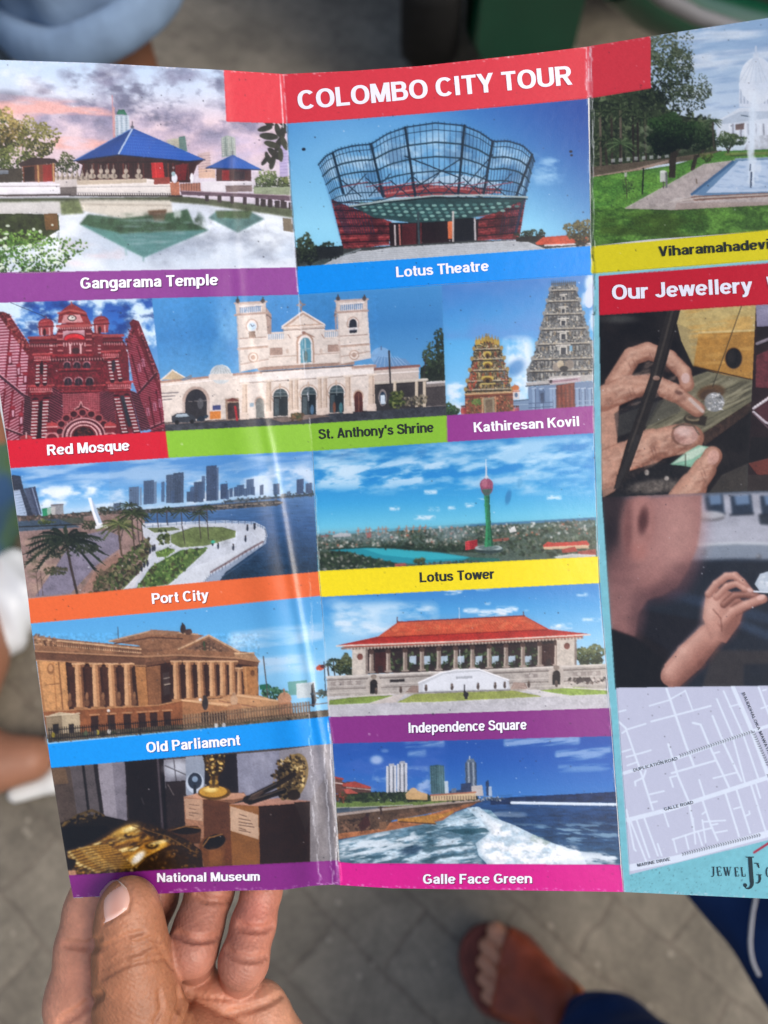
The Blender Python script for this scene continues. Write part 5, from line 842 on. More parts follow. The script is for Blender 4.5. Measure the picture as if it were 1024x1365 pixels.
def art_indep(Q):
    p = Pic(420, 770, 2.4976, Q); R = p.r; p.k = -.03
    p.vgrad([(20, (54, 116, 214)), (120, (80, 156, 236)), (230, (140, 196, 246)), (320, (180, 214, 246))], -.04); p.clouds([(40, 80), (420, 70), (420, 220), (40, 200)], (226, 238, 250), 120, 44, .40, .62, .95, 141, 0, 24); p.clouds([(20, 60), (300, 60), (300, 240), (20, 240)], (190, 220, 250), 110, 60, .4, .7, .7, 145, 0, 20)
    for x, y, rx, ry in ((460, 48, 34, 12), (520, 110, 30, 11), (600, 118, 60, 14), (640, 104, 40, 12), (575, 86, 14, 8), (890, 57, 24, 8), (705, 110, 14, 6), (820, 162, 40, 14), (920, 140, 34, 9), (560, 38, 30, 8), (418, 98, 10, 5)): p.clouds([(x - rx, y - ry), (x + rx, y - ry), (x + rx, y + ry), (x - rx, y + ry)], (236, 244, 252), 26, 10, .3, .58, .95, x, 0, 7)
    # trees
    p.palm(62, 275, (66, 325), 24, 10, ((44, 58, 44), (80, 94, 70)), 3, (70, 62, 54), 4); p.palm(44, 290, (46, 325), 16, 8, ((44, 58, 44), (70, 84, 60)), 3); p.tree(100, 295, 34, 32, 220, [(36, 46, 30), (62, 72, 42), (98, 104, 66)], 4, 8); p.tree(915, 262, 52, 38, 380, [(34, 44, 28), (54, 68, 38), (88, 100, 58), (120, 128, 84)], 4, 8)
    # hall behind columns
    p.poly([(125, 238), (870, 200), (872, 296), (128, 322)], (58, 44, 42)); p.leaves([(240, 255), (800, 225), (800, 295), (240, 312)], 260, 4, 9, [(50, 66, 40), (70, 88, 52), (40, 50, 36), (96, 112, 76)]); p.line([(190, 244), (860, 210)], 12, (44, 32, 32))
    for x in (325, 372, 430, 485, 545, 600, 655, 708): p.poly([(x - 10, 262), (x + 12, 260), (x + 12, 288), (x - 10, 290)], (196, 214, 236), .9); p.leaves([(x - 10, 282), (x + 12, 280), (x + 12, 300), (x - 10, 302)], 10, 3, 5, [(60, 80, 44)])
    p.poly([(200, 250), (240, 248), (240, 315), (200, 318)], (76, 40, 36)); p.poly([(752, 220), (800, 218), (800, 292), (754, 294)], (70, 42, 38)); p.line([(482, 240), (484, 300)], 2, (230, 230, 236))
    for i in range(12):
        x = 188 + i * 56; y0 = 242 - i * 2.7; y1 = 318 - i * 2.2
        p.poly([(x - 6, y0), (x + 7, y0), (x + 8, y1), (x - 7, y1)], (150, 132, 120)); p.poly([(x - 6, y0), (x - 1, y0), (x - 1, y1), (x - 7, y1)], (196, 180, 166)); p.ell(x, y0 + 6, 9, 8, (86, 64, 56)); p.line([(x - 10, y1 - 3), (x + 11, y1 - 4)], 5, (176, 160, 148))
        p.poly([(x + 22, y1 - 24), (x + 38, y1 - 25), (x + 38, y1), (x + 22, y1)], (50, 40, 40), .7)
    for x0, x1, y0, y1 in ((124, 176, 236, 324), (806, 872, 200, 296)): p.poly([(x0, y0 + 4), (x1, y0), (x1, y1 - 2), (x0, y1)], (206, 196, 184)); p.ell((x0 + x1) / 2, y0 + 28, 10, 11, (120, 70, 60)); p.poly([(x1 - 8, y0), (x1, y0), (x1, y1), (x1 - 8, y1)], (146, 132, 124)); p.tex([(x0, y0), (x1, y0), (x1, y1), (x0, y1)], .12, 10)
    # roof
    p.poly([(72, 226), (210, 196), (274, 150), (698, 128), (780, 172), (916, 188), (870, 202), (128, 238)], (196, 70, 46)); p.poly([(205, 200), (274, 150), (698, 128), (772, 174), (500, 186)], (216, 96, 62)); p.poly([(72, 226), (205, 200), (772, 172), (916, 188), (890, 194), (500, 208), (100, 230)], (198, 52, 40))
    for i in range(60): t = i / 59; p.line([(276 + 420 * t, 150 - 22 * t), (210 + 560 * t, 198 - 25 * t)], 1.2, (176, 62, 40), .6); p.line([(212 + 560 * t, 199 - 25 * t), (80 + 830 * t, 226 - 38 * t)], 1.2, (150, 36, 30), .55)
    p.clouds([(205, 200), (274, 150), (698, 128), (772, 174)], (228, 128, 84), 24, 8, .48, .62, .7, 147); p.line([(274, 148), (698, 127)], 4, (150, 60, 46)); p.line([(72, 228), (500, 212), (916, 190)], 5, (226, 214, 200)); p.line([(90, 236), (500, 220), (890, 200)], 7, (150, 130, 118)); p.line([(205, 200), (772, 173)], 3, (150, 40, 32)); p.line([(274, 132), (274, 150)], 3, (110, 60, 50)); p.line([(694, 114), (695, 130)], 3, (110, 60, 50)); p.line([(480, 100), (481, 138)], 2, (220, 226, 236))
    for i in range(70): p.line([(110 + i * 11.2, 236 - i * .52), (110 + i * 11.2, 241 - i * .52)], 4, (220, 206, 190), .8)
    # plinth
    p.poly([(40, 328), (300, 316), (972, 290), (974, 372), (40, 396)], (184, 176, 168)); p.tex([(40, 325), (972, 290), (974, 372), (40, 396)], .12, 14)
    for y, c, w in ((332, (214, 206, 198), 7), (342, (126, 116, 110), 4), (362, (206, 198, 190), 3), (372, (132, 122, 116), 3), (384, (196, 188, 180), 5)): p.line([(40, y), (974, y - 42 + (y - 332) * .25)], w, c)
    for x in (75, 130, 720, 880, 930): p.poly([(x - 22, 350 - x * .04), (x + 22, 348 - x * .04), (x + 22, 362 - x * .04), (x - 22, 364 - x * .04)], (162, 152, 146)); p.ell(x, 356 - x * .04, 7, 6, (196, 188, 180))
    p.poly([(250, 340), (298, 338), (298, 347), (250, 349)], (46, 40, 40)); 
    for x, y in ((196, 362), (804, 332)): p.poly([(x - 26, y + 22), (x - 26, y - 20), (x - 8, y - 36), (x + 12, y - 37), (x + 24, y - 22), (x + 24, y + 20)], (196, 186, 176)); p.ell(x, y - 8, 13, 15, (46, 40, 38)); p.poly([(x - 13, y - 8), (x + 13, y - 9), (x + 13, y + 24), (x - 13, y + 25)], (40, 36, 34)); p.ell(x, y - 32, 10, 8, (150, 136, 124))
    p.poly([(345, 352), (420, 318), (470, 308), (545, 306), (610, 330), (645, 342), (650, 374), (345, 384)], (206, 208, 216)); p.poly([(360, 356), (430, 322), (550, 312), (640, 344), (640, 370), (360, 378)], (226, 228, 236)); p.line([(345, 350), (420, 317), (470, 307), (545, 305), (610, 329), (645, 341)], 5, (240, 240, 244)); p.poly([(470, 330), (525, 328), (525, 336), (470, 338)], (176, 178, 186)); p.line([(345, 384), (650, 374)], 4, (150, 146, 146))
    p.poly([(300, 384), (322, 360), (345, 360), (345, 384)], (130, 104, 94)); p.poly([(650, 372), (662, 348), (700, 352), (708, 370)], (150, 124, 112)); 
    for i in range(5): p.line([(304 + i * 4, 382 - i * 5), (345, 381 - i * 5)], 2, (190, 172, 160)); p.line([(652 + i * 2, 370 - i * 5), (702 - i * 2, 367 - i * 4)], 2, (200, 182, 170))
    for x, y in ((456, 366), (600, 362), (370, 370), (543, 364), (204, 380), (804, 356), (286, 376), (632, 360), (712, 358)): p.ell(x, y, 5, 9, (84, 70, 64)); p.ell(x, y - 9, 4, 5, (110, 92, 82))
    p.leaves([(840, 336), (965, 330), (966, 350), (840, 354)], 90, 3, 7, [(140, 130, 122), (90, 76, 70), (196, 186, 178), (66, 60, 56)]); p.ell(880, 342, 11, 8, (70, 60, 60)); p.ell(908, 340, 11, 8, (70, 60, 60))
    # lawns and forecourt
    p.poly([(40, 396), (974, 370), (980, 440), (45, 470)], (196, 194, 200)); p.poly([(48, 408), (150, 396), (262, 392), (180, 418), (48, 424)], (134, 158, 70)); p.poly([(272, 416), (330, 388), (660, 376), (760, 396), (640, 402), (400, 414)], (156, 166, 84)); p.poly([(740, 376), (870, 364), (974, 374), (974, 388), (850, 392)], (146, 172, 76)); p.tex([(40, 390), (974, 364), (974, 424), (40, 424)], .12, 10); p.clouds([(272, 416), (330, 388), (660, 376), (760, 396), (640, 402), (400, 414)], (176, 176, 110), 50, 10, .5, .65, .6, 149); p.poly([(180, 420), (262, 392), (300, 388), (270, 416)], (206, 196, 190)); p.poly([(700, 374), (740, 374), (840, 394), (760, 398)], (214, 210, 212)); p.line([(45, 402), (262, 388)], 4, (214, 206, 200)); p.line([(830, 366), (974, 374)], 4, (220, 214, 210)); p.tex([(45, 420), (980, 390), (980, 440), (45, 470)], .05, 30)
    p.ell(503, 390, 9, 9, (44, 42, 46)); p.poly([(497, 388), (510, 388), (508, 404), (498, 404)], (44, 42, 46)); p.ell(498, 380, 4, 4, (60, 56, 58)); p.line([(498, 358), (498, 382)], 4, (40, 38, 42))

def art_museum(Q):
    p = Pic(60, 970, 2.56, Q); R = p.r
    p.fill((70, 58, 52)); p.vgrad([(100, (84, 76, 74)), (300, (66, 54, 50)), (500, (40, 28, 22))])
    p.poly([(15, 130), (130, 125), (150, 300), (50, 330)], (96, 82, 74)); p.poly([(20, 140), (70, 140), (80, 190), (30, 195)], (130, 104, 78), .8); p.poly([(180, 120), (275, 118), (282, 345), (205, 345)], (160, 154, 164)); p.poly([(230, 120), (275, 118), (282, 345), (250, 345)], (140, 134, 146)); p.poly([(85, 128), (180, 122), (205, 345), (110, 300)], (106, 98, 100)); p.line([(130, 126), (150, 290)], 9, (40, 34, 34)); p.line([(172, 124), (200, 330)], 13, (44, 36, 36))
    p.poly([(272, 112), (410, 105), (420, 345), (290, 345)], (38, 26, 26)); p.line([(385, 108), (402, 345)], 7, (92, 82, 88)); p.line([(402, 108), (412, 345)], 5, (20, 14, 16)); p.line([(330, 240), (338, 262)], 3, (90, 84, 84)); p.poly([(405, 110), (490, 104), (490, 200), (412, 210)], (146, 144, 156)); p.ell(450, 140, 44, 26, (206, 208, 220), .8, 0, .5); p.line([(410, 130), (490, 165)], 4, (110, 108, 116)); p.line([(440, 108), (450, 200)], 4, (100, 96, 104)); p.poly([(412, 185), (480, 180), (480, 345), (420, 345)], (56, 44, 44)); p.line([(420, 195), (440, 230)], 4, (120, 110, 110))
    p.poly([(480, 100), (545, 96), (545, 230), (482, 232)], (160, 166, 186)); p.ell(512, 188, 30, 36, (206, 214, 232)); p.ell(512, 182, 24, 28, (56, 62, 84)); p.ell(512, 176, 10, 10, (150, 166, 196)); p.line([(512, 200), (512, 226)], 10, (40, 44, 60)); p.poly([(545, 96), (660, 88), (662, 225), (546, 230)], (42, 34, 40)); p.poly([(655, 90), (800, 78), (800, 245), (662, 240)], (150, 148, 170)); p.clouds([(655, 90), (800, 78), (800, 245), (662, 240)], (186, 184, 204), 60, 90, .4, .65, .8, 151); p.poly([(905, 60), (985, 50), (1000, 470), (905, 480)], (142, 136, 138)); p.poly([(800, 78), (985, 52), (985, 120), (900, 260), (800, 250)], (156, 152, 160)); p.clouds([(890, 60), (1000, 50), (1005, 470), (900, 480)], (176, 172, 174), 40, 120, .4, .65, .7, 152)
    # shadowed relief on the left
    p.poly([(45, 330), (110, 300), (200, 300), (290, 320), (300, 350), (240, 360), (60, 420)], (34, 24, 18)); p.line([(60, 335), (110, 300), (160, 282), (200, 300)], 9, (104, 84, 48)); p.leaves([(55, 330), (150, 285), (200, 300), (120, 330)], 40, 4, 9, [(120, 96, 50), (60, 46, 28), (30, 22, 18)]); p.poly([(50, 340), (210, 335), (240, 370), (70, 420)], (22, 14, 12))
    # plinths
    p.poly([(474, 236), (520, 224), (680, 222), (690, 240), (634, 262), (640, 470), (540, 475), (480, 350)], (150, 108, 82)); p.poly([(474, 238), (540, 240), (544, 380), (482, 360)], (176, 132, 104)); p.poly([(476, 242), (538, 245), (540, 320), (482, 312)], (196, 162, 136)); p.poly([(540, 240), (636, 258), (640, 474), (545, 474)], (112, 70, 46)); p.poly([(540, 390), (640, 380), (640, 474), (545, 476)], (120, 72, 38)); p.poly([(474, 236), (520, 224), (680, 224), (690, 238), (640, 246), (540, 244)], (206, 160, 132))
    for i, y in enumerate((262, 276, 290, 298)): p.line([(492, y), (492 + [34, 24, 38, 16][i], y + 4)], 2, (96, 74, 62), .9)
    p.poly([(630, 262), (730, 262), (734, 475), (640, 478)], (160, 110, 62)); p.poly([(632, 268), (728, 298), (730, 382), (634, 352)], (206, 176, 150)); p.poly([(634, 355), (730, 384), (732, 475), (640, 478)], (150, 102, 54)); p.poly([(730, 262), (905, 252), (905, 462), (734, 474)], (58, 34, 24)); p.poly([(630, 262), (690, 252), (800, 240), (905, 250), (905, 256), (730, 268)], (196, 150, 130)); p.poly([(850, 255), (905, 252), (905, 300), (890, 360), (870, 300)], (70, 52, 44))
    for i, y in enumerate((296, 310, 322, 332, 342, 350)): p.line([(662 if i else 664, y), (662 + [26, 40, 46, 52, 24, 40][i], y + 8)], 2.4, (90, 66, 54), .9)
    # brass stand, key with big bow
    p.ell(578, 222, 56, 24, (110, 78, 30)); p.ell(574, 218, 48, 20, (206, 160, 62)); p.ell(566, 212, 22, 9, (250, 226, 150), .9, 0, .5); p.poly([(540, 100), (616, 92), (612, 140), (590, 172), (564, 172), (548, 142)], (74, 54, 26)); p.leaves([(540, 98), (616, 92), (610, 140), (585, 170), (560, 168)], 90, 3, 7, [(170, 130, 60), (110, 80, 36), (40, 28, 16), (226, 196, 120)]); p.poly([(566, 165), (590, 165), (594, 205), (560, 206)], (120, 88, 36)); p.ell(576, 186, 16, 9, (196, 156, 70)); p.ell(576, 178, 6, 22, (50, 36, 20), .7)
    p.ell(850, 168, 46, 82, (150, 128, 84), 1, .25); p.ell(838, 170, 42, 74, (110, 92, 62), 1, .25); p.leaves([(790, 120), (850, 90), (890, 120), (880, 210), (820, 180)], 200, 3, 8, [(226, 200, 140), (170, 140, 84), (90, 72, 46), (60, 46, 30)]); p.leaves([(770, 150), (830, 120), (860, 200), (850, 245), (800, 240)], 120, 4, 10, [(70, 56, 40), (110, 90, 60), (40, 32, 24), (150, 124, 80)]); p.ell(850, 230, 22, 18, (60, 44, 32))
    for (a, b) in (((690, 244), (790, 195)), ((700, 254), (815, 215))): p.line([a, b], 20, (36, 28, 26)); p.line([(a[0], a[1] - 5), (b[0], b[1] - 5)], 5, (110, 96, 84), .8)
    p.ell(692, 246, 16, 14, (40, 32, 28)); p.line([(800, 190), (850, 160)], 18, (54, 42, 34)); p.ell(720, 232, 30, 7, (140, 110, 90), .5, -.5)
    # bronze cups
    p.poly([(410, 352), (440, 338), (520, 335), (534, 350), (530, 395), (440, 400)], (90, 56, 30)); p.ell(480, 350, 52, 14, (34, 22, 18)); p.line([(430, 350), (480, 337), (530, 344)], 4, (150, 110, 60)); p.poly([(525, 396), (545, 375), (600, 362), (616, 372), (614, 470), (545, 480)], (126, 80, 42)); p.ell(578, 390, 40, 24, (28, 18, 14), 1, -.35); p.line([(540, 404), (560, 376), (605, 364)], 4, (176, 130, 72)); p.clouds([(540, 410), (614, 395), (614, 470), (545, 480)], (166, 112, 62), 26, 40, .45, .65, .8, 153); p.poly([(560, 420), (600, 415), (604, 470), (562, 474)], (150, 98, 50), .5)
    # the golden hands relief
    p.poly([(290, 310), (380, 335), (480, 380), (535, 420), (540, 482), (300, 500), (120, 500), (75, 440)], (52, 34, 16)); p.leaves([(300, 315), (520, 400), (540, 480), (350, 490)], 220, 3, 8, [(90, 62, 24), (40, 26, 12), (130, 92, 36), (60, 40, 18)])
    G0, G1, G2, G3 = (70, 42, 10), (176, 126, 38), (226, 184, 82), (255, 238, 176)
    def bar(a, b, w, bend=0):
        m = ((a[0] + b[0]) / 2, (a[1] + b[1]) / 2 + bend); p.line([a, m, b], w, G0, 1, 3); p.line([(a[0], a[1] - 1), (m[0], m[1] - 1), (b[0], b[1] - 1)], w * .62, G1, .95, 4); p.line([(a[0] + 4, a[1] - w * .16), (m[0], m[1] - w * .2), (b[0], b[1] - w * .16)], w * .26, G2, .9, 3); p.line([(m[0] - 34, m[1] - w * .22 + 5), (m[0] + 8, m[1] - w * .26)], w * .16, G3, .9, 2)
    hand_ = [(75, 432), (150, 400), (180, 388), (220, 366), (250, 346), (280, 334), (302, 332), (340, 356), (372, 380), (400, 398), (360, 430), (310, 470), (270, 492), (100, 500)]
    p.poly(hand_, (120, 80, 24)); p.clouds(hand_, (206, 156, 56), 60, 16, .40, .60, .95, 251, -.35, 6); p.clouds(hand_, (50, 30, 10), 34, 14, .52, .64, .85, 252, -.35, 5); p.clouds(hand_, G3, 44, 9, .58, .68, .9, 253, -.35, 5)
    p.ell(272, 352, 46, 15, G2, .8, -.4, .6); p.ell(292, 346, 26, 8, G3, .9, -.3, .6); p.ell(222, 398, 15, 8, (44, 26, 8), .9, -.2, .4); p.ell(224, 394, 8, 4, G2, .9, 0, .4); p.ell(284, 369, 13, 8, (50, 30, 8), .9, 0, .4); p.ell(286, 365, 7, 4, G2, .9, 0, .4); p.line([(190, 420), (260, 384), (330, 364)], 5, (60, 38, 10), .7, 4)
    arm = [(285, 442), (318, 412), (342, 392), (400, 382), (432, 400), (352, 440), (312, 478), (280, 476)]
    p.poly(arm, (176, 124, 36)); p.clouds(arm, G2, 40, 12, .42, .6, .9, 254, -.5, 5); p.ell(318, 444, 30, 13, (236, 236, 232), .95, -.75, .5); p.ell(366, 403, 22, 11, (40, 24, 8), .95, -.1, .3); p.ell(366, 401, 14, 6, G2, .95, -.1, .4); p.ell(364, 402, 6, 3, (50, 30, 10)); p.ell(392, 391, 30, 6, G3, .7, -.2, .5); p.line([(300, 480), (340, 446), (410, 412)], 4, (50, 30, 8), .8, 3)
    for i in range(5): bar((82 + i * 6, 426 + i * 10), (216 + i * 10, 402 + i * 6), 11, -5)
    for i in range(6): bar((106 + i * 14, 464 + i * 6), (258 + i * 8, 438 + i * 8), 10, -5)
    for i in range(6): p.ell(84 + i * 7, 426 + i * 9, 7, 4, G3, .7, -.2, .5); p.ell(112 + i * 13, 463 + i * 6, 7, 4, G3, .7, -.2, .5)
    p.poly([(75, 446), (108, 452), (100, 480), (80, 482)], (34, 22, 10)); p.leaves([(110, 490), (320, 478), (330, 500), (110, 506)], 70, 2, 5, [(200, 150, 60), (80, 54, 20), (240, 210, 140)]); p.poly([(78, 488), (105, 486), (110, 506), (82, 508)], (206, 156, 120)); p.blur([(60, 325), (440, 325), (440, 505), (60, 505)], 1.5, 3)
    p.line([(300, 336), (420, 372), (520, 430)], 4, (130, 96, 44), .8); p.tex([(60, 310), (540, 310), (540, 500), (60, 500)], .2, 7)

def art_galle(Q):
    p = Pic(430, 960, 2.4976, Q); R = p.r; p.k = -.04
    p.vgrad([(50, (34, 72, 184)), (160, (40, 90, 200)), (260, (62, 116, 214))], -.03); p.clouds([(30, 60), (420, 50), (420, 260), (30, 270)], (70, 100, 206), 130, 50, .4, .66, .7, 161); p.clouds([(170, 150), (370, 150), (370, 262), (150, 262)], (170, 186, 236), 70, 36, .44, .62, .85, 162, 0, 14)
    for pts, a in (([(270, 70), (410, 62), (410, 92), (270, 96)], .7), ([(280, 100), (350, 92), (350, 126), (280, 130)], .6), ([(600, 60), (860, 45), (860, 84), (600, 92)], .75), ([(770, 100), (965, 76), (965, 130), (770, 140)], .7), ([(780, 145), (965, 140), (965, 172), (780, 178)], .45)): p.clouds(pts, (170, 188, 236), 110, 14, .36, .6, a, int(pts[0][0]), -.12, 7)
    p.ell(180, 132, 20, 14, (190, 200, 240), .8, 0, .5); p.ell(208, 102, 12, 6, (130, 150, 220), .6, 0, .6)
    # sea
    p.vgrad([(236, (28, 44, 104)), (275, (40, 70, 140)), (330, (36, 62, 122)), (420, (44, 74, 126)), (490, (70, 104, 140))], 0, .2, 50, [(480, 270), (600, 258), (985, 238), (1000, 490), (50, 500), (50, 395), (300, 340)])
    p.poly([(560, 262), (985, 238), (985, 272), (560, 282)], (30, 44, 100)); p.tex([(480, 250), (985, 240), (1000, 490), (300, 490)], .25, 40, 6)
    p.clouds([(600, 340), (1000, 330), (1000, 420), (700, 420)], (140, 170, 206), 60, 9, .5, .64, .85, 163, .06); p.line([(630, 275), (800, 278), (985, 281)], 9, (226, 236, 250)); p.clouds([(620, 268), (985, 272), (985, 294), (620, 286)], (240, 246, 252), 30, 6, .36, .5, 1, 164)
    sw = [(50, 402), (200, 368), (380, 330), (490, 290), (560, 300), (600, 340), (560, 380), (520, 420), (540, 492), (50, 492)]
    p.vgrad([(290, (110, 146, 176)), (400, (96, 130, 156)), (490, (80, 112, 138))], 0, .3, 40, sw); p.clouds(sw, (206, 222, 236), 60, 14, .46, .60, .95, 165, -.14); p.clouds(sw, (50, 86, 108), 70, 16, .54, .68, .8, 166, -.14); p.tex(sw, .22, 14, 6); p.ell(296, 432, 36, 14, (40, 66, 104), .8, -.2, .4); p.clouds([(50, 400), (300, 350), (340, 420), (50, 470)], (220, 230, 240), 50, 10, .44, .58, .9, 167, -.2, 10)
    fo = [(480, 292), (520, 288), (560, 320), (640, 350), (740, 400), (860, 440), (880, 480), (700, 492), (560, 492), (520, 450), (510, 410), (560, 372), (520, 330)]
    p.poly(fo, (186, 206, 224)); p.clouds(fo, (246, 250, 254), 34, 18, .36, .54, 1, 168); p.tex(fo, .14, 9); p.clouds([(470, 296), (700, 304), (690, 330), (500, 330)], (232, 240, 248), 46, 9, .40, .56, .95, 169, .02); p.clouds([(780, 420), (1000, 430), (1000, 492), (780, 492)], (226, 234, 244), 60, 12, .42, .58, .95, 170, .08); p.poly([(700, 378), (760, 405), (740, 420), (690, 400)], (150, 170, 150), .5); p.poly([(400, 366), (540, 358), (556, 372), (470, 382)], (40, 84, 104), .8); p.clouds([(620, 370), (900, 420), (900, 470), (660, 470)], (250, 252, 255), 40, 16, .42, .6, .9, 171, .2, 14)
    # promenade wall and beach
    p.poly([(44, 300), (200, 285), (520, 262), (530, 272), (360, 310), (200, 340), (50, 380)], (112, 84, 66)); p.poly([(48, 380), (200, 345), (330, 320), (520, 270), (500, 284), (440, 306), (400, 334), (220, 368), (50, 398)], (170, 108, 66)); p.poly([(250, 330), (330, 318), (400, 312), (440, 300), (430, 312), (370, 336), (380, 346), (250, 340)], (186, 132, 58)); p.line([(255, 338), (376, 346)], 4, (90, 62, 44)); p.poly([(46, 314), (250, 292), (520, 266), (520, 272), (250, 314), (210, 360), (50, 378)], (96, 74, 58)); p.tex([(46, 300), (520, 262), (520, 300), (50, 398)], .3, 12); p.line([(46, 316), (200, 298), (520, 266)], 8, (176, 160, 150)); p.line([(46, 308), (200, 292)], 5, (130, 124, 128)); p.leaves([(60, 340), (150, 325), (160, 360), (60, 370)], 50, 4, 9, [(60, 44, 36), (120, 90, 70)]); p.poly([(120, 350), (140, 320), (152, 312), (160, 350), (130, 372)], (76, 44, 40)); p.ell(150, 316, 6, 7, (60, 40, 40)); p.poly([(190, 340), (214, 336), (214, 362), (190, 366)], (130, 96, 70))
    # park
    p.poly([(42, 272), (300, 264), (500, 262), (330, 282), (44, 298)], (112, 136, 66)); p.tex([(42, 268), (500, 260), (330, 284), (44, 298)], .16, 14); p.poly([(44, 296), (100, 290), (230, 286), (100, 304), (44, 310)], (90, 98, 110)); p.line([(44, 292), (120, 290), (300, 282)], 3, (176, 176, 170)); p.poly([(46, 294), (90, 290), (92, 304), (46, 308)], (70, 84, 108)); p.line([(194, 290), (196, 312)], 6, (60, 44, 40)); p.line([(186, 292), (200, 290)], 4, (70, 50, 44))
    p.poly([(60, 248), (120, 240), (300, 238), (360, 252), (500, 250), (510, 266), (60, 272)], (50, 62, 42)); p.leaves([(60, 246), (300, 236), (360, 252), (520, 254), (510, 268), (60, 274)], 420, 3, 7, [(36, 50, 32), (54, 72, 44), (76, 92, 56), (30, 40, 28)]); p.tree(60, 250, 24, 22, 120, [(60, 50, 30), (150, 70, 50), (70, 80, 44)], 3, 7)
    p.poly([(38, 190), (66, 194), (68, 238), (40, 246)], (110, 70, 60)); p.line([(36, 190), (68, 196)], 6, (176, 70, 56)); p.poly([(66, 206), (110, 204), (160, 222), (162, 240), (70, 244)], (96, 66, 60)); p.poly([(62, 212), (106, 204), (162, 222), (160, 228), (68, 220)], (184, 78, 62)); p.poly([(70, 230), (90, 228), (120, 244), (80, 246)], (190, 90, 76)); p.line([(36, 208), (66, 212)], 4, (210, 190, 180)); p.line([(80, 224), (160, 232)], 3, (200, 176, 164))
    # towers
    for x0, x1, y0, y1 in ((212, 246, 150, 240), (248, 282, 142, 238)):
        p.poly([(x0, y0 + 4), (x1, y0), (x1, y1), (x0, y1)], (206, 206, 214))
        for i in range(5): p.line([(x0 + 3 + i * 7, y0 + 4), (x0 + 4 + i * 7, y1)], 3, (64, 72, 96) if i % 2 else (236, 236, 240))
        for i in range(18): p.line([(x0, y0 + 8 + i * 5), (x1, y0 + 6 + i * 5)], 1.2, (120, 126, 146), .6)
        p.poly([(x0 + 8, y0 + 3), (x1 - 6, y0 + 1), (x1 - 8, y0 - 6), (x0 + 10, y0 - 5)], (176, 176, 190))
    p.poly([(357, 152), (384, 148), (404, 152), (410, 244), (362, 246)], (86, 122, 132)); p.poly([(357, 152), (384, 148), (386, 245), (362, 246)], (62, 96, 108)); p.poly([(406, 204), (418, 202), (420, 244), (408, 246)], (196, 208, 222))
    for i in range(18): p.line([(358, 158 + i * 5), (408, 156 + i * 5)], 1.3, (150, 180, 184), .7)
    for i in range(6): p.line([(362 + i * 8, 150), (365 + i * 8, 244)], 1.6, (40, 66, 76), .7)
    p.poly([(474, 146), (484, 130), (502, 128), (511, 142), (515, 240), (478, 240)], (110, 122, 146)); p.line([(490, 120), (491, 132)], 3, (200, 206, 216)); 
    for i in range(5): p.line([(478 + i * 8, 142), (481 + i * 8, 238)], 3, (196, 202, 216) if i % 2 else (56, 66, 96))
    for i in range(18): p.line([(475, 150 + i * 5), (514, 148 + i * 5)], 1.2, (70, 80, 106), .6)
    p.poly([(460, 212), (494, 208), (494, 240), (462, 242)], (54, 62, 106)); p.poly([(496, 220), (532, 216), (536, 252), (498, 252)], (196, 190, 186)); p.poly([(543, 206), (553, 198), (558, 252), (546, 252)], (46, 60, 110)); p.poly([(553, 222), (563, 220), (565, 254), (554, 254)], (176, 190, 220)); p.poly([(422, 236), (462, 232), (462, 246), (424, 248)], (60, 70, 110)); p.poly([(430, 228), (446, 226), (446, 240), (430, 242)], (110, 120, 150))
    p.poly([(276, 246), (296, 226), (320, 236), (350, 246), (350, 266), (280, 264)], (206, 170, 120)); p.ell(303, 234, 12, 9, (216, 180, 130)); p.poly([(360, 250), (420, 244), (508, 240), (512, 264), (362, 270)], (214, 190, 150)); p.line([(360, 250), (510, 240)], 5, (176, 110, 80))
    for i in range(16): p.line([(370 + i * 9, 254), (370 + i * 9, 264)], 3, (130, 104, 84))
    p.leaves([(520, 255), (600, 258), (600, 268), (520, 268)], 50, 2, 5, [(60, 70, 90), (110, 116, 130), (190, 190, 196)]); p.line([(570, 260), (606, 262)], 4, (70, 80, 110))

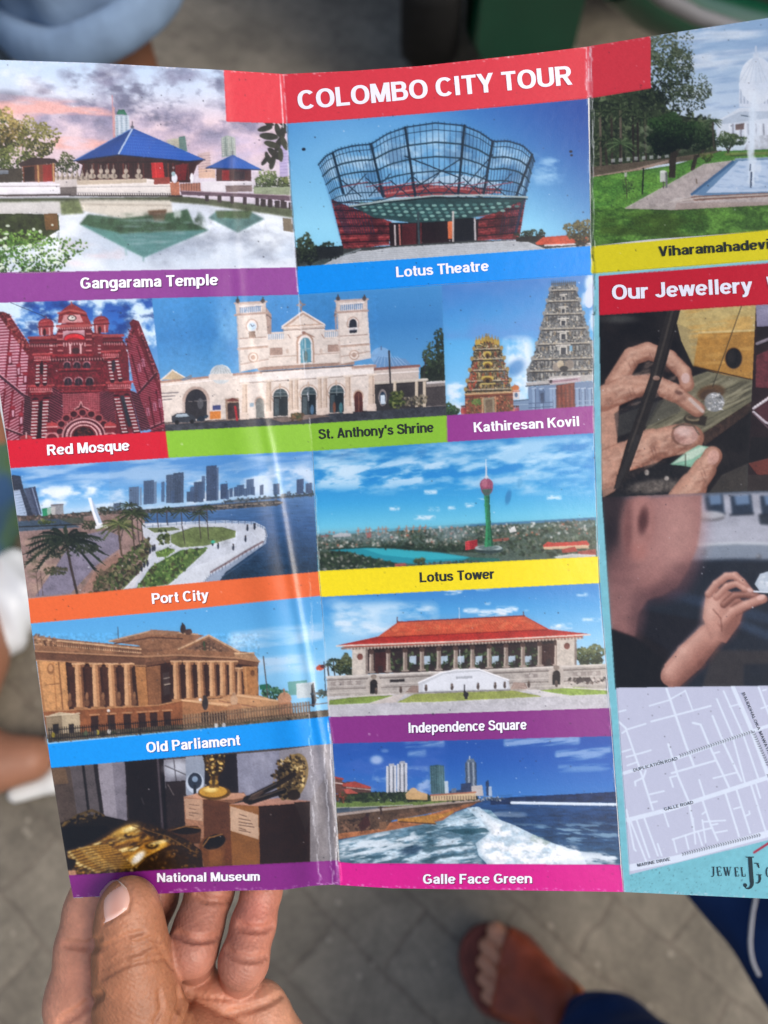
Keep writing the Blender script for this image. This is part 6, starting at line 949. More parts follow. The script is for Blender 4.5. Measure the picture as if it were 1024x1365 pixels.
def art_bench(Q):
    """hands of a jeweller with a stone at the bench peg"""
    p = Pic(780, 400, 2.574, Q); R = p.r
    p.fill((26, 22, 22)); p.clouds(p.outline_pad(), (46, 40, 38), 90, 90, .45, .7, .8, 181); p.ell(120, 66, 60, 14, (120, 124, 120), .5, 0, .7)
    # wood block
    p.poly([(315, 30), (590, 12), (590, 275), (520, 268), (372, 228), (330, 130)], (176, 136, 70)); p.poly([(330, 22), (590, 12), (590, 105), (390, 112), (315, 80)], (206, 184, 122)); p.poly([(315, 80), (390, 112), (372, 230), (330, 140)], (184, 166, 116)); p.poly([(390, 112), (590, 104), (588, 275), (520, 268), (372, 228)], (190, 142, 66)); p.clouds([(330, 14), (590, 12), (588, 275), (372, 228)], (214, 170, 92), 110, 14, .45, .65, .7, 182, -.08); p.line([(392, 112), (590, 104)], 7, (226, 206, 150), .8); p.tex([(320, 12), (590, 12), (590, 275), (372, 228)], .12, 12); p.line([(375, 228), (590, 278)], 4, (70, 52, 34)); p.ell(510, 200, 31, 38, (150, 106, 56)); p.ell(510, 200, 28, 35, (28, 26, 26)); p.ell(503, 196, 14, 20, (54, 50, 48), .8, 0, .5)
    # peg
    p.poly([(280, 330), (370, 262), (420, 245), (590, 278), (582, 345), (400, 470), (330, 480), (190, 470)], (126, 122, 98)); p.clouds([(280, 330), (420, 245), (590, 278), (582, 345), (400, 470), (190, 470)], (164, 158, 130), 120, 14, .44, .64, .85, 183, -.5); p.clouds([(280, 330), (420, 245), (590, 278), (582, 345), (400, 470), (190, 470)], (84, 80, 64), 90, 10, .52, .68, .8, 184, -.5); p.poly([(400, 460), (582, 340), (580, 375), (410, 500)], (74, 56, 46)); p.tex([(400, 460), (582, 340), (580, 375), (410, 500)], .4, 12); p.poly([(100, 400), (300, 330), (330, 380), (200, 440), (110, 470)], (96, 94, 82), .8); p.ell(432, 318, 48, 26, (110, 80, 52), .9, -.2, .2); p.ell(425, 325, 30, 18, (86, 66, 50), .9, -.2, .3)
    p.line([(538, 18), (438, 298)], 2.6, (60, 54, 44)); 
    p.ell(444, 350, 34, 33, (150, 152, 152)); 
    for i in range(70):
        t = R.uniform(0, 6.28); q = 30 * math.sqrt(R.uniform(0, 1)); p.poly([(444 + q * math.cos(t), 350 + q * math.sin(t)), (444 + q * math.cos(t) + R.uniform(-12, 12), 350 + q * math.sin(t) + R.uniform(-10, 10)), (444 + q * math.cos(t) + R.uniform(-12, 12), 350 + q * math.sin(t) + R.uniform(-10, 10))], [(250, 250, 252), (210, 210, 208), (96, 96, 96), (236, 232, 222), (170, 168, 160)][R.integers(5)], .8)
    p.ell(376, 408, 38, 20, (70, 62, 48)); p.ell(374, 404, 28, 12, (150, 136, 108)); p.ell(372, 402, 22, 8, (84, 76, 62)); p.poly([(395, 398), (420, 400), (412, 432), (388, 428)], (60, 52, 42))
    SK, SH, SL, SD = (206, 160, 136), (166, 116, 94), (230, 190, 166), (112, 70, 56)
    def finger(pts, w0, w1):
        n = len(pts)
        for k in range(2):
            for i in range(n - 1):
                w = w0 + (w1 - w0) * i / (n - 1)
                if k == 0: p.line([pts[i], pts[i + 1]], w, SH)
                else: p.line([(pts[i][0] - w * .04, pts[i][1] - w * .10), (pts[i + 1][0] - w * .04, pts[i + 1][1] - w * .10)], w * .74, SK, .9, 8)
        for i in range(n - 1): p.line([(pts[i][0], pts[i][1] - w0 * .24), (pts[i + 1][0], pts[i + 1][1] - w1 * .24)], w1 * .25, SL, .6, 10)
    p.poly([(52, 320), (140, 220), (110, 420), (60, 480)], SH); p.poly([(52, 330), (120, 300), (110, 500), (54, 520)], SK)
    finger([(100, 290), (160, 195), (215, 175), (290, 200), (340, 250), (350, 290)], 66, 46); p.ell(345, 268, 15, 18, (222, 190, 180)); p.ell(270, 225, 30, 10, (120, 84, 72), .5, .8, .5)
    finger([(60, 340), (150, 300), (240, 290), (310, 320), (385, 375)], 88, 42); p.poly([(100, 390), (240, 300), (260, 340), (200, 440), (110, 470)], (60, 58, 60), .55); p.ell(322, 318, 14, 7, (90, 60, 54), .7, .4, .4); p.line([(360, 340), (404, 382)], 12, (216, 196, 186)); p.line([(230, 262), (250, 270)], 8, (90, 60, 52), .7)
    finger([(40, 590), (140, 550), (230, 500), (320, 478), (362, 474)], 130, 80); p.ell(342, 462, 46, 40, (150, 110, 92)); p.ell(346, 462, 42, 35, (206, 164, 150), 1, .1); p.ell(340, 452, 26, 15, (232, 202, 192), .8, .1, .5); p.line([(302, 440), (330, 428), (372, 432), (392, 462)], 5, (96, 84, 68), .8); p.line([(120, 560), (180, 560)], 3, SD, .5); p.line([(200, 560), (260, 546)], 3, SD, .4); p.poly([(52, 520), (120, 505), (130, 640), (60, 680), (52, 600)], SK, .8); p.tex([(52, 420), (390, 420), (390, 600), (60, 670)], .12, 9)
    p.poly([(110, 600), (240, 560), (360, 560), (400, 640), (320, 670), (100, 680)], (40, 38, 38), .9); p.ell(240, 640, 90, 22, (132, 122, 112), .8, -.1, .5); p.ell(212, 592, 8, 10, (190, 180, 170)); p.ell(280, 612, 8, 8, (190, 180, 170)); p.tex([(110, 570), (400, 570), (400, 680), (100, 680)], .5, 8)
    p.poly([(290, 565), (350, 520), (390, 498), (440, 505), (462, 520), (420, 530), (370, 575), (330, 568)], (150, 200, 172)); p.poly([(300, 562), (355, 522), (400, 502), (420, 512), (370, 545)], (206, 228, 206)); p.line([(345, 530), (345, 580)], 3, (60, 60, 50))
    finger([(330, 690), (370, 640), (410, 580), (438, 535)], 100, 50); p.ell(440, 540, 20, 26, (222, 176, 160), .9, .3); p.poly([(470, 600), (560, 560), (560, 660), (420, 668)], (84, 78, 70), .8); p.tex([(330, 510), (470, 510), (450, 670), (320, 680)], .1, 9)
    for q_ in ([(60, 280), (160, 170), (300, 190), (380, 380), (250, 340), (60, 420)], [(50, 540), (240, 460), (390, 440), (380, 520), (130, 620), (60, 670)], [(330, 660), (400, 560), (465, 520), (440, 600), (400, 670)]): p.clouds(q_, (112, 70, 56), 26, 14, .48, .68, .3, 271, -.3, 8); p.clouds(q_, (240, 206, 184), 30, 12, .52, .70, .35, 272, -.3, 8)
    for x, y in ((150, 215), (165, 205), (222, 182), (232, 184), (150, 305), (162, 302), (236, 292), (246, 293), (140, 556), (152, 552), (226, 508), (236, 504), (398, 590), (406, 582)): p.line([(x, y), (x + 9, y + 24)], 2.4, (110, 68, 56), .55, 2)
    p.blur([(52, 180), (400, 180), (470, 520), (460, 680), (52, 680)], 2, 3)
    # saw frame across
    p.poly([(282, 36), (328, 32), (270, 250), (190, 480), (140, 620), (98, 650), (140, 500), (220, 270)], (52, 46, 42)); p.line([(300, 40), (240, 260), (150, 520)], 8, (92, 84, 76), .7); p.line([(322, 36), (262, 256)], 4, (28, 24, 22)); p.ell(245, 268, 12, 8, (200, 160, 140), .8); p.line([(180, 470), (110, 640)], 16, (64, 60, 58), .8)

def art_box(Q):
    p = Pic(780, 400, 2.574, Q)
    p.fill((44, 26, 28)); p.poly([(585, 5), (1200, -30), (1200, 80), (590, 95)], (146, 138, 168)); p.clouds([(585, 5), (1200, -30), (1200, 80), (590, 95)], (176, 168, 196), 60, 40, .4, .6, .8, 191); p.poly([(590, 92), (1200, 60), (1200, 150), (590, 150)], (36, 26, 28)); p.poly([(588, 190), (700, 140), (1200, 120), (1200, 330), (585, 300)], (112, 52, 58)); p.tex([(588, 140), (1200, 120), (1200, 330), (585, 300)], .3, 16); p.line([(590, 150), (640, 130)], 10, (150, 140, 150)); p.poly([(575, 370), (640, 320), (1000, 400), (1000, 470), (640, 440)], (86, 44, 50)); p.line([(578, 372), (640, 330), (800, 300)], 9, (206, 196, 200)); p.line([(578, 384), (620, 420), (900, 520)], 8, (214, 204, 210)); p.line([(576, 388), (630, 440), (900, 560)], 5, (120, 96, 104)); p.poly([(570, 470), (1200, 500), (1200, 560), (560, 560)], (22, 16, 18)); p.poly([(560, 560), (640, 540), (1200, 560), (1200, 600), (600, 610)], (120, 60, 48)); p.poly([(556, 600), (1200, 590), (1200, 660), (556, 660)], (60, 50, 46))
    for i in range(8): p.ell(584 + i * 9, 366 - i * 6, 4, 4, (240, 236, 236))

def art_man(Q):
    """man from behind at a workbench, holding a ring up"""
    p = Pic(780, 400, 2.574, Q); R = p.r
    p.vgrad([(650, (96, 106, 128)), (800, (84, 92, 112)), (900, (44, 52, 72)), (1330, (52, 46, 46))])
    p.poly([(390, 670), (1200, 640), (1200, 850), (370, 845)], (176, 176, 190)); p.clouds([(390, 670), (1200, 640), (1200, 850), (370, 845)], (196, 196, 210), 160, 50, .4, .65, .8, 201)
    for x, w in ((410, 70), (498, 80), (600, 100), (760, 120)): p.poly([(x, 672), (x + w * .9, 668), (x + w, 736), (x + 8, 740)], (52, 64, 90)); p.poly([(x + 14, 672), (x + w * .8, 668), (x + w * .85, 700), (x + 20, 704)], (120, 140, 180)); p.line([(x, 738), (x + w, 734)], 6, (36, 40, 54))
    p.ell(430, 745, 50, 14, (110, 108, 112)); p.ell(430, 738, 50, 14, (190, 190, 196)); p.poly([(596, 740), (700, 735), (700, 780), (600, 770)], (60, 66, 80))
    p.poly([(360, 846), (520, 836), (1200, 850), (1200, 905), (520, 888), (350, 894)], (148, 156, 174)); p.line([(365, 842), (520, 834), (1200, 848)], 8, (214, 218, 224)); p.line([(350, 896), (520, 890), (1200, 908)], 7, (84, 90, 110))
    for x in (408, 596): p.ell(x, 866 + (x > 500) * 14, 9, 9, (110, 112, 122)); p.ell(x - 2, 864 + (x > 500) * 14, 4, 4, (214, 216, 222))
    p.poly([(340, 898), (1200, 910), (1200, 1335), (270, 1335), (160, 1100)], (40, 46, 62)); p.line([(300, 1010), (700, 1110)], 36, (58, 70, 100), .8, 14); p.line([(480, 1090), (700, 1180)], 30, (66, 80, 112), .8, 14); p.line([(330, 930), (640, 960)], 30, (34, 40, 58), .8, 14); p.poly([(160, 1100), (300, 1180), (260, 1335), (150, 1335)], (34, 28, 30)); p.poly([(440, 1200), (1200, 1210), (1200, 1335), (400, 1335)], (74, 68, 66), .85); p.poly([(545, 1250), (1200, 1230), (1200, 1335), (545, 1335)], (40, 44, 58)); p.poly([(190, 1060), (400, 1100), (300, 1210), (170, 1130)], (36, 34, 44))
    p.blur([(160, 640), (1200, 640), (1200, 1335), (160, 1335)], 5, 6)
    # head, out of focus
    p.poly([(60, 690), (400, 668), (398, 760), (384, 850), (352, 930), (318, 985), (268, 1014), (214, 1030), (184, 1076), (172, 1160), (90, 1140), (60, 900)], (166, 118, 112)); p.ell(255, 800, 130, 150, (190, 142, 134), .9, .1, .6); p.ell(330, 780, 60, 130, (202, 156, 146), .7, .1, .8)
    p.ell(66, 760, 66, 190, (54, 44, 48), 1, .02, .5); p.ell(96, 700, 60, 60, (70, 56, 58), .8, 0, .7); p.ell(180, 770, 56, 108, (176, 124, 116), .9, .06, .35); p.ell(190, 760, 40, 84, (194, 142, 132), .8, .06, .4); p.ell(200, 758, 17, 44, (92, 54, 54), .85, .12, .5); p.ell(176, 866, 34, 28, (186, 130, 120), .9, 0, .5); p.ell(148, 800, 14, 90, (120, 78, 76), .6, .05, .7)
    p.ell(330, 950, 70, 40, (116, 80, 82), .6, -.7, .8); p.ell(250, 1010, 90, 30, (96, 66, 70), .6, -.2, .9); p.ell(130, 1010, 56, 130, (158, 116, 112), .8, -.15, .7); p.ell(180, 1090, 26, 70, (104, 74, 76), .6, .1, .9); p.ell(120, 920, 40, 60, (140, 98, 96), .5, .2, .9)
    p.blur([(60, 672), (430, 660), (420, 900), (300, 1040), (190, 1170), (60, 1150)], 4, 6)
    p.poly([(90, 1128), (172, 1158), (292, 1250), (282, 1340), (100, 1340)], (24, 22, 25)); p.blur([(90, 1110), (200, 1140), (310, 1240), (300, 1340), (100, 1340)], 4, 5)
    # raised hand
    S0, S1, S2, S3 = (128, 82, 70), (178, 126, 110), (212, 162, 144), (236, 194, 176)
    def lim(pts, w, c=(S1, S2, S3)):
        p.line(pts, w, c[0], 1, 3); p.line([(x - w * .10, y - w * .12) for x, y in pts], w * .66, c[1], .85, w * .3); p.line([(x - w * .2, y - w * .22) for x, y in pts], w * .26, c[2], .6, w * .3)
    p.poly([(272, 1252), (330, 1184), (396, 1124), (470, 1170), (398, 1262), (312, 1338), (286, 1338)], S1); lim([(296, 1290), (350, 1220), (420, 1150)], 74); p.line([(318, 1330), (400, 1250), (466, 1172)], 26, S0, .6, 16)
    p.poly([(404, 1090), (414, 1012), (440, 985), (500, 1000), (552, 1040), (532, 1110), (484, 1178), (430, 1160)], S1); p.ell(450, 1090, 44, 84, S2, .9, .15, .6); p.ell(432, 1050, 24, 50, S3, .7, .2, .8); p.ell(505, 1110, 26, 56, (150, 100, 86), .7, .45, .7)
    lim([(424, 1010), (450, 975), (486, 948), (516, 946), (540, 968), (562, 996)], 26); lim([(452, 1020), (486, 984), (520, 972), (548, 990), (584, 1012)], 24); lim([(476, 1046), (512, 1014), (556, 1010), (598, 1020)], 24, (S0, S1, S2)); lim([(470, 1110), (506, 1070), (556, 1046), (612, 1026)], 30)
    for q in ([(448, 1004), (482, 970), (520, 962)], [(474, 1032), (510, 1002), (552, 1004)], [(500, 1052), (540, 1030), (600, 1010)], [(520, 1084), (560, 1062), (600, 1044)], [(440, 1062), (466, 1092), (470, 1136)]): p.line(q, 4, S0, .75, 3)
    p.ell(604, 1020, 15, 9, (240, 196, 182), .9, -.3, .2); p.ell(566, 996, 10, 8, (240, 200, 188), .8, .6, .3); p.blur([(272, 930), (620, 930), (620, 1180), (330, 1338), (272, 1338)], 2, 3)
    p.poly([(582, 975), (600, 940), (700, 910), (760, 930), (740, 1000), (600, 1000)], (196, 206, 220)); p.clouds([(582, 975), (600, 940), (700, 910), (760, 930), (740, 1000), (600, 1000)], (240, 244, 248), 24, 20, .4, .6, .9, 203); p.line([(580, 1000), (720, 1008)], 6, (226, 232, 242))

def art_map(Q):
    p = Pic(800, 900, 4.402, Q)
    p.fill((202, 206, 226)); Wd = (228, 238, 252)
    def st(pts, w=9): p.line(pts, w, Wd, 1, 1.2)
    st([(140, 575), (470, 480), (890, 330), (1700, 60)], 20); st([(160, 850), (400, 790), (986, 600), (1700, 380)], 26); st([(178, 1130), (460, 1075), (986, 930), (1700, 720)], 40)
    st([(780, 70), (880, 300), (960, 520), (1010, 660)], 24); st([(390, 80), (500, 400), (550, 530)], 14); st([(500, 90), (545, 210)]); st([(300, 272), (650, 180)], 11); st([(290, 180), (400, 148), (500, 92)]); st([(110, 215), (150, 205)], 10); st([(112, 275), (150, 310), (230, 540), (310, 790)], 12); st([(130, 340), (160, 318), (268, 285)], 10); st([(130, 450), (180, 435)], 10); st([(155, 480), (250, 455), (298, 440)], 10); st([(160, 530), (212, 512)], 10)
    st([(268, 560), (255, 600), (205, 625), (208, 648)], 11); st([(400, 405), (460, 600), (520, 740), (550, 900)], 13); st([(545, 280), (590, 290), (640, 410), (760, 665)], 13); st([(660, 240), (730, 410), (830, 620)], 13); st([(685, 140), (775, 350), (850, 630)], 11); st([(725, 95), (840, 350), (930, 610)], 11); st([(760, 185), (815, 170)], 9); st([(420, 575), (680, 500)], 12); st([(410, 600), (450, 590)], 10); st([(412, 605), (428, 655)], 11); st([(665, 605), (805, 570)], 10); st([(665, 460), (700, 450)], 10); st([(582, 615), (612, 710)], 11); st([(290, 700), (375, 680)], 10); st([(300, 748), (335, 740)], 10)
    st([(370, 790), (402, 888)], 10); st([(155, 790), (200, 1020), (210, 1030)], 11); st([(215, 850), (290, 1070)], 11); st([(260, 840), (340, 1060)], 11); st([(180, 860), (270, 1090)], 11); st([(338, 990), (362, 1060)], 10); st([(545, 840), (560, 990)], 10); st([(425, 965), (560, 920), (660, 895)], 11); st([(430, 960), (450, 1040)], 10); st([(500, 940), (520, 1020)], 10); st([(600, 730), (650, 880), (690, 970)], 12); st([(600, 850), (620, 980)], 10); st([(575, 920), (600, 1000)], 10); st([(600, 815), (620, 800)], 10); st([(610, 860), (735, 852)], 10); st([(650, 880), (690, 872)], 10); st([(670, 925), (745, 912)], 10); st([(735, 690), (815, 945)], 12); st([(800, 670), (880, 925)], 12); st([(785, 785), (830, 772)], 10); st([(855, 825), (878, 815), (875, 798)], 10); st([(885, 640), (970, 910)], 12); st([(915, 640), (940, 720)], 10); st([(930, 70), (990, 230)], 12); st([(945, 195), (986, 180)], 9); st([(955, 90), (975, 84)], 9)
    for x0, y0, x1, y1 in ((1050, 60, 1180, 500), (1150, 60, 1300, 560), (1250, 40, 1420, 520), (1060, 620, 1160, 860), (1200, 560, 1300, 820), (1100, 300, 1600, 140)): st([(x0, y0), (x1, y1)], 11)
    def chev(a, b, n, s):
        a = np.array(a, float); b = np.array(b, float); d = (b - a) / np.linalg.norm(b - a); u = np.array([-d[1], d[0]])
        for i in range(n):
            c = a + (b - a) * i / (n - 1); p.line([c - d * s * .4 + u * s, c + d * s * .4, c - d * s * .4 - u * s], 3.6, (52, 56, 66), .95, 1)
    chev((472, 472), (890, 332), 31, 8); chev((900, 335), (985, 525), 15, 8); chev((985, 590), (1060, 570), 5, 8); chev((486, 1050), (936, 938), 33, 8)

def art_teal(Q, pebbles=True):
    p = Pic(800, 900, 4.402, Q)
    p.vgrad([(-3000, (140, 206, 220)), (1400, (124, 198, 210))]); p.tex(p.outline_pad(), .05, 30)
    p.line([(905, 1040), (986, 988), (1600, 590)], 14, (172, 48, 72), 1, 1.2)
    for _ in range(150):
        x = 180 + 600 * p.r.random() ** 1.4; y = 1180 + p.r.uniform(-60, 110) + (x - 180) * .03; p.ell(x, y, p.r.uniform(1, 3.2), p.r.uniform(1, 2.6), (44, 74, 84), p.r.uniform(.3, .9))

def flat(Q, col, amp=.03):
    p = Pic(0, 0, 1.0, Q); p.fill(col); p.tex(p.outline_pad(), amp, 3)
# ------------------------------------------------------------------ the setting: one pavement sheet of interlocking blocks
def pavement_mat():
    m = bpy.data.materials.new('concrete_pavers'); m.use_nodes = True
    n, l = m.node_tree.nodes, m.node_tree.links; b = n['Principled BSDF']; b.inputs['Roughness'].default_value = .85
    tc = n.new('ShaderNodeTexCoord'); mp = n.new('ShaderNodeMapping'); mp.inputs['Rotation'].default_value = (0, 0, math.radians(41)); mp.inputs['Location'].default_value = (.03, .05, 0)
    l.new(tc.outputs['Object'], mp.inputs['Vector'])
    br = n.new('ShaderNodeTexBrick'); br.inputs['Scale'].default_value = 1.0; br.inputs['Brick Width'].default_value = .20; br.inputs['Row Height'].default_value = .10
    br.inputs['Mortar Size'].default_value = .0045; br.inputs['Mortar Smooth'].default_value = .6; br.inputs['Bias'].default_value = 0
    br.inputs['Color1'].default_value = (*lin((120, 113, 99)), 1); br.inputs['Color2'].default_value = (*lin((110, 103, 90)), 1); br.inputs['Mortar'].default_value = (*lin((104, 96, 84)), 1)
    t0 = n.new('ShaderNodeTexNoise'); t0.inputs['Scale'].default_value = 14; t0.inputs['Detail'].default_value = 3
    l.new(tc.outputs['Object'], t0.inputs['Vector'])
    ad = n.new('ShaderNodeMixRGB'); ad.blend_type = 'ADD'; ad.inputs['Fac'].default_value = .03
    l.new(mp.outputs[0], ad.inputs[1]); l.new(t0.outputs['Color'], ad.inputs[2]); l.new(ad.outputs[0], br.inputs['Vector'])
    src = br.outputs['Color']
    for sc_, lo, hi in ((5, .70, 1.3), (28, .78, 1.22), (120, .8, 1.22)):
        t = n.new('ShaderNodeTexNoise'); t.inputs['Scale'].default_value = sc_; t.inputs['Detail'].default_value = 8; t.inputs['Roughness'].default_value = .65
        l.new(tc.outputs['Object'], t.inputs['Vector'])
        r = n.new('ShaderNodeMapRange'); r.inputs['From Min'].default_value = .3; r.inputs['From Max'].default_value = .7; r.inputs['To Min'].default_value = lo; r.inputs['To Max'].default_value = hi
        l.new(t.outputs['Fac'], r.inputs['Value']); x = n.new('ShaderNodeMixRGB'); x.blend_type = 'MULTIPLY'; x.inputs['Fac'].default_value = 1
        l.new(src, x.inputs[1]); l.new(r.outputs[0], x.inputs[2]); src = x.outputs[0]
    v = n.new('ShaderNodeTexVoronoi'); v.inputs['Scale'].default_value = 26; l.new(tc.outputs['Object'], v.inputs['Vector'])      # pale grit
    lt = n.new('ShaderNodeMath'); lt.operation = 'LESS_THAN'; lt.inputs[1].default_value = .11; l.new(v.outputs['Distance'], lt.inputs[0])
    mu = n.new('ShaderNodeMath'); mu.operation = 'MULTIPLY'; mu.inputs[1].default_value = .45; l.new(lt.outputs[0], mu.inputs[0])
    gx = n.new('ShaderNodeMixRGB'); l.new(mu.outputs[0], gx.inputs['Fac']); l.new(src, gx.inputs[1]); gx.inputs[2].default_value = (*lin((176, 168, 150)), 1)
    l.new(gx.outputs[0], b.inputs['Base Color'])
    bp = n.new('ShaderNodeBump'); bp.inputs['Strength'].default_value = .3; bp.inputs['Distance'].default_value = .003
    iv = n.new('ShaderNodeMath'); iv.operation = 'SUBTRACT'; iv.inputs[0].default_value = 1; l.new(br.outputs['Fac'], iv.inputs[1]); l.new(iv.outputs[0], bp.inputs['Height']); l.new(bp.outputs[0], b.inputs['Normal'])
    return m
gv = np.array([(-60, -60, 0), (60, -60, 0), (60, 60, 0), (-60, 60, 0)], float)
pave = link('pavement', np_mesh('pavement', gv, [(0, 1, 2, 3)], False), pavement_mat()); tag(pave, 'grey concrete block pavement', kind='structure')

# ------------------------------------------------------------------ brochure: where the folded sheet stands
def interp(pts, axis=1):
    a = np.array(pts, float); k = a[:, axis]; v = a[:, 1 - axis]
    def f(q):
        q = np.asarray(q, float); r = np.interp(q, k, v)
        lo = q < k[0]; hi = q > k[-1]
        r = np.where(lo, v[0] + (q - k[0]) * (v[1] - v[0]) / (k[1] - k[0]), r)
        return np.where(hi, v[-1] + (q - k[-1]) * (v[-1] - v[-2]) / (k[-1] - k[-2]), r)
    return f
xL = interp([(-62, 80), (0, 545), (9, 590), (27, 720), (46, 860), (60, 970), (80, 1080), (93, 1170), (98, 1197)])
x1 = interp([(378, 99), (382, 163), (387, 260), (395, 355), (398, 400), (417, 600), (426, 760), (428, 794), (440, 956), (443, 990), (448, 1080), (453, 1152), (455, 1181)])
x2 = interp([(785, 62), (786, 130), (788.5, 330), (790, 366), (791.5, 574), (798.5, 774), (816, 980), (831, 1188)])
xR = interp([(1206, -4), (1228, 1206)])
yT = interp([(-62, 79), (0, 80), (130, 84), (300, 93.5), (378, 98.7), (470, 94.5), (560, 88), (700, 72.5), (785, 62), (866, 48.5), (1024, 24), (1206, -5)], 0)
yB = interp([(98, 1197), (105, 1197), (180, 1193), (250, 1188.5), (380, 1186), (415, 1181), (445, 1179), (470, 1181), (520, 1184), (700, 1187), (830, 1189), (1024, 1198), (1228, 1208)], 0)

def lerp(a, b, t): return a + (b - a) * t
def depth(px, py):
    """depth of the folded sheet: two valleys at the folds, paper bowed between them and rolled beside the first fold"""
    px = np.asarray(px, float); py = np.asarray(py, float); t = (py - 80) / 1110
    dL = lerp(.224, .262, t); d1 = lerp(.2455, .2555, t); d2 = lerp(.2355, .2475, t); dR = lerp(.206, .228, t)
    a, b, c, e = xL(py), x1(py), x2(py), xR(py)
    s = (px - a) / (b - a); L = lerp(dL, d1, s) + .0012 * np.sin(np.pi * np.clip(s, 0, 1))
    sc_ = .73 + .17 * np.clip((t - .3) / .6, 0, 1); am = .0004 + .0012 * np.clip((t - .25) / .5, 0, 1)
    L = L - am * np.exp(-((s - sc_) / .062) ** 2) - .4 * am * np.exp(-((s - sc_ - .085) / .016) ** 2)
    s2 = (px - b) / (c - b); M = lerp(d1, d2, s2) - .0022 * np.sin(np.pi * np.clip(s2, 0, 1)) + .0010 * np.sin(2 * np.pi * np.clip(s2, 0, 1)) * t
    s3 = (px - c) / (e - c); N = lerp(d2, dR, s3) - .0012 * np.sin(np.pi * np.clip(s3, 0, 1))
    return np.where(s < 1, L, np.where(s2 < 1, M, N))

def SURF(px, py, off=0.0):
    d = depth(px, py) - off
    return W((px - 512.0) / FPX * d, (py - 682.5) / FPX * d, d)

# ------------------------------------------------------------------ paint every print
PR = {}   # outline of each print: upper and lower edge in brochure coordinates
PR['temple'] = ([(-62, 79), (0, 80), (130, 84), (300, 93.5), (378, 98.7)], [(-23, 365), (40, 363.5), (160, 362), (300, 360), (396, 357.5)])
PR['theatre'] = ([(382.5, 163.5), (784, 130.5)], [(396.5, 356.8), (788, 329)])
PR['park'] = ([(786, 61.5), (866, 48.5), (1024, 24), (1206, -5)], [(788.5, 327.7), (866, 319), (1024, 307.6), (1211, 286)])
PR['mosque'] = ([(-18, 403), (203.5, 396)], [(9.5, 588.6), (222, 576)])
PR['shrine'] = ([(203.5, 396), (398, 391), (590, 379)], [(222, 576), (414, 566), (596.5, 555)])
PR['kovil'] = ([(590, 379), (790, 365)], [(596.5, 555), (791, 542)])
PR['port'] = ([(14, 623), (226, 609), (416.5, 600)], [(37.5, 797), (230, 781), (425, 763)])
PR['tower'] = ([(417, 600), (597, 588), (791.5, 576)], [(425.5, 762.5), (600, 753), (797, 743)])
PR['parliament'] = ([(41, 830), (428, 795)], [(63.5, 991), (440, 956)])
PR['indep'] = ([(428.5, 794.5), (798.5, 776)], [(439.5, 957), (812.5, 945)])
PR['museum'] = ([(68, 1022.6), (442.5, 990)], [(92, 1168), (451.5, 1148)])
PR['galle'] = ([(443.5, 990), (815.5, 980)], [(453, 1152), (827.5, 1154)])
PR['bench'] = ([(800, 419), (1009, 406)], [(803.5, 664), (997.5, 655.6)])
PR['box'] = ([(1009, 406), (1214, 388)], [(997.5, 655.6), (1218, 652)])
PR['man'] = ([(803.5, 664), (997.5, 655.6), (1218, 652)], [(821.5, 918), (1024, 915.5), (1223, 913)])
PR['map'] = ([(822.5, 918), (1024, 915.3), (1223, 912.5)], [(840.4, 1164.6), (1024, 1119), (1226, 1068)])
yy = np.linspace(366, 1190, 12)
yy = np.linspace(1189, 363.7, 30); PR['teal'] = ([(float(x2(y)) + .4, y) for y in yy], [(float(xR(y)), lerp(1207.5, 326, i / 29)) for i, y in enumerate(yy)])
def band(top, bot): return top, bot
BD = {}   # flat colour bands: edges, colour, lettering
BD['header'] = ([(299.5, 93.5), (378, 98.7), (470, 94.5), (560, 88), (700, 72.5), (785, 62), (866, 48.5)], [(303, 161), (382.5, 163.5), (472, 157.5), (562, 150.5), (702, 138), (785, 130), (866.6, 116.5)], (216, 56, 68))
BD['temple'] = ([(-23, 365), (160, 362), (396, 357.5)], [(-18, 403), (160, 397.5), (399, 391.5)], (136, 60, 142))
BD['theatre'] = ([(396.5, 356.8), (788, 329)], [(399, 391.5), (790, 365)], (0, 142, 236))
BD['park'] = ([(788.5, 327.7), (1024, 307.6), (1211, 286)], [(789.5, 363.7), (1024, 345.7), (1213, 326)], (226, 212, 20))
BD['jewel'] = ([(799.4, 369), (1024, 351.7), (1212, 334)], [(800, 419), (1024, 404.5), (1214, 388)], (200, 22, 44))
BD['mosque'] = ([(9.5, 588.6), (222, 576)], [(14, 623), (226, 609)], (204, 20, 44))
BD['shrine'] = ([(222, 576), (414, 566), (596.5, 555)], [(226, 609), (416.5, 600), (597.5, 588)], (134, 188, 48))
BD['kovil'] = ([(596.5, 555), (791, 542)], [(597.5, 588), (791.5, 576)], (146, 54, 138))
BD['port'] = ([(37.5, 797), (230, 781), (425, 763)], [(41, 830), (232, 813), (428, 795)], (226, 102, 50))
BD['tower'] = ([(425.5, 762.5), (600, 753), (797, 743)], [(428.5, 794.5), (600, 786), (798.5, 776)], (244, 222, 16))
BD['parliament'] = ([(63.5, 991), (440, 956)], [(68, 1022.6), (442.5, 990)], (12, 148, 236))
BD['indep'] = ([(439.5, 957), (812.5, 945)], [(443.5, 990), (815.5, 980)], (132, 44, 128))
BD['museum'] = ([(92, 1168), (180, 1163), (300, 1155.5), (451.5, 1148)], [(98, 1196.6), (182, 1192.6), (300, 1187.5), (380, 1186), (415, 1181), (445, 1179), (455, 1180)], (132, 36, 128))
BD['museum'] = ([(92, 1168), (182, 1163), (300, 1155.5), (380, 1151.6), (415, 1149.8), (445, 1148.3), (452, 1148)], BD['museum'][1], BD['museum'][2])
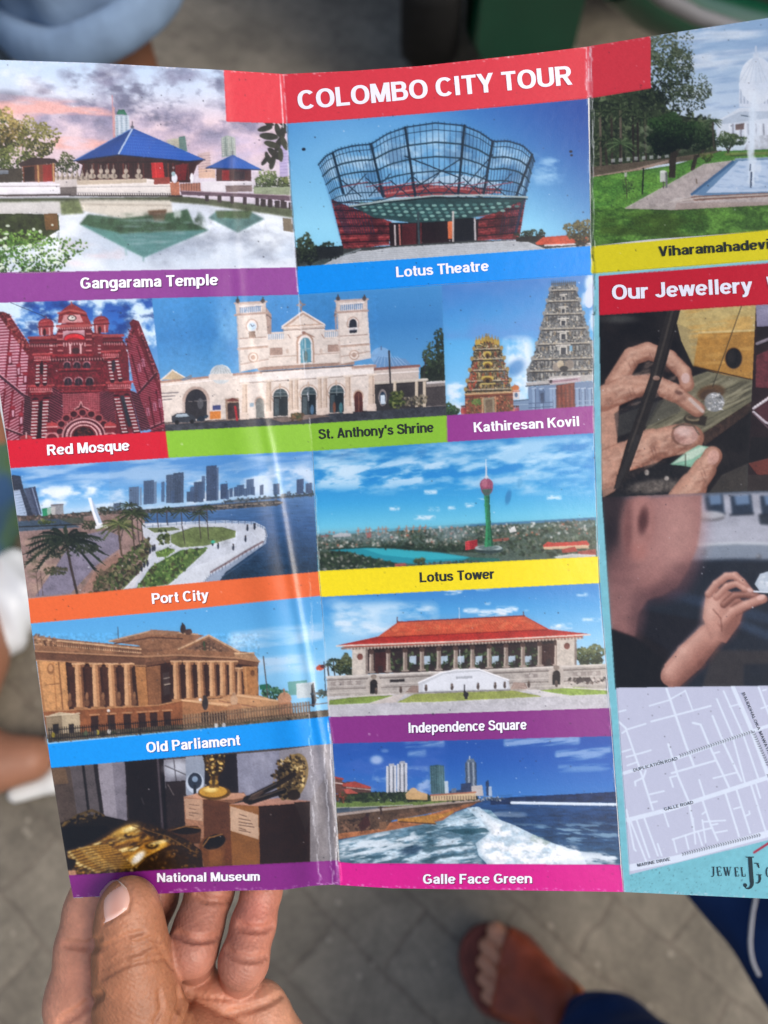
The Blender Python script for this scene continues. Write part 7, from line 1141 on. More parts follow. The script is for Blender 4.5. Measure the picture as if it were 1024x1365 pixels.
BD['galle'] = ([(452.5, 1150), (470, 1152), (520, 1152.3), (700, 1153.3), (827.5, 1154)], [(455, 1180), (470, 1181), (520, 1184), (700, 1187), (831, 1189)], (214, 18, 138))

def outline(k): return PR[k][0] + PR[k][1][::-1]
art_teal(outline('teal'))
for k, f in (('temple', art_temple), ('theatre', art_theatre), ('park', art_park), ('mosque', art_mosque), ('shrine', art_shrine), ('kovil', art_kovil), ('port', art_port), ('tower', art_tower),
             ('parliament', art_parliament), ('indep', art_indep), ('museum', art_museum), ('galle', art_galle), ('bench', art_bench), ('box', art_box), ('man', art_man), ('map', art_map)):
    f(outline(k))
    if k != 'map':
        x0_, y0_ = PR[k][0][0]; Pic(x0_, y0_, 1.0, outline(k)).photo(*{'man': (.08, 0, 1.2), 'bench': (.10, .4, 1.2), 'box': (.1, .4), 'mosque': (.16, .5), 'museum': (.12, .5, 1.3), 'temple': (.13, .5, 1.2)}.get(k, (.15, .5)))
for k, (a, b, c) in BD.items(): flat(a + b[::-1], c)

# wear: dust specks, scuffed ink and bare paper along the folds, halftone grain
ALL = Pic(0, 0, 1.0, [(-70, -10), (1220, -10), (1220, 1205), (-70, 1205)]); r_ = np.random.default_rng(3)
for _ in range(1500):
    x = r_.uniform(-60, 1210); y = r_.uniform(0, 1195); q = r_.uniform(.35, 1.0) * (1.6 if r_.random() < .03 else 1)
    ALL.ell(x, y, q, q * r_.uniform(.6, 1.2), (34, 36, 44) if r_.random() < .72 else (236, 238, 244), r_.uniform(.25, .75))
for x, y, q in ((405, 199, 2.6), (761, 202, 2.2), (762, 207, 1.8), (420, 183, 1), (650, 275, 1.2), (812, 455, 1.5)): ALL.ell(x, y, q, q * .8, (20, 24, 34), .9)
def crackle(fx, off, y0, y1, n, w, a, col=(240, 240, 246), wander=1.0):
    y = y0
    for _ in range(n):
        h = r_.uniform(4, 30); yb_ = min(y + h, y1); pts = []; o = off + r_.normal() * wander
        for q in np.linspace(y, yb_, 5): pts.append((float(fx(q)) + o + r_.normal() * .45 * wander, q))
        ALL.line(pts, w * r_.uniform(.4, .95), col, a * r_.uniform(.2, .85), 1.0); y = yb_ + (r_.uniform(0, 14) if r_.random() < .4 else 0)
        if y >= y1: y = y0 + r_.uniform(0, 20)
crackle(x1, 0, 99, 600, 46, 1.3, .9, wander=.5); crackle(x1, -4.5, 99, 170, 8, 1.2, .9, wander=.4); crackle(x1, 0, 600, 1180, 60, 1.0, .6, wander=.6); crackle(x1, -3, 960, 1181, 30, 1.4, .9, wander=.7); crackle(x1, -11, 980, 1181, 26, 1.3, .85, wander=1.2); crackle(x1, -28, 950, 1181, 24, 1.3, .7, wander=1.6); crackle(x1, -15, 760, 960, 16, 1, .5, wander=1.2)
crackle(x1, .8, 160, 360, 20, 1.6, .5, (60, 60, 70), .6)
crackle(x2, 0, 62, 600, 60, 1.5, .9, wander=.8); crackle(x2, 3.5, 62, 330, 30, 1.2, .8, wander=.9); crackle(x2, -3, 62, 140, 10, 1.2, .9, wander=.8); crackle(x2, 1, 130, 420, 40, 1.8, .8, (40, 52, 46), 1.0); crackle(x2, 0, 600, 1188, 60, 1.2, .8, wander=.8); crackle(x2, -1.8, 900, 1188, 30, 1.2, .5, (40, 50, 90), .8)
for y, o, rr in ((392, -4, 6), (404, -5, 5), (383, -2, 4)): ALL.ell(float(x2(y)) + o, y, rr, rr * 1.3, (206, 218, 240), .9)
for _ in range(240):       # scuffed lower rim of the sheet
    x = r_.uniform(100, 1000); y = float(yB(x)) - abs(r_.normal()) * 2.2; ALL.ell(x, y, r_.uniform(.5, 2.2), .6, (240, 226, 240), r_.uniform(.2, .7))
for _ in range(160):
    x = r_.uniform(-40, 1000); y = float(yT(x)) + abs(r_.normal()) * 1.2; ALL.ell(x, y, r_.uniform(.5, 2.5), .6, (250, 240, 240), r_.uniform(.2, .7))
gx = np.arange(CW)[None, :] / SS; gy = np.arange(CH)[:, None] / SS
CAN *= (1 + .022 * np.sin((gx + gy * .32) * 2 * np.pi / 2.6) * np.sin((gy - gx * .32) * 2 * np.pi / 2.6))[..., None].astype(np.float32)
CAN += r_.normal(size=(CH, CW, 1)).astype(np.float32) * 3.0
np.clip(CAN, 0, 255, CAN)
# soften by the size of one printed dot
K = CAN.copy()
for ax in (0, 1): K = (np.roll(K, 1, ax) + 2 * K + np.roll(K, -1, ax)) / 4
CLIN = lin(K)
INK = .90
def sample(px, py):
    u = (px - OX) * SS - .5; v = (py - OY) * SS - .5
    i = np.clip(np.floor(u).astype(int), 0, CW - 2); j = np.clip(np.floor(v).astype(int), 0, CH - 2); a = (u - i)[..., None]; b = (v - j)[..., None]
    a = np.clip(a, 0, 1); b = np.clip(b, 0, 1)
    return ((CLIN[j, i] * (1 - a) + CLIN[j, i + 1] * a) * (1 - b) + (CLIN[j + 1, i] * (1 - a) + CLIN[j + 1, i + 1] * a) * b) * INK

# ------------------------------------------------------------------ brochure: meshes
def gloss_mat(name):
    m = mat(name, None, rough=.32, spec=.30, attr=True); n, l = m.node_tree.nodes, m.node_tree.links; b = n['Principled BSDF']
    tc = n['Texture Coordinate']; t = n.new('ShaderNodeTexNoise'); t.inputs['Scale'].default_value = 2600; t.inputs['Detail'].default_value = 2
    l.new(tc.outputs['Object'], t.inputs['Vector']); t3 = n.new('ShaderNodeTexNoise'); t3.inputs['Scale'].default_value = 260; t3.inputs['Detail'].default_value = 3
    l.new(tc.outputs['Object'], t3.inputs['Vector'])
    bp = n.new('ShaderNodeBump'); bp.inputs['Strength'].default_value = .35; bp.inputs['Distance'].default_value = .00006; l.new(t.outputs['Fac'], bp.inputs['Height'])
    b2 = n.new('ShaderNodeBump'); b2.inputs['Strength'].default_value = .35; b2.inputs['Distance'].default_value = .0003; l.new(t3.outputs['Fac'], b2.inputs['Height']); l.new(bp.outputs[0], b2.inputs['Normal'])
    l.new(b2.outputs[0], b.inputs['Normal']); b.inputs['Coat Weight'].default_value = .34; b.inputs['Coat Roughness'].default_value = .24; l.new(b2.outputs[0], b.inputs['Coat Normal'])
    return m
INKM = gloss_mat('glossy_print')
WHITE = mat('white_lettering_ink', (236, 234, 244), .35, .4); BLACK = mat('black_lettering_ink', (34, 40, 34), .35, .4); SHADOW_P = mat('dark_outline_ink', (70, 36, 76), .35, .4); GREYT = mat('dark_map_ink', (52, 56, 66), .35, .4); LOGO = mat('slate_logo_ink', (34, 54, 60), .35, .4)

brochure = empty('brochure', SURF(np.array(270.), np.array(1190.)))
tag(brochure, 'glossy three-panel city tour brochure full of captioned landmark photos, held open by the hand', 'brochure')

def strip(name, top, bot, off, res=1.0, parent=None):
    top = np.array(top, float); bot = np.array(bot, float)
    nt = len(top); seg = np.linalg.norm(np.diff(top, axis=0), axis=1)
    us = [0.0]
    for i in range(nt - 1): us += list(i + (np.arange(1, max(2, int(round(seg[i] / res)) + 1))) / max(1, int(round(seg[i] / res))))
    us = np.array(us); h = np.linalg.norm(top - bot, axis=1).max(); nv = max(2, int(round(h / res)) + 1); vs = np.linspace(0, 1, nv)
    if len(bot) != nt: bot = np.stack([np.interp(np.linspace(0, 1, nt), np.linspace(0, 1, len(bot)), bot[:, k]) for k in (0, 1)], -1)
    T = np.stack([np.interp(us, np.arange(nt), top[:, k]) for k in (0, 1)], -1); B = np.stack([np.interp(us, np.arange(nt), bot[:, k]) for k in (0, 1)], -1)
    Pq = T[None] * (1 - vs[:, None, None]) + B[None] * vs[:, None, None]
    V = SURF(Pq[..., 0], Pq[..., 1], off).reshape(-1, 3); c = sample(Pq[..., 0], Pq[..., 1]).reshape(-1, 3)
    nu = len(us); i = np.arange(nv - 1)[:, None] * nu + np.arange(nu - 1)[None]
    F = np.stack([i, i + nu, i + nu + 1, i + 1], -1).reshape(-1, 4)
    o = link(name, np_mesh(name, V, F, True, c), INKM); return keep(o, parent or brochure)

# the three paper panels: front and back faces and the cut edges
def panel(xa, xb):
    ns, nt = 140, 360; s = np.linspace(0, 1, ns)[None, :]; t = np.linspace(0, 1, nt)[:, None]
    y = 80 + 1110 * t + 0 * s
    for _ in range(5): x = lerp(xa(y), xb(y), s); y = lerp(yT(x), yB(x), t)
    A = SURF(x, y, -.00002).reshape(-1, 3); Bk = SURF(x, y, -.00022).reshape(-1, 3)
    c = np.concatenate([np.full((ns * nt, 3), .62), np.full((ns * nt, 3), .66)])
    i = np.arange(nt - 1)[:, None] * ns + np.arange(ns - 1)[None]; F = np.stack([i, i + ns, i + ns + 1, i + 1], -1).reshape(-1, 4); n = ns * nt
    E = []
    ring = list(range(ns)) + [ns * k + ns - 1 for k in range(1, nt)] + [n - 1 - k for k in range(1, ns)] + [ns * k for k in range(nt - 2, 0, -1)]
    for k in range(len(ring)): a, b = ring[k], ring[(k + 1) % len(ring)]; E.append((a, b, b + n, a + n))
    F = np.concatenate([F, F[:, ::-1] + n, np.array(E)])
    return keep(link('paper_panel', np_mesh('paper_panel', np.concatenate([A, Bk]), F, True, c), INKM), brochure)
for a, b in ((xL, x1), (x1, x2), (x2, xR)): panel(a, b)

teal = strip('printed_border', *PR['teal'], .00006, 1.4); teal['label'] = 'pale turquoise border round the jewellery photos'
LBL = dict(temple='photo of a blue-roofed temple mirrored in a lake', theatre='photo of a petal-shaped glass and steel theatre', park='photo of a park with clipped trees, pool and white domed hall', mosque='photo of a red and white striped mosque',
           shrine='photo of a cream two-towered church', kovil='photo of two sculpted temple towers', port='photo of a seaside promenade with palms and skyline', tower='photo of a green tower over a city and lake', parliament='photo of a brown colonnaded parliament building',
           indep='photo of a red-roofed open hall of pillars', museum='photo of golden museum pieces on plinths', galle='photo of surf below seaside towers', bench='photo of a jeweller filing a ring beside a diamond', box='photo of a dark red jewellery box', man='photo of a man raising a ring at a workbench', map='pale street map')
for k in PR:
    if k == 'teal': continue
    o = strip('printed_map' if k == 'map' else 'printed_photo', *PR[k], .00012, 1.0); o['label'] = LBL[k]

# a plain bold grotesque drawn as pen strokes: cap height 100, x-height 74
def arcp(cx, cy, rx, ry, a0, a1):
    n = max(6, int(abs(a1 - a0) / 11)); t = np.radians(np.linspace(a0, a1, n)); e = .88
    return [(cx + rx * np.sign(math.cos(q)) * abs(math.cos(q)) ** e, cy + ry * np.sign(math.sin(q)) * abs(math.sin(q)) ** e) for q in t]
def smooth(p):
    p = np.array(p, float); q = np.concatenate([[2 * p[0] - p[1]], p, [2 * p[-1] - p[-2]]]); out = []
    for k in range(len(p) - 1):
        a, b, c, d = q[k:k + 4]
        for t in (0, .25, .5, .75): out.append(tuple(.5 * (2 * b + (c - a) * t + (2 * a - 5 * b + 4 * c - d) * t * t + (3 * b - a - 3 * c + d) * t ** 3)))
    return out + [tuple(p[-1])]
def st_(x, y0=0, y1=100): return [(x, y0), (x, y1)]
def ba_(x0, x1, y): return [(x0, y), (x1, y)]
def di_(x0, y0, x1, y1): return ('slant', (x0, y0), (x1, y1))
ESS = smooth([(58, 72), (52, 86), (36, 91.5), (19, 87), (13, 74), (19, 62), (36, 54), (54, 46), (61, 30), (55, 14), (37, 8.5), (18, 13), (9, 29)])
ess = smooth([(46, 53), (40, 63), (28, 66), (15, 62), (11, 53), (16, 44), (28, 38.5), (41, 33), (46, 21), (41, 11), (28, 8), (15, 12), (8, 22)])
LET = {
    'A': (73, [di_(10, 0, 36.5, 100), di_(63, 0, 36.5, 100), ba_(18, 55, 30)]), 'B': (71, [st_(11), [(12, 91.5), (38, 91.5)] + arcp(38, 72.5, 17, 19, 90, -90) + [(12, 53.5)], [(38, 53)] + arcp(40, 30.7, 20, 22.3, 90, -90) + [(12, 8.5)]]),
    'C': (74, [arcp(38, 50, 27.5, 42, 42, 318)]), 'D': (74, [st_(11), [(12, 91.5), (30, 91.5)] + arcp(34, 50, 29, 41.5, 90, -90) + [(12, 8.5)]]), 'E': (67, [st_(11), ba_(12, 61, 91.5), ba_(12, 56, 52), ba_(12, 62, 8.5)]), 'F': (62, [st_(11), ba_(12, 58, 91.5), ba_(12, 51, 50)]),
    'G': (79, [arcp(39, 50, 28.5, 42, 42, 318), st_(65, 12, 48), ba_(41, 66, 46)]), 'H': (73, [st_(11), st_(62), ba_(12, 61, 53)]), 'I': (29, [st_(14)]), 'J': (56, [[(43, 100), (43, 30)] + arcp(26, 29, 17, 20.5, 0, -165)]),
    'K': (72, [st_(11), di_(60, 100, 20, 46), di_(62, 0, 33, 58)]), 'L': (61, [st_(11), ba_(12, 58, 8.5)]), 'M': (84, [st_(11), st_(73), di_(42, 2, 15, 100), di_(42, 2, 69, 100)]), 'N': (73, [st_(11), st_(62), di_(60, 0, 13, 100)]),
    'O': (79, [arcp(39.5, 50, 29, 42, 0, 360)]), 'P': (67, [st_(11), [(12, 91.5), (36, 91.5)] + arcp(37, 69, 19.5, 22.5, 90, -90) + [(12, 46.5)]]), 'R': (73, [st_(11), [(12, 91.5), (38, 91.5)] + arcp(39, 70, 19, 21.5, 90, -90) + [(12, 48.5)], di_(60, 0, 38, 48)]),
    'S': (69, [ESS]), 'T': (64, [ba_(2, 62, 91.5), st_(32, 0, 92)]), 'U': (73, [[(11, 100), (11, 38)] + arcp(36.5, 36, 25.5, 28, 180, 360) + [(62, 100)]]), 'V': (67, [di_(33.5, 0, 9, 100), di_(33.5, 0, 58, 100)]), 'W': (98, [di_(26, 0, 9, 100), di_(26, 0, 49, 100), di_(72, 0, 49, 100), di_(72, 0, 89, 100)]), 'Y': (67, [di_(33, 40, 8, 100), di_(33, 40, 58, 100), st_(33, 0, 44)]),
    'a': (58, [[(12, 52)] + arcp(29, 49, 17, 17.5, 155, 0) + [(46, 0)], smooth([(46, 43), (30, 39), (17, 34), (11.5, 22), (16, 11), (26, 8), (38, 12), (46, 22)])]), 'c': (57, [arcp(31, 37, 21.5, 29.5, 42, 318)]), 'd': (63, [arcp(29, 37, 19.5, 29.5, 0, 360), st_(52)]), 'e': (60, [arcp(30, 37, 21, 29.5, 4, 322), ba_(11, 51, 37)]),
    'g': (63, [arcp(29, 38, 19.5, 28.5, 0, 360), [(52, 74), (52, -6)] + arcp(31, -7, 21, 13, 0, -150)]), 'h': (62, [st_(10)] + [arcp(31, 44, 20.5, 22, 165, 0) + [(51.5, 0)]]), 'i': (28, [st_(14, 0, 74), st_(14, 84, 101)]), 'l': (28, [st_(14)]),
    'm': (85, [st_(10, 0, 74), arcp(26, 45, 15.5, 21, 165, 0) + [(41.5, 0)], arcp(62, 45, 20, 21, 165, 0)[:0] + arcp(57.5, 45, 16, 21, 165, 0) + [(73.5, 0)]]), 'n': (62, [st_(10, 0, 74), arcp(31, 44, 20.5, 22, 165, 0) + [(51.5, 0)]]), 'o': (62, [arcp(31, 37, 21.5, 29.5, 0, 360)]), 'p': (63, [st_(10, -27, 74), arcp(33, 37, 20, 29.5, 0, 360)]), 'q': (63, [st_(52, -27, 74), arcp(29, 37, 19.5, 29.5, 0, 360)]),
    'r': (41, [st_(10, 0, 74), arcp(32, 42, 21, 23.5, 170, 78)]), 's': (56, [ess]), 't': (37, [[(18, 94), (18, 20)] + arcp(29, 19, 11, 11.5, 180, 275) + [(35, 8)], ba_(3, 34, 66)]), 'u': (62, [st_(52, 0, 74), [(10, 74), (10, 30)] + arcp(30.5, 30, 20.5, 22, 180, 345)]), 'v': (57, [di_(28.5, 0, 9, 74), di_(28.5, 0, 48, 74)]),
    'w': (83, [di_(23, 0, 8, 74), di_(23, 0, 41.5, 74), di_(60, 0, 41.5, 74), di_(60, 0, 75, 74)]), 'y': (58, [di_(30, 2, 9, 74), di_(25, -8, 49, 74), smooth([(29, 2), (24, -13), (16, -19.5), (6, -18.5)])]), '.': (28, [st_(14, 0, 19)]), "'": (22, [st_(11, 66, 100)])}
def lettering(body, p0, p1, cap, mt, parent, off=.0003, weight=.93, name='lettering', shadow=None):
    x = 0.0; V = []; F = []; LY = []; layer = 0
    for ch in body:
        if ch == ' ': x += 29; continue
        ad, strokes = LET[ch]; layer = (layer // 8 + 1) * 8 % 16
        for sk in strokes:
            b = len(V)
            if sk[0] == 'slant':
                q = np.array(sk[1:], float); d = q[1] - q[0]; hw = 10.0 * weight * np.linalg.norm(d) / abs(d[1]); V += [(x + q[0][0] - hw, q[0][1]), (x + q[0][0] + hw, q[0][1]), (x + q[1][0] + hw, q[1][1]), (x + q[1][0] - hw, q[1][1])]; F.append((b, b + 1, b + 2, b + 3) if d[1] > 0 else (b, b + 3, b + 2, b + 1))
            else:
                q = np.array(sk, float); k = np.r_[True, np.linalg.norm(np.diff(q, axis=0), axis=1) > .4]; q = q[k]; d = np.zeros_like(q); e = np.diff(q, axis=0); e /= np.linalg.norm(e, axis=1)[:, None]
                d[0] = e[0]; d[-1] = e[-1]; d[1:-1] = e[:-1] + e[1:]
                if np.linalg.norm(q[0] - q[-1]) < 1: d[0] = d[-1] = e[0] + e[-1]
                d /= np.linalg.norm(d, axis=1)[:, None]; m = np.ones(len(q)); m[1:-1] = 1 / np.clip((d[1:-1] * e[1:]).sum(1), .75, 1)
                w = weight * (20.5 * d[:, 1] ** 2 + 17 * d[:, 0] ** 2) * m / 2; nn = np.stack([-d[:, 1], d[:, 0]], -1) * w[:, None]
                for k_ in range(len(q)): V += [(x + q[k_][0] - nn[k_][0], q[k_][1] - nn[k_][1]), (x + q[k_][0] + nn[k_][0], q[k_][1] + nn[k_][1])]
                for k_ in range(len(q) - 1): F.append((b + 2 * k_, b + 2 * k_ + 2, b + 2 * k_ + 3, b + 2 * k_ + 1))
            LY += [layer] * (len(V) - b); layer += 1
        x += ad + 3
    co = np.array(V); LY = np.array(LY); w = co[:, 0].max() - co[:, 0].min()
    d = np.array(p1, float) - np.array(p0, float); L = np.linalg.norm(d); d /= L; up = np.array([d[1], -d[0]])
    u = (co[:, 0] - co[:, 0].min()) / w * L; v = co[:, 1] / 100 * cap
    px = p0[0] + u * d[0] + v * up[0]; py = p0[1] + u * d[1] + v * up[1]; of_ = off + LY * 4e-6
    if shadow is not None: keep(link('lettering_shadow', np_mesh('lettering_shadow', SURF(px + shadow[1], py + shadow[1], of_ - .00010), F, False), shadow[0]), parent)
    return keep(link(name, np_mesh(name, SURF(px, py, of_), F, False), mt), parent)

TX = {'header': [('COLOMBO CITY TOUR', (398, 146.5), (763.5, 112.6), 25.5, WHITE, None)], 'temple': [('Gangarama Temple', (107.4, 385), (291, 380), 15, WHITE, 1.2)], 'theatre': [('Lotus Theatre', (528.6, 369.6), (652, 361), 14, WHITE, None)],
      'park': [('Viharamahadevi', (878.7, 342), (1026, 331.6), 13.5, BLACK, None)], 'jewel': [('Our Jewellery', (816.5, 399.8), (1003.6, 389.9), 20, WHITE, None), ('W', (1022.5, 389), (1046, 387.7), 20, WHITE, None)], 'mosque': [('Red Mosque', (63.3, 606.9), (173, 600.3), 14, WHITE, 1.1)],
      'shrine': [("St. Anthony's Shrine", (425, 585.6), (578.6, 576), 13.5, BLACK, None)], 'kovil': [('Kathiresan Kovil', (632, 576.2), (772.3, 567.8), 13.2, WHITE, None)], 'port': [('Port City', (203, 805), (278.6, 799.7), 14, WHITE, 1.0)], 'tower': [('Lotus Tower', (560, 776.4), (659.3, 771.4), 13.3, BLACK, None)],
      'parliament': [('Old Parliament', (195.7, 1003.4), (320.6, 993.2), 14, WHITE, .9)], 'indep': [('Independence Square', (545, 977), (702.4, 972.3), 13.6, WHITE, 1.1)], 'museum': [('National Museum', (209.6, 1175.9), (346.6, 1173.9), 12, WHITE, .9)], 'galle': [('Galle Face Green', (564, 1178.3), (709.4, 1177.3), 13, WHITE, 1.0)]}
SHC = {'temple': (70, 24, 76), 'mosque': (110, 8, 24), 'port': (120, 46, 16), 'parliament': (0, 70, 140), 'indep': (66, 16, 66), 'museum': (66, 14, 66), 'galle': (110, 4, 70)}
for k, (a, b, c) in BD.items():
    o = strip('caption_band', a, b, .00018, 1.6)
    for body, p0, p1, cap, mt, sh in TX[k]:
        lettering(body, p0, p1, cap, mt, o, shadow=(mat('caption_shadow_ink', SHC[k], .35, .4), sh) if sh else None)
mp_ = [o for o in COL.objects if o.name.startswith('printed_map')][0]
for body, p0, p1, cap in (('DUPLICATION ROAD', (845.4, 1029), (903.6, 1013), 4.3), ('GALLE ROAD', (886.2, 1081), (924.6, 1071.4), 4.3), ('MARINE DRIVE', (850.4, 1155.8), (893.8, 1147.2), 4.3), ('BAUDDHALOKA MAWATHA', (989.3, 924.4), (1026, 1009), 4.0)):
    lettering(body, p0, p1, cap, GREYT, mp_, weight=.6, off=.00026)

# the jeweller's logo on the border, letters as cut shapes
def glyph(polys, name='logo', off=.0002, mt=LOGO):
    bm = __import__('bmesh').new()
    for pts in polys:
        q = np.array(pts, float); px = 930 + q[:, 0] / 10.5; py = 1080 + q[:, 1] / 10.5
        bm.faces.new([bm.verts.new(v) for v in SURF(px, py, off)])
    me = bpy.data.meshes.new(name); bm.to_mesh(me); bm.free(); return keep(link(name, me, mt), teal)
def stroke(pts, w):
    """a pen stroke as quads; w: one width or one per point"""
    q = np.array(pts, float); w = np.broadcast_to(np.asarray(w, float), (len(q),)); d = np.gradient(q, axis=0); d /= np.linalg.norm(d, axis=1)[:, None]; nn = np.stack([-d[:, 1], d[:, 0]], -1) * w[:, None] / 2
    return [[q[i] + nn[i], q[i + 1] + nn[i + 1], q[i + 1] - nn[i + 1], q[i] - nn[i]] for i in range(len(q) - 1)]
def arc(cx, cy, rx, ry, a0, a1, n=12): return [(cx + rx * math.cos(t), cy + ry * math.sin(t)) for t in np.linspace(math.radians(a0), math.radians(a1), n)]
glyph(stroke([(196, 797), (240, 795)], 7) + stroke([(224, 797), (226, 900)], 19) + stroke(arc(206, 902, 20, 30, 0, 130), [17, 16, 14, 12, 10, 9, 8, 8, 8, 9, 10, 11]), 'logo_letter')
glyph(stroke([(276, 800), (292, 918)], 19) + stroke([(268, 800), (326, 793)], 7) + stroke([(326, 790), (330, 822)], 6) + stroke([(284, 858), (316, 855)], 6) + stroke([(316, 842), (318, 870)], 5) + stroke([(282, 920), (338, 915)], 7) + stroke([(336, 885), (338, 916)], 6), 'logo_letter')
glyph(stroke([(372, 802), (402, 920)], 19) + stroke([(402, 920), (420, 802)], 7) + stroke([(416, 802), (440, 920)], 17) + stroke([(440, 920), (464, 800)], 7) + stroke([(358, 802), (392, 800)], 6) + stroke([(404, 801), (430, 799)], 6) + stroke([(450, 800), (476, 798)], 6), 'logo_letter')
glyph(stroke([(526, 805), (540, 925)], 19) + stroke([(516, 806), (568, 800)], 7) + stroke([(568, 798), (571, 830)], 6) + stroke([(533, 864), (562, 861)], 6) + stroke([(561, 848), (563, 876)], 5) + stroke([(530, 928), (580, 922)], 7) + stroke([(578, 894), (580, 922)], 6), 'logo_letter')
glyph(stroke([(616, 804), (630, 926)], 19) + stroke([(604, 805), (632, 802)], 7) + stroke([(620, 930), (672, 925)], 7) + stroke([(669, 890), (672, 926)], 7), 'logo_letter')
glyph(stroke([(676, 658), (790, 658)], 11) + stroke([(736, 660), (748, 850), (762, 1010)], 56) + stroke([(764, 1005), (760, 1050), (742, 1082), (712, 1098), (682, 1094), (664, 1070)], [54, 46, 34, 22, 16, 14]) + [[(x, y) for x, y in arc(668, 1052, 27, 28, 0, 342, 20)]], 'logo_letter')
glyph(stroke([(792, 744), (820, 742), (842, 756), (856, 790), (862, 812)], [10, 13, 22, 24, 8]) + stroke([(846, 740), (858, 748)], 8) + stroke([(826, 906), (902, 904)], 9) + stroke([(870, 906), (874, 960), (866, 1000), (846, 1020), (812, 1020)], [34, 34, 28, 16, 8]), 'logo_letter')
glyph(stroke(arc(996, 868, 32, 70, 100, 258, 14), [6, 8, 11, 14, 16, 18, 18, 18, 18, 16, 14, 11, 8, 6]), 'logo_letter')
# ------------------------------------------------------------------ bodies: a signed distance field on a grid, meshed by surface nets
def nets(Fv, lo, h):
    """surface of the zero level of Fv (nx, ny, nz) as vertices and quads"""
    s = Fv < 0; nx, ny, nz = Fv.shape
    cor = [(i, j, k) for i in (0, 1) for j in (0, 1) for k in (0, 1)]
    cnt = sum(s[i:nx - 1 + i, j:ny - 1 + j, k:nz - 1 + k].astype(np.int8) for i, j, k in cor)
    act = (cnt > 0) & (cnt < 8); idx = np.argwhere(act); ids = np.full(act.shape, -1, np.int32); ids[act] = np.arange(len(idx))
    f8 = {c: Fv[idx[:, 0] + c[0], idx[:, 1] + c[1], idx[:, 2] + c[2]] for c in cor}
    acc = np.zeros((len(idx), 3)); n = np.zeros(len(idx))
    for a in cor:
        for ax in range(3):
            if a[ax] == 0:
                b = list(a); b[ax] = 1; b = tuple(b); m = (f8[a] < 0) != (f8[b] < 0); t = f8[a] / np.where(m, f8[a] - f8[b], 1); p = np.array(a, float)[None].repeat(len(idx), 0); p[:, ax] += t
                acc += np.where(m[:, None], p, 0); n += m
    V = (idx + acc / n[:, None]) * h + lo; Q = []
    for ax in range(3):
        o = [0, 0, 0]; o[ax] = 1; sl0 = [slice(1, None)] * 3; sl1 = [slice(1, None)] * 3; sl0[ax] = slice(0, -1); sl1[ax] = slice(1, None)
        a = s[:-1, :-1, :-1] if False else None
        A = s[tuple(slice(1, d - 1) if q != ax else slice(0, d - 1) for q, d in enumerate(s.shape))]; Bq = s[tuple(slice(1, d - 1) if q != ax else slice(1, d) for q, d in enumerate(s.shape))]
        e = np.argwhere(A != Bq); fl = A[tuple(e.T)]
        base = e.copy()
        for q in range(3):
            if q != ax: base[:, q] += 1
        u, v = [q for q in range(3) if q != ax]
        def at(du, dv):
            c = base.copy(); c[:, u] -= du; c[:, v] -= dv; return ids[tuple(c.T)]
        quad = np.stack([at(0, 0), at(1, 0), at(1, 1), at(0, 1)], -1); ori = (ax == 1)
        flip = fl if not ori else ~fl
        quad = np.where(flip[:, None], quad, quad[:, ::-1]); Q.append(quad)
    Q = np.concatenate(Q); Q = Q[(Q >= 0).all(1)]
    return V, Q

class Field:
    def __init__(self, lo, hi, h):
        self.lo = np.array(lo, float); self.h = h; self.n = np.ceil((np.array(hi) - self.lo) / h).astype(int) + 1
        self.F = np.full(self.n, 50.0, np.float32); self.cols = []
    def box(self, lo, hi):
        a = np.clip(np.floor((lo - self.lo) / self.h).astype(int), 0, self.n); b = np.clip(np.ceil((hi - self.lo) / self.h).astype(int) + 1, 0, self.n); return a, b
    def pts(self, a, b): return [((np.arange(a[q], b[q])) * self.h + self.lo[q]).astype(np.float32).reshape([-1 if k == q else 1 for k in range(3)]) for q in range(3)]
    @staticmethod
    def cap(X, Y, Z, a, b, ra, rb, flat=None):
        d = b - a; L = max(float(d @ d), 1e-9); t = np.clip(((X - a[0]) * d[0] + (Y - a[1]) * d[1] + (Z - a[2]) * d[2]) / L, 0, 1)
        qx, qy, qz = X - a[0] - t * d[0], Y - a[1] - t * d[1], Z - a[2] - t * d[2]
        if flat is not None:
            ax, s = flat; c = qx * ax[0] + qy * ax[1] + qz * ax[2]; k = s - 1; qx, qy, qz = qx + c * k * ax[0], qy + c * k * ax[1], qz + c * k * ax[2]
        return np.sqrt(qx * qx + qy * qy + qz * qz) - (ra + (rb - ra) * t)
    def chain(self, P_, R_, k, kin=4.0, flat=None):
        """joined tapered limbs (radius per joint) blended into the body with radius k"""
        P_ = [np.array(p, float) for p in P_]; m = max(R_) * 1.0 + max(k, kin) + 4
        a, b = self.box(np.min(P_, 0) - m, np.max(P_, 0) + m)
        if (b <= a).any(): return
        X, Y, Z = self.pts(a, b); g = None
        for i in range(max(1, len(P_) - 1)):
            j = min(i + 1, len(P_) - 1); d = self.cap(X, Y, Z, P_[i], P_[j], R_[i], R_[j], flat); g = d if g is None else smin(g, d, kin)
        sl = tuple(slice(a[q], b[q]) for q in range(3)); self.F[sl] = smin(self.F[sl], g, k)
    def carve(self, P_, r, k):
        P_ = [np.array(p, float) for p in P_]
        for i in range(len(P_) - 1):
            m = r + k + 3; a, b = self.box(np.minimum(P_[i], P_[i + 1]) - m, np.maximum(P_[i], P_[i + 1]) + m)
            if (b <= a).any(): continue
            X, Y, Z = self.pts(a, b); d = self.cap(X, Y, Z, P_[i], P_[i + 1], r, r); sl = tuple(slice(a[q], b[q]) for q in range(3)); self.F[sl] = -smin(-self.F[sl], d, k)
    def mesh(self): return nets(self.F, self.lo, self.h)

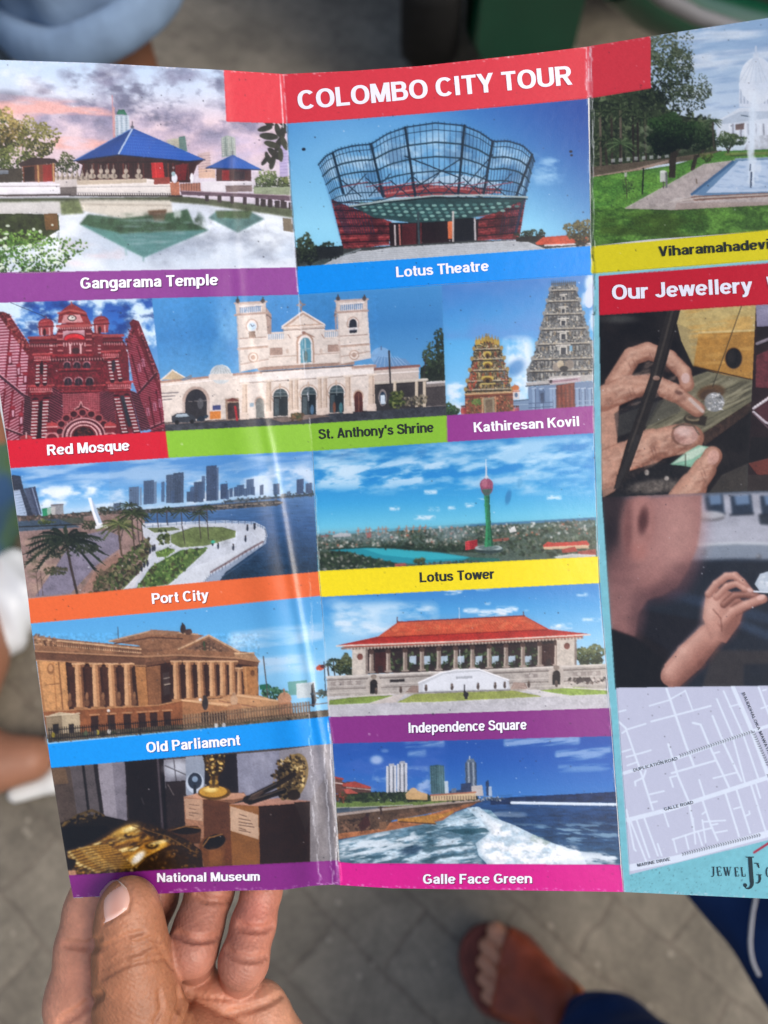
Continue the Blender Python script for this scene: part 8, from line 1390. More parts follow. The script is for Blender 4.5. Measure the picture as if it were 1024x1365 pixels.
def smin(a, b, k):
    if k <= 0: return np.minimum(a, b)
    h = np.clip(.5 + .5 * (b - a) / k, 0, 1); return b * (1 - h) + a * h - k * h * (1 - h)

# ------------------------------------------------------------------ the hand holding the brochure (camera space, millimetres)
def C3(px, py, d): return cs(px, py, d) * 1000
def rp(r, d): return r * d / FPX * 1000
def limb(pts):   # (px, py, depth, radius in px)
    return [C3(x, y, d) for x, y, d, r in pts], [rp(r, d) for x, y, d, r in pts]
bd = float(depth(170., 1190.)); PD = float(depth(330., 1180.))
thumb = [(171, 1210, bd - .0115, 39), (173, 1245, bd - .0125, 40), (177, 1290, bd - .0135, 44), (184, 1340, bd - .014, 51), (196, 1400, bd - .013, 62), (235, 1520, bd - .004, 90)]
index = [(140, 1160, bd + .0105, 36), (126, 1215, bd + .0095, 38), (118, 1262, bd + .0080, 41), (118, 1330, bd + .0070, 54), (140, 1430, bd + .012, 64)]
middle = [(215, 1140, bd + .018, 31), (202, 1196, bd + .0150, 33), (180, 1258, bd + .014, 34), (190, 1330, bd + .026, 40)]
ring = [(290, 1130, PD + .018, 29), (280, 1188, PD + .012, 30), (265, 1236, PD + .005, 31), (256, 1266, PD - .001, 32), (260, 1288, PD + .022, 24), (266, 1320, PD + .034, 28)]
little = [(357, 1130, PD + .016, 25), (349, 1188, PD + .0095, 25), (338, 1232, PD + .0045, 28), (325, 1282, PD - .0025, 31), (319, 1304, PD + .022, 25), (318, 1330, PD + .034, 28)]
palm = [(150, 1400, bd + .030, 62), (228, 1336, bd + .0155, 36), (290, 1338, bd + .0165, 34), (346, 1346, bd + .018, 31), (250, 1400, bd + .030, 60)]
heel = [(356, 1412, bd + .017, 60), (345, 1540, bd + .016, 88)]
thenar = [(232, 1412, bd - .001, 66), (268, 1440, bd + .003, 78), (310, 1540, bd + .006, 88)]
wrist = [(290, 1540, bd + .010, 96), (330, 1760, bd + .012, 98), (380, 2200, bd + .02, 130)]
ph = C3(364, 1336, bd + .026)

def hand_field(h, hi=1470):
    lo = C3(20, 1120, .245) - np.array([0, 0, 32]); hi_ = C3(450, hi, .285) + np.array([0, 0, 26]); lo[2] = 212; hi_[2] = 316
    f = Field(lo, hi_, h)
    f.chain(*limb(palm), 0, 6); f.chain(*limb(heel), 9, 6); f.chain(*limb(wrist), 8, 6); f.chain([ph - np.array([6, 0, 0]), ph + np.array([0, 4, 2])], [6.5, 6], 4)
    for g, k in ((index, 2.2), (middle, 1.0), (ring, .9), (little, .9)): f.chain(*limb(g), k, 3.2)
    g = Field(lo, hi_, h); g.chain(*limb(thumb), 0, 7); g.chain(*limb(thenar), 3.2, 7); f.F = smin(f.F, g.F, 1.6)
    return f
from mathutils.bvhtree import BVHTree
f0 = hand_field(1.1); V0, Q0 = f0.mesh(); bvh = BVHTree.FromPolygons([tuple(v) for v in V0], [tuple(q) for q in Q0])
def hit(px, py, lift=0.0):
    d = Vector(cs(px, py, 1.0)).normalized(); p, n, i, _ = bvh.ray_cast(Vector((0, 0, 0)), d)
    if p is None: return None
    return np.array(p) + np.array(n) * lift * (1 if n.dot(d) < 0 else -1)
def trail(pts, m=4):
    q = np.array(pts, float); out = []
    for i in range(len(q) - 1):
        for t in np.linspace(0, 1, m, endpoint=i == len(q) - 2):
            p = hit(*(q[i] + (q[i + 1] - q[i]) * t))
            if p is not None: out.append(p)
    return out
f = hand_field(.45)
CRE = [([(86, 1259), (108, 1261), (134, 1264)], .55, 1.6), ([(120, 1255), (134, 1252)], .4, 1.0), ([(80, 1364), (105, 1348), (134, 1326)], .7, 1.8),               # index: joint and base
       ([(236, 1243), (250, 1250), (272, 1252), (292, 1248)], .55, 1.4), ([(240, 1248), (258, 1255), (285, 1252)], .35, .9), ([(262, 1192), (275, 1200), (308, 1201)], .5, 1.3),   # ring
       ([(318, 1232), (330, 1238), (352, 1239), (364, 1233)], .55, 1.4), ([(302, 1264), (312, 1274), (335, 1279), (356, 1274)], .5, 1.3), ([(306, 1272), (322, 1280), (350, 1281)], .3, .8), # little
       ([(300, 1353), (330, 1346), (356, 1337), (376, 1326)], .42, 1.6), ([(250, 1322), (275, 1330), (310, 1332)], .25, 1.0),
       ([(240, 1322), (238, 1338), (230, 1365)], .45, 1.2), ([(258, 1326), (252, 1345), (246, 1365)], .4, 1.0), ([(238, 1318), (242, 1330), (240, 1345)], .6, 1.4), ([(212, 1320), (216, 1345), (205, 1365)], .3, 1.0)]
for i in range(9):      # wrinkles slanting over the thumb joint
    t = i / 8; CRE.append(([(135, 1264 + 42 * t), (152, 1257 + 40 * t + 3 * math.sin(i * 2)), (172, 1246 + 38 * t + 2 * math.sin(i)), (190 + 10 * (i % 3), 1243 + 34 * t)][: 4 - (i % 2)], .22 + .14 * (i % 3 == 0), .9))
for i in range(4): CRE.append(([(180 + 9 * i, 1262 + 6 * i), (200 + 7 * i, 1250 + 9 * i), (216 + 5 * i, 1256 + 12 * i)], .22, .9))
CQ = []
for pts, r, k in CRE:
    r *= 1.35; k *= 1.1; q = trail(pts); CQ += [(p_, r) for p_ in q]
    if len(q) > 1: f.carve(q, r, k)
NAIL_OUT = [(133, 1185), (141, 1175), (152, 1171.5), (164, 1176), (171.5, 1187), (174, 1200), (170.5, 1213), (155, 1222), (139, 1232)]
nq = trail(NAIL_OUT, 3); f.carve(nq, .38, .7)
VH, QH = f.mesh()
def rel(V, F_, it=3):   # light relaxation of the grid pattern
    e = np.concatenate([F_[:, [0, 1]], F_[:, [1, 2]], F_[:, [2, 3]], F_[:, [3, 0]]])
    for _ in range(it):
        acc = np.zeros_like(V); c = np.zeros(len(V)); 
        for k in range(3): acc[:, k] = np.bincount(e[:, 0], V[e[:, 1], k], len(V)) + np.bincount(e[:, 1], V[e[:, 0], k], len(V))
        c = np.bincount(e[:, 0], minlength=len(V)) + np.bincount(e[:, 1], minlength=len(V)); V = V * .5 + acc / np.maximum(c, 1)[:, None] * .5
    return V
VH = rel(VH, QH, 2)
def seg_d(V, chain):
    Pq, Rq = limb(chain); best = None
    for i in range(len(Pq) - 1):
        d = Pq[i + 1] - Pq[i]; t = np.clip(((V - Pq[i]) @ d) / (d @ d), 0, 1); q = np.linalg.norm(V - Pq[i] - t[:, None] * d, axis=1) - (Rq[i] + (Rq[i + 1] - Rq[i]) * t); best = q if best is None else np.minimum(best, q)
    return best
def skin_colours(V):
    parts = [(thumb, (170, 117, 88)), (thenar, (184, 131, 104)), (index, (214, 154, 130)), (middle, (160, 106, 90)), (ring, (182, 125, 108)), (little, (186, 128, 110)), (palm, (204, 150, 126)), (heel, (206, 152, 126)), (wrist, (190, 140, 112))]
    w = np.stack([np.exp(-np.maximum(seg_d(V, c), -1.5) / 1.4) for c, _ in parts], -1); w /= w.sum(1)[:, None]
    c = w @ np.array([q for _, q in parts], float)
    px = V[:, 0] / V[:, 2] * FPX + 512; py = V[:, 1] / V[:, 2] * FPX + 682.5
    tip = .9 * np.exp(-(((V - C3(176, 1200, bd - .016)) / np.array([10, 9, 12])) ** 2).sum(1)); c = c * (1 - .55 * tip[:, None]) + np.array([214, 158, 130]) * .55 * tip[:, None]     # paler pressed thumb tip
    for q, rr, cc, a in ((C3(341, 1212, PD), 8, (206, 120, 106), .5), (C3(345, 1196, PD), 5, (214, 150, 140), .4), (C3(290, 1320, bd + .004), 10, (222, 150, 134), .4), (C3(120, 1300, bd), 8, (206, 140, 120), .5), (C3(258, 1275, PD), 7, (200, 138, 120), .4)):
        g = np.exp(-(((V - q) / rr) ** 2).sum(1)) * a; c = c * (1 - g[:, None]) + np.array(cc) * g[:, None]
    n = fbm(V[:, 0] * .18 + V[:, 2] * .11, V[:, 1] * .18 - V[:, 2] * .07, 61, 4); c *= np.array([.93, .90, .86]) * (1 + .15 * (n - .5))[:, None]
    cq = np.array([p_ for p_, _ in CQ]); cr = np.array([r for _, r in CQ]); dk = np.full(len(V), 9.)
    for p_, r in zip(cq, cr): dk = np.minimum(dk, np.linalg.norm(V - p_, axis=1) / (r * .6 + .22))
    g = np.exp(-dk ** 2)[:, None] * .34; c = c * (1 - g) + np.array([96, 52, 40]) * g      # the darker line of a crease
    n2 = fbm(V[:, 0] * .9 + V[:, 2] * .5, V[:, 1] * .9, 67, 3); c *= (1 + .11 * (n2 - .5))[:, None]
    return lin(np.clip(c, 0, 255)), px, py
def skin_mat(name, fine=2600):
    m = mat(name, None, rough=.46, spec=.38, attr=True, sss=.12); n, l = m.node_tree.nodes, m.node_tree.links; b = n['Principled BSDF']; tc = n['Texture Coordinate']
    b.inputs['Subsurface Scale'].default_value = .0016
    v = n.new('ShaderNodeTexVoronoi'); v.inputs['Scale'].default_value = 900; l.new(tc.outputs['Object'], v.inputs['Vector'])
    wv = n.new('ShaderNodeTexWave'); wv.inputs['Scale'].default_value = 330; wv.inputs['Distortion'].default_value = 5; wv.inputs['Detail'].default_value = 2; wv.inputs['Detail Scale'].default_value = .35; wv.bands_direction = 'DIAGONAL'; l.new(tc.outputs['Object'], wv.inputs['Vector'])
    ns = n.new('ShaderNodeTexNoise'); ns.inputs['Scale'].default_value = 620; ns.inputs['Detail'].default_value = 6; l.new(tc.outputs['Object'], ns.inputs['Vector'])
    b1 = n.new('ShaderNodeBump'); b1.inputs['Strength'].default_value = .22; b1.inputs['Distance'].default_value = .00014; l.new(wv.outputs['Fac'], b1.inputs['Height'])
    b2 = n.new('ShaderNodeBump'); b2.inputs['Strength'].default_value = .45; b2.inputs['Distance'].default_value = .00025; l.new(v.outputs['Distance'], b2.inputs['Height']); l.new(b1.outputs[0], b2.inputs['Normal'])
    b3 = n.new('ShaderNodeBump'); b3.inputs['Strength'].default_value = .45; b3.inputs['Distance'].default_value = .00045; l.new(ns.outputs['Fac'], b3.inputs['Height']); l.new(b2.outputs[0], b3.inputs['Normal'])
    l.new(b3.outputs[0], b.inputs['Normal']); return m
SKIN = skin_mat('skin')
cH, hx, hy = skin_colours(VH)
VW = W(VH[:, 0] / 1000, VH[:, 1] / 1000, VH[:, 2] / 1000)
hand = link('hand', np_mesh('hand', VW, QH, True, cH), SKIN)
tag(hand, 'left hand of the photographer pinching the lower corner of the brochure, thumb in front', 'hand')
# thumbnail, a curved plate let into the thumb
nu, nv = 22, 26; NV = []; ok = []
Lf = interp([(131.5, 1176), (132.5, 1186), (134, 1205), (138.5, 1230)]); Rt = interp([(160, 1174), (166, 1187), (168, 1200), (166.5, 1209.5)])
f1 = BVHTree.FromPolygons([tuple(v) for v in V0], [tuple(q) for q in Q0])
for j in range(nv):
    for i in range(nu):
        u = i / (nu - 1); v = j / (nv - 1)
        a = np.array([132 + 5.5 * v ** 1.5, 1183 + 48 * v]); b = np.array([169 + 4 * math.sin(v * 3.1), 1184 + 28 * v]); p = a + (b - a) * u
        p[1] -= 12.5 * math.sin(math.pi * u) * (1 - v) ** 2.2; p[1] += 2.0 * math.sin(math.pi * u) * v ** 2
        q = hit(p[0], p[1]); edge = min(u, 1 - u, v, 1 - v)
        if q is None: q = NV[-1] if NV else C3(p[0], p[1], bd - .02)
        d_ = q / np.linalg.norm(q); NV.append(q - d_ * (.55 * min(1, edge * 9) - .25))
NV = np.array(NV); NV2 = NV.reshape(nv, nu, 3)
for _ in range(4):
    A = NV2.copy(); A[1:-1, 1:-1] = (NV2[:-2, 1:-1] + NV2[2:, 1:-1] + NV2[1:-1, :-2] + NV2[1:-1, 2:]) / 4; NV2 = A
NVW = W(*(NV2.reshape(-1, 3).T / 1000)); i = np.arange(nv - 1)[:, None] * nu + np.arange(nu - 1)[None]
FN = np.stack([i, i + nu, i + nu + 1, i + 1], -1).reshape(-1, 4)
uu, vv = np.meshgrid(np.linspace(0, 1, nu), np.linspace(0, 1, nv)); nc = mixc((196, 140, 122), (214, 168, 150), np.clip(1.1 - vv * .5 + .25 * np.sin(uu * 9), 0, 1)); tipw = np.clip((.10 - vv) / .1, 0, 1); nc = mixc(nc, (226, 206, 186), tipw); lun = np.clip((vv - .84) * 5, 0, 1); nc = mixc(nc, (232, 204, 196), lun)
nail = link('thumbnail', np_mesh('thumbnail', NVW, FN, True, lin(nc.reshape(-1, 3))), mat('nail', None, .30, .5, attr=True, sss=.1)); nail.parent = hand

# ------------------------------------------------------------------ helper for bodies in world millimetres
def body(name, lo, hi, h, build, material, colour=None, parent=None, relax=2):
    f = Field(lo, hi, h); build(f); V, Q = f.mesh(); V = rel(V, Q, relax)
    c = None if colour is None else colour(V)
    o = link(name, np_mesh(name, V / 1000 * KB, Q, True, c), material)
    if parent: o.parent = parent
    return o
def mm(v): return np.array(v, float) * 1000
def wp(px, py, d): return mm(P(px, py, d))

# the photographer's left foot in a leather sandal, and both trouser legs
FT = G(655, 1244, .030); FA = G(792, 1352, .06); ax = np.array([FT.x - FA.x, FT.y - FA.y]); ax /= np.linalg.norm(ax); rt = np.array([ax[1], -ax[0]])
S_ = .74; org = np.array([FT.x, FT.y]) * 1000 - ax * 243 * S_ - rt * 20
def ft(x, y, z): q = org + (rt * x + ax * y) * S_; return np.array([q[0], q[1], z * S_])
Z0 = 24
def fc(f, P_, R_, k, kin=4.0): f.chain(P_, [r * S_ for r in R_], k * S_, kin * S_)
def foot(f, g=0.0):
    fc(f, [ft(0, 25, Z0 + 26), ft(2, 120, Z0 + 30), ft(4, 178, Z0 + 20)], [28 + g, 32 + g, 24 + g], 0, 14)
    fc(f, [ft(-24, 150, Z0 + 15), ft(-22, 190, Z0 + 13)], [19 + g, 17 + g], 14); fc(f, [ft(26, 160, Z0 + 18), ft(28, 196, Z0 + 17)], [20 + g, 18 + g], 14)
    fc(f, [ft(0, 40, Z0 + 40), ft(0, 42, Z0 + 90), ft(8, 30, Z0 + 260)], [30 + g, 33 + g, 44 + g], 16)
def toes(f, g=0.0):
    for x, y, z, r, yb in ((33, 238, 17, 14.5, 200), (9, 240, 13, 11, 196), (-11, 232, 12, 10, 190), (-29, 220, 11, 9.2, 184), (-44, 205, 10, 8.2, 176)): fc(f, [ft(x * .9, yb, Z0 + 15), ft(x, y - 14, Z0 + z + 4), ft(x, y, Z0 + z)], [r * .95 + g, r * .86 + g, r + g], 2, 3)
FLO = np.minimum(ft(-90, -30, 0), ft(90, 290, 0)); FHI = np.maximum(ft(-90, -30, 0), ft(90, 290, 0)); q4 = [ft(x, y, 0) for x in (-80, 80) for y in (-40, 280)]; FLO = np.min(q4, 0); FHI = np.max(q4, 0); FLO[2] = 0; FHI[2] = 330
BROWN = mat('brown_skin', (196, 138, 106), .5, .4, noise=.12, nscale=60, bump=.2, bscale=200, sss=.1)
def bf(f): foot(f); toes(f)
walker = body('person', FLO - 10, FHI + 10, 2.2, bf, BROWN); tag(walker, 'seated photographer, left foot in a brown leather sandal and navy trousers below the brochure', 'person')
LEATH = mat('tan_leather', (146, 64, 36), .48, .45, noise=.22, nscale=40, bump=.25, bscale=300); LEATH2 = mat('orange_leather', (196, 96, 46), .45, .45, noise=.18, nscale=40, bump=.2, bscale=300); SOLE = mat('red_brown_sole', (112, 54, 42), .6, .4, noise=.25, nscale=50)
def sole(f):
    fc(f, [ft(0, 28, 10), ft(4, 110, 10)], [40, 40], 0, 20); fc(f, [ft(4, 110, 10), ft(-2, 196, 10), ft(0, 228, 10)], [42, 58, 42], 24, 24)
    X, Y, Z = f.pts(np.zeros(3, int), f.n); f.F = np.maximum(f.F, np.abs(Z - 9) - 8)
sd = body('sandal', FLO - 10, np.array([FHI[0] + 10, FHI[1] + 10, 40]), 2.0, sole, SOLE, parent=walker)
def slab(f, y0, y1, g, cutz=None, tilt=0.0):
    foot(f, g); X, Y, Z = f.pts(np.zeros(3, int), f.n); u = ((X - org[0]) * ax[0] + (Y - org[1]) * ax[1]) / S_ + tilt * (Z / S_ - Z0); f.F = np.maximum(np.maximum(f.F, u - y1), y0 - u); f.F = np.maximum(f.F, 5 - Z)
    if cutz is not None: f.F = np.maximum(f.F, Z - cutz * S_)
def upper(f):
    toes(f, 6.0); slab(f, 112, 226, 6.0); X, Y, Z = f.pts(np.zeros(3, int), f.n)
    a = ((X - org[0]) * rt[0] + (Y - org[1]) * rt[1]) / S_; u = ((X - org[0]) * ax[0] + (Y - org[1]) * ax[1]) / S_; f.F = np.maximum(f.F, u - 214 - np.minimum(a, 30) * .40)
body('sandal_upper', FLO - 12, FHI + 12, 2.0, upper, LEATH, parent=sd)
body('ankle_strap', FLO - 12, FHI + 12, 2.0, lambda f: slab(f, 78, 124, 11, Z0 + 85, .25), LEATH2, parent=sd)
NAVY = mat('navy_cotton', (14, 42, 84), .8, .2, noise=.22, nscale=14, bump=.4, bscale=40, bdist=.006)
def trousers(f):
    kneeL = wp(935, 1640, .50); cuff = mm(G(806, 1392, .085)); f.chain([cuff, cuff * .75 + kneeL * .25, kneeL], [47, 58, 78], 0, 20); hipL = wp(800, 2500, .52); f.chain([kneeL, hipL], [78, 95], 30)
    kn = wp(985, 1052, .545); hp = wp(1400, 1515, .44); f.chain([kn, hp], [70, 88], 0, 20); gr = np.array([kn[0] + 20, kn[1] + 40, 40.]); f.chain([kn, gr], [66, 56], 20)
q = [wp(935, 1640, .5), ft(2, 36, 0), wp(800, 2500, .52), wp(985, 1052, .545), wp(1400, 1515, .44)]; lo = np.min(q, 0) - 110; hi = np.max(q, 0) + 110; lo[2] = 10
def fold_tr(f):
    trousers(f); X, Y, Z = f.pts(np.zeros(3, int), f.n)
    f.F = f.F + (2.6 * np.sin(X * .05 + Z * .06 + 2 * np.sin(Y * .03)) + 1.6 * np.sin(Y * .11 - Z * .08)).astype(np.float32)
body('trousers', lo, hi, 5.0, fold_tr, NAVY, parent=walker, relax=3)

# white cord lying on the right trouser leg
def tube(name, pts, r, m, n=10, parent=None, k=None):
    k = KB if k is None else k; r *= k; pts = [Vector(p) * k for p in pts]; V = []; F = []
    for i, p in enumerate(pts):
        d = (pts[min(i + 1, len(pts) - 1)] - pts[max(i - 1, 0)]).normalized(); a = d.orthogonal().normalized(); b = d.cross(a)
        for j in range(n): t = 2 * math.pi * j / n; V.append(p + (a * math.cos(t) + b * math.sin(t)) * r)
    for i in range(len(pts) - 1):
        for k in range(n): F.append((i * n + k, i * n + (k + 1) % n, (i + 1) * n + (k + 1) % n, (i + 1) * n + k))
    o = link(name, np_mesh(name, [tuple(v) for v in V], F), m)
    if parent: o.parent = parent
    return o
tro = [o for o in COL.objects if o.name == 'trousers'][0]; mv = tro.data; tb = BVHTree.FromPolygons([v.co for v in mv.vertices], [tuple(p.vertices) for p in mv.polygons]); cpts = []
for x, y in ((1012, 1130), (1010, 1165), (1007.4, 1198), (1004, 1215), (1001.7, 1232), (1000, 1255), (1001, 1268), (1003.4, 1281), (1007, 1290), (1012, 1300)):
    o_ = Vector((0, 0, CAM_H)); d_ = (P(x, y, 1) - Vector((0, 0, 1))).normalized(); h_ = tb.ray_cast(o_, d_)[0]
    if h_ is not None: cpts.append(h_ - d_ * .0015)
cord = tube('cord', cpts, .0014, mat('white_cord', (176, 176, 178), .6, .3), k=1.0); tag(cord, 'thin white cord hanging over the navy trouser leg', 'cord')
# ------------------------------------------------------------------ the people and the three-wheeler behind, out of focus
DENIM = mat('pale_blue_cotton', (104, 124, 148), .85, .2, noise=.16, nscale=30, bump=.4, bscale=60, bdist=.004)
K1 = G(128, 72, .47); v1 = Vector((K1.x, K1.y, 0))
def by(p, dx, dy, z): return np.array([(p.x + dx) * 1000, (p.y + dy) * 1000, z * 1000.])
K2 = Vector((K1.x - .17, K1.y - .02, 0))
def legs(f):
    for k, s in ((K1, 1), (K2, -1)):
        f.chain([by(k, 0, .0, .03), by(k, 0, 0, .28), by(k, 0, 0, .44), by(k, -.01, .03, .80)], [40, 54, 60, 84], 8, 12); f.chain([by(k, 0, .0, .035), by(k, .01 * s, -.13, .03)], [32, 30], 16)
    c = by(K1, -.09, .05, .95); f.chain([c, c + np.array([0, 20, 350.])], [150, 170], 30)
lo = np.minimum(by(K2, 0, 0, 0), by(K1, 0, 0, 0)) - 230; hi = np.maximum(by(K2, 0, 0, 0), by(K1, 0, 0, 0)) + 230; lo[2] = 0; hi[2] = 1500
stander = body('person', lo, hi, 9, legs, mat('dark_brown_skin', (112, 74, 54), .5, .4, noise=.1, nscale=20), relax=2); tag(stander, 'bare-legged person in rolled pale blue shorts standing behind the brochure', 'person')
def shorts(f):
    f.chain([by(K1, .012, .0, .50), by(K1, -.01, .02, .62), by(K1, -.02, .05, .92)], [84, 88, 110], 0, 12); f.chain([by(K2, -.005, -.02, .42), by(K2, 0, .02, .62), by(K2, .03, .05, .92)], [84, 88, 110], 16, 12)
    X, Y, Z = f.pts(np.zeros(3, int), f.n); a = X - K1.x * 1000; b = Y - K1.y * 1000
    right = a > -86
    hem = np.where(right, 500 - .10 * b + .30 * np.maximum(a, 0), 395.); f.F = np.maximum(f.F, hem - Z)
    f.F = f.F + (5 * np.sin(a * .09 + Z * .02) * np.sin(b * .06) + 2.0 * np.sin(Z * .05 + a * .03)).astype(np.float32)
sh = body('shorts', lo, hi, 6, shorts, DENIM, parent=stander, relax=2)
def roll(f):
    pts = []
    for t in np.linspace(0, 2 * math.pi, 40): pts.append(by(K1, .012 + .088 * math.cos(t), .088 * math.sin(t), (500 - .10 * 88 * math.sin(t) + .30 * max(12 + 88 * math.cos(t), 0) + 16) / 1000))
    f.chain(pts, [15] * 40, 0, 3, flat=(np.array([0, 0, 1.]), .62))
body('rolled_hem', lo, np.array([hi[0], hi[1], 640]), 5, roll, mat('pale_blue_hem', (116, 138, 164), .85, .2, noise=.14, nscale=30), parent=stander)

# seated person at the left rim: green and blue top, white shoe; white bag beside
TOP = mat('green_and_blue_cotton', (84, 112, 52), .8, .2, base2=(52, 82, 118), nscale=9)
SKL = mat('warm_brown_skin', (150, 104, 80), .5, .4, noise=.1, nscale=20)
sg = Vector(G(-120, 760, .30))
def sit(f):
    a = mm(P(-150, 470, .95)); b = mm(P(-110, 640, 1.0)); f.chain([b, a], [120, 95], 0, 20)
    f.chain([mm(P(-60, 470, .93)), mm(P(-25, 575, .97)), mm(P(5, 678, 1.03))], [38, 33, 23], 12); f.chain([mm(P(5, 678, 1.03)), mm(P(-8, 725, 1.06))], [23, 15], 8)
    f.chain([b, mm(P(-60, 880, .96)), mm(P(-70, 985, .93)), mm(P(-10, 1018, .92)), mm(P(40, 1012, .925))], [90, 62, 42, 36, 28], 14)
lo = np.min([mm(P(-330, 380, 1.2)), mm(P(90, 1080, 1.2)), mm(P(-200, 700, .9))], 0) - 150; hi = np.max([mm(P(90, 300, .95)), mm(P(90, 1060, 1.1)), mm(P(-150, 400, .9))], 0) + 150; lo[2] = 0
sitter = body('person', lo, hi, 8, sit, SKL); tag(sitter, 'brown-skinned person in green and blue clothes crouching beside the white bag', 'person')
def top(f):
    a = mm(P(-150, 470, .95)); b = mm(P(-105, 640, 1.0)); f.chain([b, a], [134, 108], 0, 20); f.chain([mm(P(-95, 560, .96)), mm(P(-22, 636, .99))], [60, 36], 16)
    f.chain([b, mm(P(-80, 800, 1.0)), mm(P(-62, 900, 1.02))], [104, 80, 64], 20)
    X, Y, Z = f.pts(np.zeros(3, int), f.n); f.F = f.F + (3 * np.sin(X * .06 + Z * .05) + 2 * np.sin(Y * .09)).astype(np.float32)
body('loose_clothes', lo, hi, 7, top, TOP, parent=sitter)
SHW = mat('white_leather', (206, 206, 202), .5, .4)
def shoe(f):
    e = mm(G(72, 1042, .012)); f.chain([mm(G(22, 1058, .012)), e], [11, 13], 0, 6); f.chain([e, mm(G(88, 1012, .02)), mm(G(70, 984, .04))], [13, 11, 8], 6)
q = mm(G(50, 1020, .0)); body('shoe', q - np.array([110, 110, q[2]]), q + np.array([110, 110, 80]), 4, shoe, SHW, parent=sitter)
bagc = G(18, 800, .05)
def bag(f):
    c = mm(bagc); f.chain([c + np.array([-10, -40, -10]), c + np.array([4, 10, 10.]), c + np.array([-8, 40, 20.])], [34, 38, 24], 0, 14); f.chain([c + np.array([-60, -10, -6]), c], [40, 36], 20)
    X, Y, Z = f.pts(np.zeros(3, int), f.n); f.F = f.F + (3.5 * np.sin(X * .12 + Y * .05) * np.sin(Y * .10 - Z * .06)).astype(np.float32); f.F = np.maximum(f.F, 3 - Z)
c = mm(bagc); bg = body('bag', c - np.array([130, 130, c[2]]), c + np.array([110, 120, 110]), 3.5, bag, mat('white_plastic_film', (216, 220, 222), .35, .5)); tag(bg, 'crumpled white plastic bag on the pavement beside the crouching person', 'bag')

# the green three-wheeler: front wheel, cowl, dark open floor, rear body, canopy
GREEN = mat('green_enamel', (14, 66, 46), .28, .5, noise=.12, nscale=8, coat=.4); DARK = mat('black_rubber', (22, 22, 22), .75, .3, noise=.2, nscale=40); GREYM = mat('grey_steel', (110, 110, 112), .4, .5); INTER = mat('dark_interior', (14, 16, 16), .8, .2); CANV = mat('black_canvas', (18, 18, 20), .85, .2)
wf = G(572, 66, 0)
import bmesh
def loft(name, rings, m, parent, cap=True, smooth=True):
    n = len(rings[0]); V = [tuple(p) for r in rings for p in np.asarray(r, float) * KB]; bm = bmesh.new(); vs = [bm.verts.new(v) for v in V]
    for i in range(len(rings) - 1):
        for k in range(n): bm.faces.new((vs[i * n + k], vs[i * n + (k + 1) % n], vs[(i + 1) * n + (k + 1) % n], vs[(i + 1) * n + k]))
    if cap: bm.faces.new(vs[:n][::-1]); bm.faces.new(vs[-n:])
    bmesh.ops.recalc_face_normals(bm, faces=bm.faces); me = bpy.data.meshes.new(name); bm.to_mesh(me); bm.free()
    if smooth:
        for p in me.polygons: p.use_smooth = len(p.vertices) == 4
    o = link(name, me, m); return keep(o, parent) if parent else o
def rrect(cx, cy, z0, z1, hx, r=.05, yz=True):
    pts = []
    for sx, sz, a0 in ((1, 1, 0), (-1, 1, 90), (-1, -1, 180), (1, -1, 270)):
        for a in np.linspace(math.radians(a0), math.radians(a0 + 90), 6): pts.append((sx * (hx - r) + r * math.cos(a), (z0 + z1) / 2 + sz * ((z1 - z0) / 2 - r) + r * math.sin(a)))
    return pts
trike = empty('auto_rickshaw', (wf.x * KB, wf.y * KB, 0)); tag(trike, 'dark green three-wheeled auto rickshaw parked beyond the brochure, seen from behind', 'auto rickshaw')
# built with its axis along +X (rear end at +X), then turned so that the rear faces the camera
Y0 = wf.y; X0 = wf.x - 1.75
def wheel(x, y, r=.21, w=.055):
    prof = [(r - .075, -w * .8), (r - .02, -w), (r, -w * .55), (r, w * .55), (r - .02, w), (r - .075, w * .8)]
    def spin(pr, name, m, par):
        rings = [[(x + R_ * math.cos(t), y + o_, r + R_ * math.sin(t)) for R_, o_ in pr] for t in np.linspace(0, 2 * math.pi, 33)]
        return loft(name, rings, m, par, cap=False)
    root = spin(prof, 'wheel', DARK, trike)
    hub = spin([(0.01, -w * .5), (r - .10, -w * .45), (r - .07, -w * .8), (r - .07, w * .8), (r - .10, w * .45), (.01, w * .5)], 'rim', GREYM, None)
    hub.parent = root; bpy.context.view_layer.update(); hub.matrix_parent_inverse = root.matrix_world.inverted()
for x, y in ((X0, Y0 + .58), (X0 + 1.75, Y0), (X0 + 1.75, Y0 + 1.2)): wheel(x, y)
def prism(name, xs, m, parent=trike):
    """sections along x: (x, y0, y1, z0, z1, corner)"""
    rings = []
    for x, ya, yb, za, zb, r in xs:
        pr = rrect(0, 0, za, zb, (yb - ya) / 2, r); rings.append([(x, (ya + yb) / 2 + p, z) for p, z in pr])
    return loft(name, rings, m, parent)
prism('front_cowl', [(X0 - .25, Y0 + .40, Y0 + .76, .25, .80, .05), (X0, Y0 + .25, Y0 + .91, .20, .98, .06), (X0 + .25, Y0 + .06, Y0 + 1.1, .20, 1.0, .05)], GREEN)
prism('floor', [(X0 + .1, Y0 + .06, Y0 + 1.14, .20, .27, .03), (X0 + 1.7, Y0 + .06, Y0 + 1.14, .20, .27, .03)], INTER)
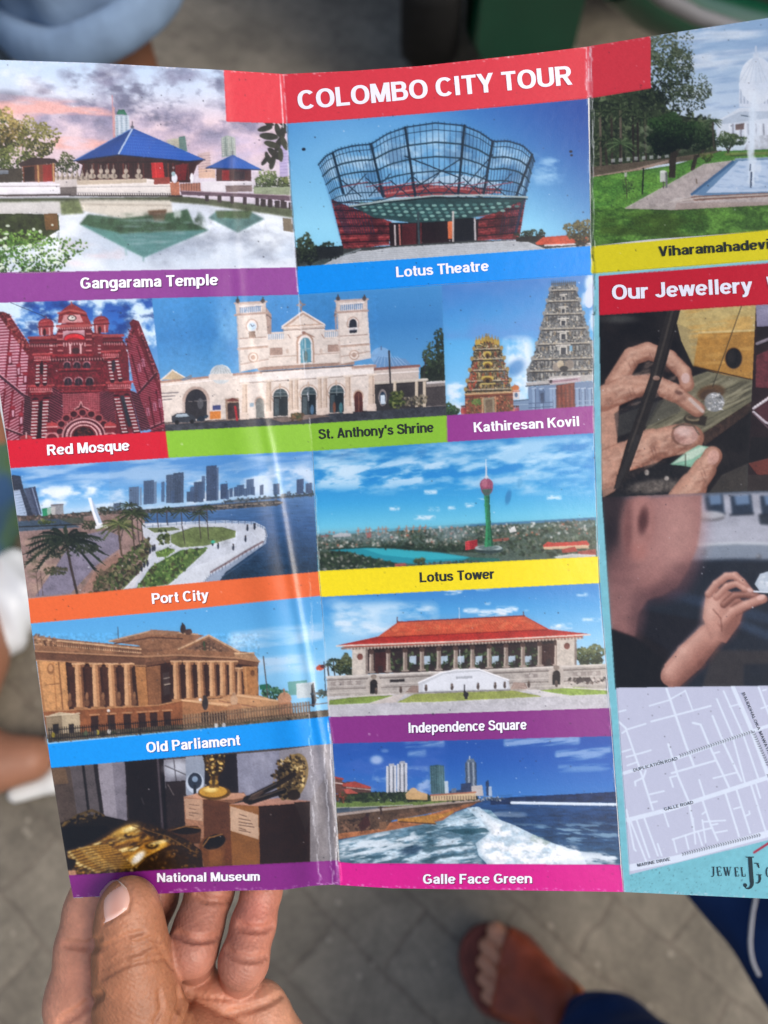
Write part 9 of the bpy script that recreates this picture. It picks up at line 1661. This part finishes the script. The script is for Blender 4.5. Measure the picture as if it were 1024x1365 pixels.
prism('rear_body', [(X0 + 1.0, Y0 + .08, Y0 + 1.12, .24, .95, .05), (X0 + 1.62, Y0 + .08, Y0 + 1.12, .26, .98, .06), (X0 + 1.70, Y0 + .12, Y0 + 1.08, .30, .95, .05)], INTER)
prism('corner_panel', [(X0 + 1.50, Y0 + .065, Y0 + .25, .10, 1.0, .04), (X0 + 1.86, Y0 + .065, Y0 + .275, .07, 1.0, .05), (X0 + 1.96, Y0 + .085, Y0 + .26, .10, .98, .05)], GREEN)
prism('corner_panel', [(X0 + 1.50, Y0 + .95, Y0 + 1.135, .10, 1.0, .04), (X0 + 1.78, Y0 + .935, Y0 + 1.135, .07, 1.0, .05), (X0 + 1.86, Y0 + .95, Y0 + 1.11, .10, .98, .05)], GREEN)
prism('exhaust_box', [(X0 + 1.66, Y0 + .30, Y0 + .40, .14, .34, .03), (X0 + 1.80, Y0 + .30, Y0 + .40, .16, .32, .03)], mat('rusty_steel', (62, 50, 44), .7, .3, noise=.3, nscale=30))
prism('seat', [(X0 + .9, Y0 + .1, Y0 + 1.1, .60, .80, .05), (X0 + 1.4, Y0 + .1, Y0 + 1.1, .64, .86, .05)], INTER)
prism('canopy', [(X0 + .15, Y0 + .08, Y0 + 1.12, 1.60, 1.66, .03), (X0 + .5, Y0 + .05, Y0 + 1.15, 1.68, 1.74, .03), (X0 + 1.5, Y0 + .05, Y0 + 1.15, 1.68, 1.74, .03), (X0 + 1.72, Y0 + .08, Y0 + 1.12, 1.0, 1.68, .04)], CANV)
for y in (Y0 + .10, Y0 + 1.08):
    for x in (X0 + .15, X0 + 1.0): keep(tube('roof_post', [(x, y, .9), (x + .05, y, 1.68)], .018, GREYM), trike)
trike.rotation_euler = (0, 0, math.radians(-93))
bpy.context.view_layer.update()
for nm, pts, r, m in (('rear_bumper', [G(835, -40, .40), G(872, -6, .36), G(915, 18, .32), G(965, 34, .29), G(1004, 44, .27)], .042, GREEN), ('bumper_highlight', [G(850, -30, .46), G(885, -2, .42), G(930, 22, .38), G(985, 40, .35)], .010, GREYM)):  # thin grey tube stands in for the bright highlight along the bumper
    o = tube(nm, pts, r, m, 14); o.parent = trike; o.matrix_parent_inverse = trike.matrix_world.inverted()
